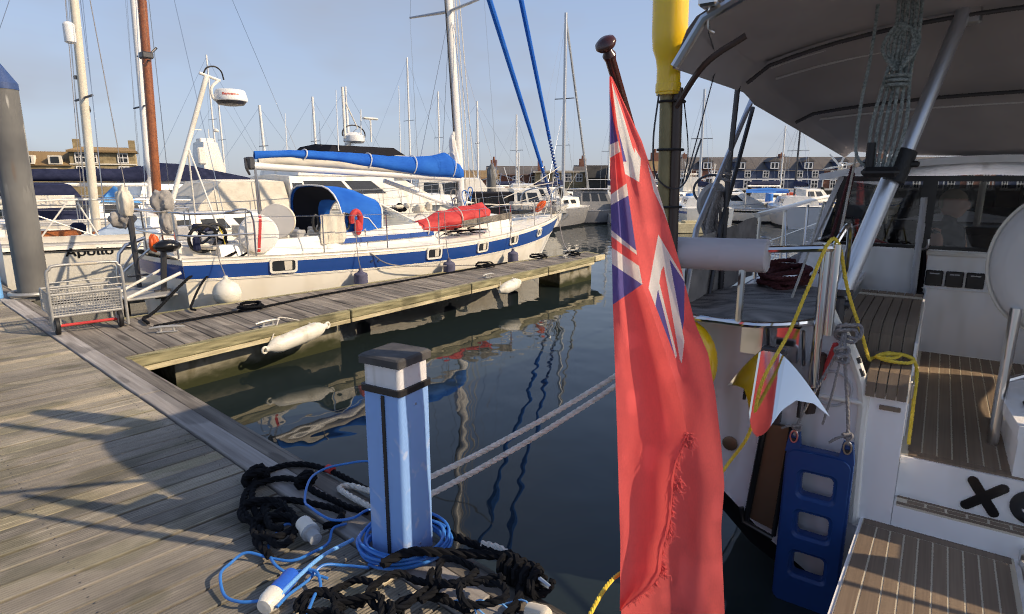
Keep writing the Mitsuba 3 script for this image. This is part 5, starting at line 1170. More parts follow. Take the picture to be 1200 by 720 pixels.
# yellow line over the post and coiled on the quarter pad
yl = solo('yellow_line', MB().rope([(-1.55, -.72, .54), (-1.2, -.75, .56), (-.8, -.72, .45), (-.45, -.66, .52), (-.27, -.594, .69), (-.28, -.489, .91), (-.36, -.434, 1.205), (-.27, -.36, 1.42), (-.20, -.307, 1.63), (-.135, -.25, 1.835), (-.06, -.215, 1.80), (.0, -.17, 1.60), (.10, -.10, 1.38), (.12, -.06, 1.262), (.18, -.05, 1.25), (.30, .0, 1.25), (.33, .06, 1.252), (.26, .115, 1.255), (.16, .10, 1.256), (.12, .02, 1.262), (.15, -.03, 1.268), (.24, .01, 1.272), (.22, .06, 1.272), (.14, .03, 1.272), (.12, -.03, 1.275), (.17, .0, 1.28), (.23, .09, 1.27), (.21, .135, 1.22), (.17, .142, 1.05), (.15, .145, .86)], .0085, sub=6), 'yellow_rope', 'yellow line looped over the stern post and coiled on the small teak pad', 'rope', CF)
solo('red_rope_coil', MB().rope([(1.15 + (.34 + .06 * math.sin(1.37 * t)) * math.cos(t), -.66 + (.13 + .03 * math.sin(2.1 * t)) * math.sin(t), 1.41 + .05 * abs(math.sin(.83 * t)) + .002 * t) for t in np.linspace(0, 44, 120)], .016, sub=2), 'red_rope', 'thick dull red rope coiled on the side deck behind the round seat', 'rope', CF)
m = MB()
gr_ = thing('rope_hank', 'grey green rope hank hanging in front of the canopy near the big strut', 'rope')
part(gr_, 'fall', MB().rope([(.30, -.21, 2.95), (.3, -.215, 2.7), (.3, -.235, 2.45), (.3, -.235, 2.25), (.3, -.20, 2.18), (.3, -.16, 2.17)], .008, sub=5), 'green_rope', CF)
for i in range(6):
    o_ = -.16 + .018 * i
    part(gr_, 'strand', MB().rope([(.3 + .02 * (i % 2), o_ + .03, 2.95), (.3, o_ + .035, 2.72), (.29 + .02 * (i % 3), o_ + .02, 2.6), (.3, o_ + .01 * i - .02, 2.35), (.3 + .02 * (i % 2), o_ - .01, 2.16)], .0085, sub=5), 'green_rope', CF)
for i in range(4):
    part(gr_, 'loop', MB().rope([(.28 + .015 * i, -.11 + .012 * i, 2.60), (.28 + .015 * i, -.17 + .02 * i, 2.70), (.28, -.12 + .01 * i, 2.80 - .01 * i), (.28 + .01 * i, -.06 + .008 * i, 2.76), (.28, -.055 + .006 * i, 2.68), (.28, -.09, 2.60)], .0085, sub=5), 'green_rope', CF)
for i in range(3): part(gr_, 'whipping', MB().rope([(.30 + .05 * math.sin(t), -.095 + .045 * math.cos(t), 2.575 - .02 * i) for t in np.linspace(0, 6.28, 14)], .0085, sub=3), 'green_rope', CF)
part(gr_, 'block', MB().box((.3, -.12, 2.14), (.09, .16, .05), ch=.02).lathe([(.02, 0), (.02, .12)], o=(.3, -.17, 2.16), k=10), 'black_rubber', CF)
pr_c = thing('rope_bundle', 'grey bundle of rope hung on the canopy leg beside the blue terrace', 'rope')
for i in range(9):
    c = np.array([.62, -.97, 2.02]); dx_ = rng.uniform(-.06, .06)
    part(pr_c, 'loop', MB().rope([c + [dx_, dx_ * .6, .02], c + [dx_ + .05, .03 - .02 * i, -.15], c + [dx_ * 1.5, .01 * i - .05, -.33 - .02 * (i % 4)], c + [dx_ - .05, -.03, -.17], c + [dx_, 0, .02]], .011, sub=5), 'grey_rope', CF)
part(pr_c, 'ring', MB().tube([CF_p for CF_p in [(.62 + .02 * math.sin(t), -1.03 + .115 * math.cos(t) * .9, 2.05 + .085 * math.sin(t)) for t in np.linspace(.3, 4.4, 16)]], .008, k=6), 'dark_metal', CF)
part(pr_c, 'knot', MB().rope([(.62 + .03 * math.cos(t), -.95 + .03 * math.sin(t), 2.09 + .006 * t) for t in np.linspace(0, 13, 26)], .010, sub=2), 'grey_rope', CF)
m = MB()
solo('canvas_disc', MB().lathe([(.02, -.02), (.10, -.015), (.115, 0), (.10, .015), (.02, .02)], o=(.66, -1.03, 1.98), axis=(.5, -.85, .2), k=24), 'gel_grey', 'grey round fishing reel cover hanging behind the rope bundle', 'cover', CF)
for i, (p, q, mt) in enumerate((((.35, -.3, 1.50), (1.4, -.35, 2.25), 'white_rope'), ((.9, -.42, 1.55), (1.9, -.42, 2.2), 'red_rope'), ((.9, -.38, 1.45), (1.85, -.40, 2.15), 'red_rope'), ((.5, -.5, 1.42), (1.7, -.55, 1.95), 'white_rope'))):
    solo('rigging_line', MB().rope([p, (np.array(p) + q) / 2 - [0, 0, .03], q], .008 + .003 * (mt == 'red_rope'), sub=6), mt, ['pale line slanting up from the strut foot across the cabin window', 'thick dull red line left of the strut by the cabin window', 'second dull red line just right of the first by the cabin window', 'thin pale line from the side deck up to the cabin roof edge'][i], 'rope', CF)
# pair of pale mooring ropes from the cruiser to the walkway cleat
for i, (e, s_) in enumerate((((.80, 3.43, 1.10), (-.46, 2.72, .655)), ((.80, 3.38, 1.07), (-.44, 2.66, .60)))):
    p, q = np.array(s_), np.array(e)
    pts = [p + (q - p) * u - np.array([0, 0, .035 * 4 * u * (1 - u)]) for u in np.linspace(0, 1, 9)]
    solo('mooring_rope', MB().rope(pts, .0155, sub=4), 'white_rope', ['upper of two pale ropes running from behind the blue pedestal out over the water', 'lower of two pale ropes running from behind the blue pedestal out over the water'][i], 'rope')

# people behind the cabin glass
def figure(joints, bones):
    """One continuous body: hulls of the spheres at the two ends of every bone, joined and smoothed."""
    M_ = m3.Manifold()
    sp = lambda j: m3.Manifold.sphere(joints[j][3], 20).translate([float(x) for x in joints[j][:3]])
    for a, b in bones: M_ = M_ + m3.Manifold.batch_hull([sp(a), sp(b)])
    M_ = M_.refine_to_length(.03); o = M_.to_mesh()
    t = trimesh.Trimesh(o.vert_properties[:, :3], o.tri_verts)
    trimesh.smoothing.filter_taubin(t, iterations=8)
    return t
def person(label, a, b, z0, face, shirt, H_=1.62, group=None):
    k = H_ / 1.75
    J = {'pel': (0, 0, .95, .13), 'waist': (0, 0, 1.12, .125), 'chest': (0, 0, 1.32, .15), 'shL': (0, .17, 1.40, .065), 'shR': (0, -.17, 1.40, .065), 'neck': (.01, 0, 1.47, .055), 'nk2': (.02, 0, 1.54, .05),
         'hpL': (0, .09, .92, .095), 'hpR': (0, -.09, .92, .095), 'knL': (.04, .10, .50, .06), 'knR': (.05, -.10, .50, .06), 'anL': (0, .10, .08, .042), 'anR': (0, -.10, .08, .042), 'toL': (.15, .11, .04, .035), 'toR': (.15, -.11, .04, .035),
         'elL': (.06, .25, 1.13, .045), 'elR': (.06, -.25, 1.13, .045), 'wrL': (.28, .13, 1.15, .03), 'wrR': (.28, -.10, 1.18, .03)}
    body = figure(J, [('pel', 'waist'), ('waist', 'chest'), ('chest', 'shL'), ('chest', 'shR'), ('shL', 'neck'), ('shR', 'neck'), ('neck', 'nk2'), ('pel', 'hpL'), ('pel', 'hpR'), ('hpL', 'knL'), ('hpR', 'knR'), ('knL', 'anL'), ('knR', 'anR'), ('anL', 'toL'), ('anR', 'toR')])
    arms = figure({**J, 'haL': (.35, .08, 1.18, .035), 'haR': (.35, -.05, 1.2, .035)}, [('shL', 'elL'), ('shR', 'elR'), ('elL', 'wrL'), ('elR', 'wrR'), ('wrL', 'haL'), ('wrR', 'haR')])
    hd = trimesh.creation.icosphere(subdivisions=3); v = np.array(hd.vertices)
    v = v * [.098, .078, .122]
    v[:, 0] += np.where((v[:, 0] > .05) & (abs(v[:, 1]) < .014) & (abs(v[:, 2] + .01) < .03), .02, 0)
    v[:, 0] -= np.where(v[:, 0] > 0, .02 * np.exp(-((np.abs(v[:, 1]) - .032) / .016) ** 2 - ((v[:, 2] - .012) / .016) ** 2), 0)
    v[:, 1] *= np.where(v[:, 2] < -.05, .86, 1)
    head = v + [.035, 0, 1.645]
    f_ = Fr(0, 0, 0); th = math.radians(face); R_ = np.array([[math.cos(th), math.sin(th)], [-math.sin(th), math.cos(th)]])
    def loc(v): v = np.array(v) * k; v[:, :2] = v[:, :2] @ R_; return CF.w(v + [a, b, z0])
    key = thing('person', label, 'person', group)
    part(key, 'body', (loc(body.vertices), body.faces), shirt, smooth=True)
    part(key, 'arms', (loc(arms.vertices), arms.faces), 'skin', smooth=True)
    part(key, 'head', (loc(head), hd.faces), 'skin', smooth=True)
    hv = np.array(hd.vertices) * [.104, .085, .105]; keep = (hv[:, 2] > .02) | ((hv[:, 0] < -.03) & (hv[:, 2] > -.06))
    hv = hv * (1 + .06 * (meshkit.noise(hv * 60) - .5))[:, None] + [.025, 0, 1.665]
    ff = np.array(hd.faces); ff = ff[keep[ff].all(1)]
    part(key, 'hair', (loc(hv), ff), 'hair_grey', smooth=True)
    for s_ in (-1, 1):
        for q in range(4):
            p = np.array([[.36 + .0, s_ * .06 + .012 * q - .01, 1.20 - .012 * q], [.40, s_ * .045 + .012 * q, 1.20 - .012 * q], [.405, s_ * .03 + .012 * q, 1.175 - .012 * q]])
            mb_ = MB().tube(p, [.010, .009, .007], k=7, sub=3); part(key, 'finger', (loc(mb_.mesh()[0]), mb_.mesh()[1]), 'skin', smooth=True)
person('person with grey hair in a dark T-shirt standing behind the cabin door glass', 2.66, .19, .40, 115, 'dark_shirt')
person('person in a red top seen dimly through the cabin window left of the door', 2.85, -.34, .22, 160, 'red_shirt')

# ---------------------------------------------------------------- near things on the walkway
pe = thing('service_pedestal', 'blue service pedestal with white lamp head and dark cap standing at the walkway edge', 'pedestal')
GF = Fr(-.483, 2.413, 60)
part(pe, 'shaft', MB().prism(rrect(.196, .196, .018), .775, (0, 0, .498)), 'ped_blue', GF, smooth=30)
part(pe, 'lamp_head', MB().prism(rrect(.190, .190, .02), .115, (0, 0, 1.27)), 'ped_white', GF, smooth=30)
part(pe, 'band', MB().prism(rrect(.214, .214, .02), .026, (0, 0, 1.258)), 'black_rubber', GF, smooth=30)
cap_ = MB().hull([(x, y, 1.375) for x, y in rrect(.216, .216, .012)] + [(x, y, 1.404) for x, y in rrect(.216, .216, .012)] + [(x, y, 1.412) for x, y in rrect(.20, .20, .02)])
part(pe, 'cap', cap_, 'ped_cap', GF, smooth=20)
part(pe, 'strip', MB().box((-.0995, .012, .875), (.008, .016, .75)), 'black_rubber', GF, smooth=False)
for k in (.56, 1.2): part(pe, 'screw', MB().lathe([(.006, 0), (.005, .003)], o=(.0, .098, k), axis=(0, 1, 0), k=8), 'steel', GF)
part(pe, 'door_line', MB().box((.0, -.0985, .8), (.13, .003, .004)).box((-.065, -.0985, .68), (.003, .003, .24)).box((.065, -.0985, .68), (.003, .003, .24)).box((.0, -.0985, .56), (.13, .003, .004)), 'cable_blue', GF, smooth=False)
part(pe, 'lock', MB().lathe([(.012, 0), (.012, .004), (.008, .006)], o=(.045, -.098, .72), axis=(0, -1, 0), k=14), 'steel', GF)
cl = cleat('stainless horn cleat at the walkway edge wound with black rope, lower middle', (.02, 2.18, .50), -42, .34, 'steel', .075)
def z3(pts, z, dz=0.0):
    return [(x, y, z + dz * i) for i, (x, y) in enumerate(pts)]
BR1 = [[-.70, 2.69], [-.80, 2.72], [-.90, 2.79], [-1.03, 2.88], [-1.11, 2.97], [-1.24, 3.0], [-1.33, 2.94], [-1.36, 2.85], [-1.31, 2.69], [-1.25, 2.6], [-1.1, 2.44], [-1.01, 2.36], [-.97, 2.41], [-1.0, 2.53], [-1.06, 2.63], [-1.16, 2.67], [-1.16, 2.6], [-1.09, 2.48], [-1.03, 2.46]]
BR2 = [[-1.38, 3.0], [-1.36, 3.09], [-1.28, 3.17], [-1.16, 3.18], [-1.02, 3.11], [-.9, 3.02], [-.76, 2.9], [-.62, 2.80]]
BR3 = [[-1.37, 2.98], [-1.33, 2.84], [-1.25, 2.68], [-1.15, 2.54], [-1.14, 2.43], [-1.03, 2.31]]
BR4 = [[-1.12, 2.56], [-1.21, 2.68], [-1.17, 2.76], [-1.08, 2.76], [-.96, 2.72], [-.86, 2.68], [-.81, 2.64], [-.82, 2.56], [-.87, 2.53]]
kr = thing('black_rope', 'heap of thick knotted black rope on the planks left of the pedestal', 'rope')
part(kr, 'length', MB().rope(z3(BR1, .519, .003), .0175), 'black_rope'); part(kr, 'length', MB().rope(z3(BR2, .525), .0175), 'black_rope')
part(kr, 'length', MB().rope(z3(BR3, .535), .019), 'black_rope'); part(kr, 'length', MB().rope(z3(BR4, .54), .0175), 'black_rope')
for q in ([-1.20, 2.64, .56], [-1.08, 2.50, .56]):
    part(kr, 'length', MB().rope([(q[0] + .10 * math.cos(t) * (1 + .1 * math.sin(3 * t)), q[1] + .085 * math.sin(t), q[2] - .02 + .003 * t) for t in np.linspace(0, 9, 26)], .0175, sub=3), 'black_rope')
for c, R_ in (((-1.37, 2.99, .55), .05), ((-1.09, 2.95, .55), .038)):
    part(kr, 'knot', MB().rope([np.array(c) + R_ * np.array([math.cos(t) * .9, math.sin(t * 1.3), .7 * math.sin(t)]) for t in np.linspace(0, 10, 30)], .02, sub=3), 'black_rope')
part(kr, 'whipping', MB().tube([(-1.025, 3.115, .535), (-.99, 3.09, .535)], .0235, k=10), 'red_cloth', label='pink tape on the rope')
kr2 = thing('black_rope', 'tangled heap of black rope around the cleat right of the blue pedestal', 'rope')
r3 = random.Random(11)
centres = [(-.62, 2.07, .08), (-.42, 2.04, .11), (-.22, 2.10, .09), (-.30, 1.95, .12), (-.55, 1.93, .10), (-.12, 2.0, .10), (-.72, 2.00, .08)]
for i, (x, y, R_) in enumerate(centres):
    ph = r3.uniform(0, 6)
    part(kr2, 'length', MB().rope([(x + R_ * math.cos(t + ph) * (1 + .25 * math.sin(1.7 * t)), y + R_ * .8 * math.sin(t + ph) * (1 + .2 * math.cos(2.3 * t)), .525 + .05 * (i % 3) * .6 + .03 * abs(math.sin(1.1 * t + i))) for t in np.linspace(0, r3.uniform(6, 10), 24)], .0155, sub=3), 'black_rope')
part(kr2, 'length', MB().rope([(-.60, 2.86, .535), (-.42, 2.66, .53), (-.28, 2.48, .535), (-.12, 2.34, .55), (.0, 2.23, .57), (.10, 2.14, .60)], .02), 'black_rope')
part(kr2, 'length', MB().rope([(-.52, 2.16, .60), (-.42, 2.24, .60), (-.25, 2.27, .575), (-.10, 2.26, .575), (.02, 2.19, .60), (.03, 2.06, .53), (-.02, 1.95, .53)], .021), 'black_rope')
for i in range(5):
    c = np.array([.02 + .03 * (i - 2), 2.18 - .027 * (i - 2), .555])
    part(kr2, 'turn', MB().rope([c + .05 * np.array([math.cos(t) * .669, math.cos(t) * .743, .85 * math.sin(t)]) + np.array([.743, -.669, 0]) * .01 * t for t in np.linspace(0, 6.3, 12)], .018, sub=3), 'black_rope')
part(kr2, 'pale_end', MB().rope([(-.13, 2.36, .56), (-.06, 2.31, .575), (.0, 2.24, .58)], .016), 'white_rope')
solo('white_rope', MB().rope([(-.57, 2.70, .60), (-.72, 2.84, .545), (-.85, 2.93, .53), (-.90, 2.90, .53), (-.80, 2.80, .53), (-.66, 2.66, .55)], .016, sub=6), 'white_rope', 'short pale rope loop on the edging board just behind the blue pedestal', 'rope')
solo('green_twine', MB().tube([(-.02 + .09 * math.cos(t * 1.1) - .01 * t, 1.98 + .06 * math.sin(t), .53 + .02 * math.sin(3 * t)) for t in np.linspace(0, 14, 60)], .004, k=5), 'cable_pale', 'thin blue green twine tangled below the cleat', 'twine')
solo('stone_bollard_end', MB().lathe([(.02, 0), (.032, .006), (.034, .08), (.026, .095), (.01, .1)], o=(.06, 1.98, .53), axis=(.6, -.5, .2), k=16), 'cream_cloth', 'pale round float end lying among the black rope by the cleat', 'float')
cab = thing('shore_cable', 'blue power cable looped on the planks and coiled round the pedestal', 'cable')
BC = dict(BC1=[[-.97, 2.54], [-1.05, 2.56], [-1.08, 2.49], [-1.07, 2.39], [-1.0, 2.27], [-.93, 2.23], [-.86, 2.21], [-.75, 2.19]], BC3=[[-.95, 2.03], [-1.04, 2.03], [-1.12, 2.08], [-1.18, 2.18], [-1.19, 2.28], [-1.14, 2.33], [-1.03, 2.31], [-.93, 2.29], [-.86, 2.33], [-.82, 2.43], [-.82, 2.51], [-.78, 2.58]],
          BC4=[[-.59, 2.22], [-.7, 2.26], [-.78, 2.23], [-.82, 2.16], [-.86, 2.06], [-.88, 1.99]], BC5=[[-.70, 3.03], [-.79, 3.08], [-.91, 3.07], [-1.01, 3.01], [-1.04, 2.87], [-1.01, 2.7], [-.94, 2.59], [-.83, 2.52], [-.73, 2.52], [-.68, 2.58], [-.62, 2.62]], BC6=[[-.85, 2.2], [-.79, 2.18], [-.75, 2.1], [-.75, 2.03], [-.75, 1.9]])
for k, (nm, pts) in enumerate(BC.items()):
    zz = {'BC5': .575, 'BC1': .512}.get(nm, .512 + .006 * k)
    p3 = [(x, y, zz + .022 * math.sin(1.3 * i + k) ** 2) for i, (x, y) in enumerate(pts)]
    part(cab, 'length', MB().tube(p3, .0062, sub=8, k=9), 'cable_blue')
part(cab, 'length', MB().tube([(-.71, 2.44, .53), (-.8, 2.3, .545), (-.85, 2.15, .555), (-.89, 2.03, .55), (-.91, 1.99, .54)], .0085, sub=8, k=10), 'cable_pale')
for i in range(11):
    R_ = .145 + .009 * (i % 6) + .006 * r3.random(); z = .513 + .011 * (i // 2) + .005 * r3.random(); ph = r3.uniform(0, 6.28)
    part(cab, 'coil_turn', MB().tube([(-.475 + R_ * 1.08 * math.cos(t + ph) * (1 + .06 * math.sin(2 * t + i)), 2.415 + R_ * .98 * math.sin(t + ph), z + .014 * math.sin(t * 1.5 + i)) for t in np.linspace(0, 6.2, 28)], .0064, k=8, sub=2), 'cable_blue')
pw = thing('white_plug', 'white round cable connector lying on the black rope left of the pedestal', 'plug')
a_, b_ = np.array([-.955, 2.505, .575]), np.array([-.845, 2.385, .545]); d_ = nrm(b_ - a_)
part(pw, 'body', MB().lathe([(.014, -.012), (.034, 0), (.037, .01), (.037, .055), (.041, .06), (.041, .075)], o=a_, axis=d_, k=24), 'plug_white')
part(pw, 'collar', MB().lathe([(.041, .075), (.041, .09), (.030, .094), (.028, .135), (.012, .14)], o=a_, axis=d_, k=24), 'plug_grey')
pb_ = thing('blue_plug', 'blue and white cable plug on the planks at the bottom left of pedestal', 'plug')
a_, b_ = np.array([-.885, 2.175, .545]), np.array([-.93, 1.985, .535]); d_ = nrm(b_ - a_)
part(pb_, 'body', MB().lathe([(.012, -.012), (.030, 0), (.034, .012), (.034, .07), (.037, .075), (.037, .115)], o=a_, axis=d_, k=24), 'plug_blue')
part(pb_, 'cap', MB().lathe([(.037, .115), (.041, .118), (.041, .16), (.030, .19), (.012, .192)], o=a_, axis=d_, k=24), 'plug_white')
# trolley
tf = Fr(-4.80, 6.22, 43)                 # a along the axle to the right rear, b negative to the left
tr_ = thing('trolley', 'grey galvanised mesh dock trolley with a red axle standing on the walkway', 'trolley')
W_, D_ = .60, .56
z0, z1 = .70, .93
hd_ = part(tr_, 'handle', MB().tube([(-.03, .02, .55), (-.03, .02, 1.10), (-.0, .02, 1.20), (.08, .02, 1.235), (W_ - .06, .02, 1.235), (W_ + .01, .02, 1.20), (W_ + .04, .02, 1.10), (W_ + .04, .02, .52)], .016, sub=5, k=10), 'galv', tf)
part(hd_, 'grip', MB().tube([(.19, .02, 1.2355), (.42, .02, 1.2355)], .0185, k=10), 'teak_caulk', tf, label='worn yellow wood grip')
part(tr_, 'bar', MB().tube([(-.03, .02, 1.06), (W_ + .04, .02, 1.06)], .007).tube([(-.03, .02, .99), (W_ + .04, .02, .985)], .007), 'galv', tf)
bk_ = part(tr_, 'basket_frame', MB().tube([(-.03, .02, z1), (W_, .02, z1), (W_, -D_, z1), (-.05, -D_, z1)], .014, closed=True).tube([(-.03, .02, z0), (W_, .02, z0), (W_, -D_, z0), (-.05, -D_, z0)], .015, closed=True).tube([(W_, .02, z0), (W_, .02, z1)], .012).tube([(W_, -D_, z0), (W_, -D_, z1)], .012).tube([(-.05, -D_, z0), (-.05, -D_, z1)], .012), 'galv', tf)
m = MB()
for i in range(1, 22):
    x = -.03 + (W_ + .03) * i / 22
    m.tube([(x, .02, z0), (x, .02, z1)], .0042, k=4, cap=False).tube([(x, -D_, z0), (x, -D_, z1)], .0042, k=4, cap=False).tube([(x, .02, z0), (x, -D_, z0)], .0042, k=4, cap=False)
for i in range(1, 8):
    z = z0 + (z1 - z0) * i / 8
    m.tube([(-.03, .02, z), (W_, .02, z), (W_, -D_, z), (-.05, -D_, z)], .0042, k=4, closed=True)
for i in range(1, 16):
    y = .02 - (D_ + .02) * i / 16
    m.tube([(-.04, y, z1), (-.04, y, z0), (W_, y, z0), (W_, y, z1)], .0042, k=4, cap=False)
part(tr_, 'wire_mesh', m, 'galv', tf, kind='stuff')
part(tr_, 'axle', MB().tube([(.03, .0, .595), (W_ - .06, .0, .595)], .016, k=10), 'red_cloth', tf, label='red axle bar')
for x in (.0, W_ - .03):
    wh = part(tr_, 'wheel', MB().lathe([(.05, -.02), (.088, -.022), (.098, -.012), (.098, .012), (.088, .022), (.05, .02)], o=(x, 0, .598), axis=(1, 0, 0), k=24), 'black_rubber', tf)
    part(wh, 'hub', MB().lathe([(.012, -.026), (.05, -.021), (.05, .021), (.012, .026)], o=(x, 0, .598), axis=(1, 0, 0), k=16), 'galv', tf)
    part(tr_, 'fork', MB().tube([(x + .03, .0, .6), (x + .03, .0, z0)], .012).tube([(x - .03, .0, .6), (x - .03, .0, z0)], .012), 'galv', tf)
for x, y in ((W_ - .02, -D_ + .03), (0, -D_ + .03)): part(tr_, 'leg', MB().tube([(x, y, z0), (x, y, .505)], .015), 'galv', tf)
part(tr_, 'leg_brace', MB().tube([(W_ - .02, -D_ + .03, .52), (W_ + .04, .02, .52)], .010), 'galv', tf)

# ---------------------------------------------------------------- other boats of the basin
def sub(fr, a, b, dyaw=0.0):
    o = fr.at(a, b); return Fr(o[0], o[1], math.degrees(math.atan2(fr.A[1], fr.A[0])) + dyaw)
def boat_hull(t, fr, L, beam, zs, zm, zb, hm='gel_white', stripe=None, stern_w=.75, rake=.8, boot='antifoul', **kw):
    H = Hull(L, beam, zs, zm, zb, stern_w=stern_w, rake=rake, **kw)
    P = H.transom(); w_ = np.linspace(0, 1, 5)
    part(t, 'hull', MB().grid(H.band(0, 1, 1, nt=26, nf=9)).grid(H.band(0, 1, -1, nt=26, nf=9)).grid(np.stack([P[:, 0] * (1 - k) + P[:, 1] * k for k in w_], 1)), hm, fr, smooth=40)
    part(t, 'deck', MB().grid(H.deck(.02, nt=20)), 'gel_white', fr, smooth=True)
    if stripe:
        part(t, 'stripe', MB().grid(H.band(.10, .18, 1, .008, nt=26, nf=3)).grid(H.band(.10, .18, -1, .008, nt=26, nf=3)), stripe, fr, smooth=True)
    part(t, 'rubbing_strake', MB().grid(H.band(.0, .035, 1, .02, nt=26, nf=3), .015).grid(H.band(.0, .035, -1, .02, nt=26, nf=3), .015), 'gel_grey', fr, smooth=True)
    if boot: part(t, 'boot_top', MB().grid(H.band(H.fz(.5, .09), H.fz(.5, -.1), 1, .006, nt=26, nf=3)).grid(H.band(H.fz(.5, .09), H.fz(.5, -.1), -1, .006, nt=26, nf=3)), boot, fr, smooth=True)
    return H
def cabin(t, fr, a0, a1, w, z0, z1, sa=.1, sf=.5, tap=.86, m='gel_white', wins=(), front=False, name='cabin', b0=0.0):
    c = [np.array([[a, b0 + s_ * w * k, z] for a in aa]) for s_ in (1,) for k, z, aa in ()]
    pts = [(a0, b0 + s_ * w, z0) for s_ in (1, -1)] + [(a1, b0 + s_ * w * .93, z0) for s_ in (1, -1)] + [(a0 + sa, b0 + s_ * w * tap, z1) for s_ in (1, -1)] + [(a1 - sf, b0 + s_ * w * tap * .93, z1) for s_ in (1, -1)] + [(a0 + sa, b0, z1 + .06), (a1 - sf, b0, z1 + .05)]
    k_ = part(t, name, MB().hull(pts), m, fr, smooth=False)
    for s_ in (1, -1):
        B0, B1, T0, T1 = (np.array(q) for q in ((a0, b0 + s_ * w, z0), (a1, b0 + s_ * w * .93, z0), (a0 + sa, b0 + s_ * w * tap, z1), (a1 - sf, b0 + s_ * w * tap * .93, z1)))
        for u0, u1, v0, v1 in wins:
            q = [(B0 + (B1 - B0) * u) * (1 - v) + (T0 + (T1 - T0) * u) * v for u, v in ((u0, v0), (u1, v0), (u1, v1), (u0, v1))]
            n = np.array([0, s_, .12])
            part(k_, 'window', MB().hull([p + n * d for p in q for d in (-.01, .012)]), 'smoke_glass', fr, smooth=False)
    if front:
        B = [np.array((a1, b0 + s_ * w * .93, z0)) for s_ in (-1, 1)]; T_ = [np.array((a1 - sf, b0 + s_ * w * tap * .93, z1)) for s_ in (-1, 1)]
        for u0, u1 in ((.06, .47), (.53, .94)):
            q = [(B[0] + (B[1] - B[0]) * u) * (1 - v) + (T_[0] + (T_[1] - T_[0]) * u) * v for u, v in ((u0, .2), (u1, .2), (u1, .9), (u0, .9))]
            part(k_, 'window', MB().hull([p + np.array([.02, 0, .012]) * d for p in q for d in (-.5, .8)]), 'smoke_glass', fr, smooth=False)
    return k_
def mast(t, fr, a, b, z0, z1, r=.06, m='mast_white', lean=0.0, spreaders=(), stays=(), k=12, name='mast'):
    top = np.array([a + lean * (z1 - z0), b, z1])
    ms_ = part(t, name, MB().tube([(a, b, z0), top], [r, r * .85], k=k), m, fr)
    sp_ends = []
    for z, w in spreaders:
        p = np.array([a + lean * (z - z0), b, z])
        part(ms_, 'spreader', MB().tube([p - [0, w, 0], p, p + [0, w, 0]], r * .28, k=6), 'dark_metal', fr)
        sp_ends.append((p, w))
    mb_ = MB()
    for q in stays: mb_.tube([q, top - [0, 0, .1]], .006, k=4, cap=False)
    for p, w in sp_ends:
        for s_ in (-1, 1): mb_.tube([(a, b + s_ * w * 1.1, z0 - .3), p + [0, s_ * w, 0], top - [0, 0, .2]], .0055, k=4, cap=False)
    if mb_.v: part(ms_, 'rigging', mb_, 'steel', fr)
    return ms_
def boomcover(t, fr, a0, a1, b, z, m, h=.26, w=.14):
    bm_ = part(t, 'boom', MB().tube([(a0, b, z - h * .65), (a1, b, z - h * .7)], .055, k=10), 'mast_white', fr)
    P = cover(dens([(a0, z - .08, z + .02, .05), (a0 + .3, z - h * .45, z + h * .35, w * .8), (a1 - .5, z - h * .5, z + h * .5, w), (a1 - .1, z - h * .5, z + h * .75, w * .9), (a1, z - h * .4, z + h * .3, .05)], 26)); P[:, :, 1] += b
    part(bm_, 'sail_cover', MB().grid(P), m, fr, smooth=True)
def rails(t, fr, H, t0, t1, n, sides=(1, -1), h=.55):
    for s_ in sides:
        tops = []
        for u in np.linspace(t0, t1, n):
            p = H.S(u, 0, s_, -.06); tops.append(p)
            part(t, 'stanchion', MB().tube([p, p + [0, 0, h]], .010, k=5), 'steel', fr)
        part(t, 'guard_rail', MB().tube([p + [0, 0, h] for p in tops], .010, k=5).tube([p + [0, 0, h * .5] for p in tops], .005, k=5), 'steel', fr)

# Apollo, between the pile and the ketch
ap = thing('moored_yacht', 'white hulled yacht lettered Apollo with a varnished brown wooden mast', 'sailboat')
AF = sub(KF, -1.35, -3.72)
AH = boat_hull(ap, AF, 8.0, 2.3, 1.12, 1.05, 1.3, hm='apollo_hull', stern_w=.92, wl=.86, pmax=.35)
mat('apollo_hull', streaky((.60, .585, .53), (.50, .48, .42), 4), .3, spec=.5, clear=.2)
part(ap, 'bulwark', MB().grid(AH.band(-.07, .085, 1, .012, nt=30, nf=3), .03).grid(AH.band(-.07, .085, -1, .012, nt=30, nf=3), .03), 'gel_white', AF, smooth=True)
part(ap, 'rubber_line', MB().grid(AH.band(.088, .112, 1, .02, nt=30, nf=3), .02), 'black_rubber', AF, smooth=True)
tm = meshkit.text_mesh('Apollo', .125, .006, bold=True); v = np.array(tm.vertices); wid = v[:, 0].max()
a_ = .80 + v[:, 0] * (.70 / wid); fz_ = np.clip((1.08 - (.85 + v[:, 1])) / 1.43, 0, 1)
Q = np.array([AH.S(x / 8.0, f_, 1, .006) for x, f_ in zip(a_, fz_)]); Q[:, 1] += v[:, 2]
part(ap, 'lettering', MB().add(Q, tm.faces), 'black_gloss', AF, smooth=False, label='black letters Apollo on the hull side')
cabin(ap, AF, 2.2, 5.2, .75, 1.05, 1.42, wins=((.1, .28, .25, .8), (.36, .54, .25, .8), (.62, .8, .25, .8)))
part(ap, 'teak_board', MB().box((.7, .7, 1.22), (.9, .1, .10)).box((1.55, .8, 1.2), (.5, .06, .05)), 'varnish', AF, smooth=False)
part(ap, 'deck_tent', MB().hull([(1.25, .95, 1.16), (2.35, .95, 1.16), (1.5, .1, 1.16), (2.4, .1, 1.16), (1.8, .5, 1.40), (2.1, .5, 1.42)]), 'pale_blue_cover', AF, smooth=False)
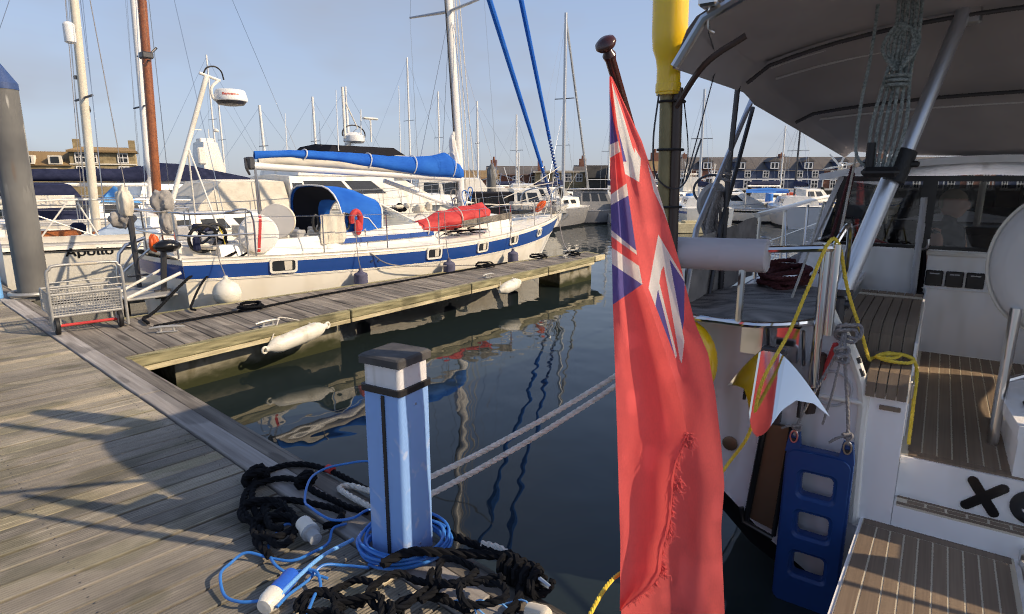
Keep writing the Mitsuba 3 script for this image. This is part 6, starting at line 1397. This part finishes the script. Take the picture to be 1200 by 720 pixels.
part(ap, 'windlass', MB().box((1.15, .6, 1.28), (.22, .18, .2), ch=.05).lathe([(.07, 0), (.05, .06), (.08, .12)], o=(1.15, .45, 1.3), axis=(0, 1, 0), k=12), 'navy_cloth', AF)
part(ap, 'bow_rail', MB().tube([(-.3, .95, 1.14), (.2, 1.0, 1.75), (2.9, 1.02, 1.74)], .016, sub=3).tube([(.5, 1.0, 1.14), (.95, 1.0, 1.74)], .014).tube([(1.35, 1.0, 1.14), (1.1, 1.0, 1.74)], .014).tube([(2.1, 1.0, 1.14), (2.1, 1.0, 1.74)], .014).tube([(-.1, 1.0, 1.45), (2.9, 1.02, 1.45)], .008).tube([(.2, 1.0, 1.7), (1.3, 1.0, 1.16)], .012), 'gel_white', AF)
rails(ap, AF, AH, .05, .9, 7, sides=(-1,))
cm_ = mast(ap, AF, 1.53, .12, 1.1, 8.5, .075, 'mast_cream', .035, spreaders=((3.55, .55), (6.0, .5)), k=14, name='cream_mast')
part(cm_, 'radar_reflector', MB().lathe([(.06, 0), (.09, .02), (.09, .30), (.06, .34)], o=(1.49, .32, 4.42), k=16).tube([(1.62, .12, 4.55), (1.5, .3, 4.55)], .02), 'radome', AF)
part(cm_, 'lamp', MB().lathe([(.03, 0), (.05, .04), (.04, .12)], o=(1.66, .10, 3.30), k=10).box((1.56, .05, 3.9), (.06, .1, .06)), 'dark_metal', AF)
part(cm_, 'topping_lift', MB().tube([(2.1, .1, 1.9), (1.75, .12, 8.3)], .008, k=5).tube([(1.35, .12, 1.3), (1.7, .12, 8.3)], .006, k=5), 'grey_rope', AF)
wm_ = mast(ap, AF, 2.60, .12, 1.1, 9.5, .085, 'varnish', .037, k=14, name='wooden_mast')
part(cm_, 'furled_headsail', MB().tube([(-1.25, .1, 1.9), (1.75, .12, 8.3)], [.03, .05, .045]), 'mast_white', AF)
part(wm_, 'yard_bracket', MB().tube([(2.72, .0, 4.36), (2.98, -.06, 4.62)], .022).tube([(2.72, .3, 4.30), (2.70, -.3, 4.46)], .016).box((2.72, .12, 4.42), (.2, .22, .12), ch=.02), 'dark_metal', AF)
part(wm_, 'shroud', MB().tube([(3.2, -.9, 1.1), (2.9, .1, 8.8)], .007, k=5).tube([(3.6, .9, 1.1), (2.9, .1, 8.8)], .007, k=5).tube([(2.1, 1.0, 1.1), (2.9, .1, 9.0)], .006, k=5), 'steel', AF)

# sailing yacht with the navy boom cover
by = thing('moored_yacht', 'white yacht with a long navy sail cover, behind the one lettered Apollo', 'sailboat')
BF = sub(KF, -1.6, -8.5)
BH = boat_hull(by, BF, 9.5, 2.9, 1.2, 1.15, 1.45, stripe='stripe_blue')
cabin(by, BF, 2.6, 6.5, .95, 1.2, 1.62, wins=((.08, .3, .3, .75), (.38, .6, .3, .75)))
cabin(by, BF, 1.55, 2.9, .85, 1.2, 2.0, sa=.15, sf=.5, m='navy_cloth', name='spray_hood', wins=((.5, .9, .3, .7),))
part(by, 'spray_dodger', MB().grid(np.array([[[a, 1.30, z] for z in (1.5, 1.78)] for a in (.6, 1.4, 2.3)]), .01), 'gel_white', BF, smooth=False)
tm = meshkit.text_mesh('951G', .13, .006); v = np.array(tm.vertices)
part(by, 'lettering', MB().add(np.stack([1.45 + v[:, 0] * 1.5, 1.316 + v[:, 2], 1.58 + v[:, 1]], 1), tm.faces), 'gel_grey', BF, smooth=False, label='grey characters 951G on the white dodger')
part(by, 'tarpaulin', MB().hull([(2.9, .9, 1.6), (3.8, .9, 1.55), (3.0, .2, 1.6), (3.7, .2, 1.6), (3.3, .6, 1.98)]), 'light_blue_cloth', BF, smooth=False)
mast(by, BF, 4.28, 0, 1.6, 13, .085, 'mast_white', .030, spreaders=((4.0, .7), (7.5, .6)), stays=((9.2, 0, 1.5), (0, 0, 1.3)))
boomcover(by, BF, 1.2, 4.25, .0, 2.24, 'navy_cloth', .34, .2)
rails(by, BF, BH, .03, .9, 9)
part(by, 'lifebuoy', MB().tube([(.9, 1.36, 1.75 + .0)] * 0 + [(.9 + .2 * math.cos(t), 1.36, 1.85 + .2 * math.sin(t)) for t in np.linspace(0, 6.283, 20)[:-1]], .05, closed=True), 'cream_cloth', BF)

# cruiser under navy covers with a white radar tower
m1 = thing('motor_yacht', 'white motor cruiser under a navy cover with white radar tower, behind the wooden mast', 'boat')
MF = sub(KF, 1.2, -12.8)
MH = boat_hull(m1, MF, 11, 3.6, 1.4, 1.45, 1.9)
cabin(m1, MF, 2.0, 8.6, 1.5, 1.4, 2.15, sa=.3, sf=1.8, wins=((.08, .34, .15, .55), (.38, .66, .15, .55)))
cabin(m1, MF, 2.1, 6.1, 1.5, 2.10, 2.62, sa=1.0, sf=2.5, tap=.75, m='navy_cloth', name='cockpit_cover')
tw = cabin(m1, MF, 4.15, 4.95, .55, 2.1, 3.35, sa=.12, sf=.22, tap=.8, name='radar_tower', b0=.6)
part(tw, 'lamp_box', MB().box((4.5, .6, 3.42), (.46, .36, .16), ch=.03), 'gel_white', MF)
part(tw, 'side_box', MB().box((4.15, 1.1, 2.9), (.25, .12, .55), ch=.04), 'gel_white', MF)
part(tw, 'instruments', MB().tube([(4.6, .7, 3.5), (4.6, .7, 3.8)], .015).lathe([(.08, 0), (.1, .03), (.06, .1), (0, .12)], o=(4.85, .7, 3.72), k=12).box((4.3, .5, 3.78), (.3, .03, .03)), 'gel_white', MF)
rails(m1, MF, MH, .3, .95, 8)

# large motor yacht behind the ketch
m2 = thing('motor_yacht', 'large white motor yacht with cream aft awning and black flybridge canopy', 'boat')
YF = sub(KF, 1.5, -7.3)
YH = boat_hull(m2, YF, 11.8, 3.0, 1.30, 1.28, 1.62, hm='gel_white', fine=.55)
for a0, a1 in ((1.2, 1.9), (2.1, 2.8), (3.2, 4.0)):
    part(m2, 'hull_window', MB().grid(YH.band(.19, .33, 1, .008, a0 / 11.8, a1 / 11.8, nt=5, nf=3), .006), 'smoke_glass', YF, smooth=False)
aw = cabin(m2, YF, 1.25, 3.9, 1.32, 1.3, 2.08, sa=.85, sf=.1, m='cream_cloth', name='awning')
for a in (1.9, 2.9): part(aw, 'seam', MB().tube([(a, 1.33, 1.3), (a, 1.15, 2.06), (a, -1.15, 2.06)], .012, k=5), 'gel_white', YF)
cabin(m2, YF, 3.9, 9.6, 1.34, 1.3, 2.22, sa=.02, sf=1.9, wins=((.015, .085, .25, .8), (.10, .40, .42, .86), (.43, .66, .45, .86)), front=True)
cabin(m2, YF, 9.0, 11.2, 1.0, 1.3, 1.62, sa=.1, sf=1.2, name='foredeck_trunk')
fb_ = cabin(m2, YF, 4.2, 7.9, 1.15, 2.24, 2.62, sa=.1, sf=.6, tap=.95, name='flybridge', wins=((.62, .95, .2, .85),))
part(fb_, 'windscreen', MB().grid(np.array([[(7.4, y, 2.62), (7.0, y * .9, 2.92)] for y in (-1.0, -.5, 0, .5, 1.0)])), 'clear_pane', YF, smooth=False)
cabin(m2, YF, 5.1, 8.3, 1.15, 2.74, 3.12, sa=.35, sf=.6, tap=.8, m='black_cloth', name='flybridge_canopy')
for a, b in ((5.3, 1.1), (5.3, -1.1), (8.0, 1.05), (8.0, -1.05)): part(m2, 'canopy_leg', MB().tube([(a, b, 2.4), (a, b, 2.85)], .02), 'steel', YF)
tw = cabin(m2, YF, 7.55, 8.3, .35, 2.2, 2.85, sa=.05, sf=.2, name='mast_base', b0=.9)
am = part(m2, 'radar_mast', MB().tube([(6.65, -.2, 3.0), (6.75, -.2, 3.42)], .10).tube([(6.62, -.2, 3.4), (6.62, -.2, 4.95)], .045).tube([(6.7, -.2, 3.45), (7.1, -.2, 3.75), (6.7, -.2, 4.5)], .02), 'gel_white', YF)
part(am, 'radar_dome', MB().lathe([(.28, 0), (.34, .05), (.33, .22), (.2, .32), (0, .34)], o=(6.95, -.2, 3.28), k=22), 'radome', YF)
part(am, 'dome_bracket', MB().tube([(6.95 + .42 * math.cos(t), -.2, 3.55 + .28 * math.sin(t)) for t in np.linspace(-.3, 3.4, 14)], .022, k=6), 'dark_metal', YF)
part(am, 'scanner', MB().box((7.25, .3, 4.02), (.55, .14, .07), ch=.03).tube([(7.25, .3, 3.3), (7.25, .3, 4.0)], .025).tube([(7.0, .1, 3.3), (7.05, .1, 4.3)], .015), 'gel_white', YF)
for x, y, z in ((5.6, 1.0, 4.65), (8.0, .8, 5.05), (6.2, -1.0, 3.95), (5.0, -.9, 4.1)): part(m2, 'whip_antenna', MB().tube([(x, y, 2.8), (x + .03, y, z)], [.018, .008]), 'radome', YF)
rails(m2, YF, YH, .45, .97, 9)

# boats in the middle distance
def px_frame(x, y, yaw): return Fr(x, y, yaw)
w1 = thing('work_boat', 'white work boat with black shelter and orange gear beyond the ketch bow', 'boat')
f1 = Fr(-2.9, 24.6, 8); h1_ = boat_hull(w1, f1, 5.3, 2.3, .85, .8, 1.2, hm='gel_white')
cabin(w1, f1, .6, 2.9, .95, .8, 1.62, sa=.05, sf=.05, tap=.98, m='black_cloth', name='shelter', wins=((.08, .42, .35, .8), (.5, .9, .35, .8)))
cabin(w1, f1, 2.9, 4.3, .9, .8, 1.75, sa=.0, sf=.4, wins=((.12, .42, .5, .88), (.5, .86, .5, .88)), front=True)
for i in range(9):
    m = MB().box((rng.uniform(2.6, 4.6), -1.05 + rng.uniform(0, .1), rng.uniform(.9, 1.3)), (.25, .2, .2), rng.uniform(0, 90), ch=.06)
    part(w1, 'orange_gear', m, 'orange_paint', f1)
mast(w1, f1, 3.2, 0, 1.7, 3.2, .03, 'mast_white')
w2 = thing('cabin_boat', 'grey cabin boat with three windows and black outboard, left of the flag', 'boat')
f2 = Fr(2.7, 30.6, 12); boat_hull(w2, f2, 3.3, 1.8, .72, .70, .85, hm='work_grey')
mat('work_grey', (.20, .20, .205), .5)
k_ = cabin(w2, f2, .5, 2.3, .75, .7, 1.62, sa=.05, sf=.4, m='work_grey', wins=((.06, .30, .45, .88), (.37, .60, .45, .88), (.66, .88, .45, .88)), front=True)
part(k_, 'roof', MB().box((1.3, 0, 1.7), (1.8, 1.6, .06), ch=.02), 'gel_grey', f2, smooth=False)
part(w2, 'outboard', MB().box((2.3, 1.05, 1.0), (.5, .5, .6), ch=.14).tube([(2.3, 1.05, .9), (2.35, 1.05, .0)], .12), 'black_gloss', f2)
w3 = thing('small_dinghy', 'white covered dinghy beside the black outboard at the left edge of the flag', 'boat')
f3 = Fr(4.75, 30.2, 5); boat_hull(w3, f3, 2.6, 1.4, .5, .48, .6, hm='gel_grey')
part(w3, 'cover', blob((.8, -.1, .72), (.62, .5, .34), 6, .12), 'white_cloth', f3, smooth=True)
for i, (x, y, yaw, L, lab, hm_, cab_) in enumerate(((-1.2, 33, 5, 6.5, 'white cruiser with low cabin in the gap right of the main mast', 'gel_white', 1.9), (-6.0, 31, 20, 7.5, 'white cruiser behind the blue sail cover, right of the black flybridge canopy', 'gel_white', 2.2), (-3.4, 36, 8, 5.5, 'low white boat under the furled blue headsails', 'gel_white', 1.7), (5.6, 37.5, 10, 5.5, 'grey boat with a low cabin just left of the flag, farther off', 'gel_grey', 1.5))):
    t = thing('moored_boat', lab, 'boat'); f_ = Fr(x, y, yaw); boat_hull(t, f_, L, 2.3, .95, .9, 1.2, hm=hm_, stripe='stripe_blue' if i % 2 == 0 else None)
    cabin(t, f_, 1.0, L * .72, .9, .9, cab_, sa=.2, sf=1.0, wins=((.08, .3, .4, .85), (.35, .58, .4, .85)), front=True)
    for k in range(6):
        m = MB().tube([(rng.uniform(.3, L * .8), rng.uniform(-.8, .8), 1.0), (rng.uniform(.3, L * .8), rng.uniform(-.8, .8), rng.uniform(2.0, 3.0))], .02, k=5)
        part(t, 'pole', m, 'steel', f_)
struct('far_pontoon', MB().box((0, 0, .25), (11, 1.4, .3)), 'rim_wood', Fr(2.2, 33.2, 3), label='dark floating pontoon in the middle distance')
solo('dark_pile', MB().lathe([(.22, -1), (.22, 2.62), (.02, 2.9)], k=14), 'pile_steel', 'dark round pile just right of the white main mast', 'pile', Fr(-.95, 29, 0))
# farther yachts: each a hull, cabin and mast
for i, (x, y, zt, r, lab, lean) in enumerate(((2.48, 30, 9.65, .085, 'silver mast with two stays left of the flag', 0), (-14.6, 37, 6.4, .09, 'mast left of the cream awning, above the boom end', -.03), (-12.4, 39.5, 7.2, .085, 'mast right of the radar dome above the sail cover', 0), (-10.6, 41, 6.9, .08, 'mast above the middle of the blue sail cover', -.02),
        (-9.4, 36, 7.3, .06, 'thin mast just right of the motor yacht radar mast', 0), (-6.2, 38, 9.2, .06, 'tall thin mast left of the white main mast', 0), (-2.2, 40, 7.0, .07, 'thin mast just right of the white main mast', .0), (9.1, 30, 6.35, .07, 'grey mast between the yellow float and the canopy leg', .05), (14.2, 31, 5.4, .05, 'slim black mast below the canopy edge', .0),
        (-16.6, 35, 8.8, .05, 'thin mast above the navy cover near the radar tower', .0), (-5.0, 43, 8.0, .06, 'white mast close left of the main mast of the ketch', .0), (.3, 42, 6.4, .06, 'short mast between the main mast and the blue furled sails', .0), (3.6, 44, 7.2, .06, 'white mast just right of the silver mast', .0),
        (6.4, 41, 6.2, .06, 'white mast tight against the left edge of the flag', .0), (11.0, 42, 6.6, .055, 'thin mast between the brown post and the canopy legs', .0), (17.8, 41, 5.6, .055, 'thin mast over the blue terrace under the canopy', .0), (-18.5, 40, 7.4, .06, 'mast just left of the white radar pole', .0))):
    t = thing('distant_yacht', f'distant white yacht with a {lab}', 'sailboat', None)
    yaw = (62, 50, 48, 52, 40, 47, 20, 80, 75, 50, 45, 60, 70, 85, 55, 30, 52)[i]
    f_ = Fr(x, y, yaw); f_.o = f_.o - f_.A * 4.2
    H_ = boat_hull(t, f_, 8.0, 2.5, .95, .9, 1.2, hm='work_grey' if i == 0 else 'gel_grey' if i == 8 else 'gel_white', stripe='stripe_blue' if i % 2 else None)
    cabin(t, f_, 2.2, 5.6, .8, .92, 1.32, wins=((.1, .3, .3, .75), (.4, .6, .3, .75)))
    mast(t, f_, 4.2, 0, 1.3, zt, r, 'mast_silver' if i in (0, 7) else 'dark_metal' if i == 8 else 'mast_white', lean, spreaders=((1.3 + (zt - 1.3) * .55, .5),), stays=((7.9, 0, 1.3), (0, 0, 1.1)))
    if i == 0: part(t, 'furled_headsail', MB().tube([(7.8, 0, 1.3), (4.25, 0, 9.3)], .06, k=6), 'mast_silver', f_)
    boomcover(t, f_, 1.0, 4.1, 0, 1.95, 'light_blue_cloth' if i in (4, 6) else 'navy_cloth', .26, .13)
# right of the flag
r1 = thing('white_motorboat', 'white motorboat with a raked cabin lying before the quay between flag and canopy legs', 'boat')
f4 = Fr(9.0, 33.0, 2); boat_hull(r1, f4, 5.6, 2.1, .95, .88, 1.05)
cabin(r1, f4, 1.4, 4.4, .85, .85, 1.45, sa=.3, sf=1.2, wins=((.1, .35, .35, .85), (.4, .66, .35, .85)), front=True)
for a_ in (5.0, .6): part(r1, 'blue_drum', MB().lathe([(.2, 0), (.2, .5)], o=(a_, -.3, .93), k=14), 'cable_blue', f4)
r2_ = thing('small_sailboat', 'small white sailing boat with blue cockpit cover and red orange lifebuoy', 'sailboat')
f5 = Fr(14.4, 31.2, 160); boat_hull(r2_, f5, 4.8, 1.9, .75, .7, .9, stripe='black_gloss')
part(r2_, 'cover', MB().hull([(.4, -.8, 1.5), (.4, .8, 1.5), (2.4, -.8, 1.5), (2.4, .8, 1.5), (1.4, 0, 1.75), (.4, 0, 1.68), (2.4, 0, 1.66)]), 'cable_blue', f5, smooth=False)
for a, b in ((.4, .75), (.4, -.75), (2.4, .75), (2.4, -.75)): part(r2_, 'cover_post', MB().tube([(a, b, .7), (a, b, 1.5)], .02), 'steel', f5)
part(r2_, 'lifebuoy', MB().tube([(.2 + .26 * math.cos(t), .9, 1.1 + .33 * math.sin(t)) for t in np.linspace(0, 6.28, 18)[:-1]], .09, closed=True), 'lifebuoy_red', f5)
struct('timber_float', MB().box((0, 0, .2), (2.6, 1.6, .36)).box((.3, .2, .42), (1.2, .5, .1)), 'batten_wood', Fr(7.4, 25.6, 5), label='small brown timber float beside the flag')
for i, (x, y) in enumerate(((14.2, 47.6), (16.6, 48.2))):
    t = thing('fishing_boat', ['white fishing boat with masts and lamps, left of two by the quay', 'white fishing boat with masts and lamps, right of two by the quay'][i], 'boat', None)
    f_ = Fr(x, y, 95); boat_hull(t, f_, 4.5, 2.0, 1.3, 1.3, 1.7, rake=.4)
    cabin(t, f_, .8, 2.6, .75, 1.3, 2.35, sa=.0, sf=.3, wins=((.1, .4, .5, .88), (.5, .9, .5, .88)), front=True)
    for k in range(5):
        m = MB().tube([(rng.uniform(.5, 3.5), rng.uniform(-.7, .7), 1.4), (rng.uniform(.5, 3.5), rng.uniform(-.7, .7), rng.uniform(2.8, 3.6))], .03, k=5)
        part(t, 'pole', m, 'gel_white', f_)
    part(t, 'lamp_bar', MB().box((1.6, 0, 2.6), (.5, 1.2, .15), ch=.05), 'gel_white', f_)
for i, (x, y, yaw, lab) in enumerate(((17.0, 38.5, 20, 'white boat under the blue terrace, farther right'), (12.2, 40.0, 8, 'low white boat before the quay wall under the blue terrace'), (20.0, 36, 30, 'white boat by the quay half hidden behind the cruiser cabin'))):
    t = thing('moored_boat', lab, 'boat'); f_ = Fr(x, y, yaw); boat_hull(t, f_, 5, 2.0, .9, .85, 1.1, stripe='red_paint' if i == 1 else 'stripe_blue')
    cabin(t, f_, 1.0, 3.2, .75, .85, 1.55, sa=.1, sf=.7, wins=((.1, .4, .4, .85), (.5, .8, .4, .85)), front=True)
wt = thing('wind_generator', 'small white six bladed wind generator on a pole above the cruiser cabin roof', 'wind turbine')
wf = Fr(15.86, 30.0, 0)
part(wt, 'pole', MB().tube([(0, 0, -.5), (0, 0, 2.75)], .04), 'gel_white', wf)
hb_ = part(wt, 'hub', MB().lathe([(.02, -.16), (.09, -.1), (.1, .12), (.04, .3)], o=(0, 0, 2.8), axis=(.25, -.95, 0), k=14), 'gel_white', wf)
ex, ey = nrm([.95, .25, 0]), np.array([0, 0, 1.0])
for k in range(6):
    t = k * math.pi / 3 + .2; d = ex * math.cos(t) + ey * math.sin(t); n = -ex * math.sin(t) + ey * math.cos(t); o_ = np.array([.04, -.15, 2.8])
    part(hb_, 'blade', MB().hull([o_ + d * r_ + n * w + np.array([.25, -.95, 0]) * q for r_, ws in ((.08, (-.03, .05)), (.4, (-.05, .06)), (.76, (-.01, .03))) for w in ws for q in (-.006, .006)]), 'gel_white', wf, smooth=False)
gull = None
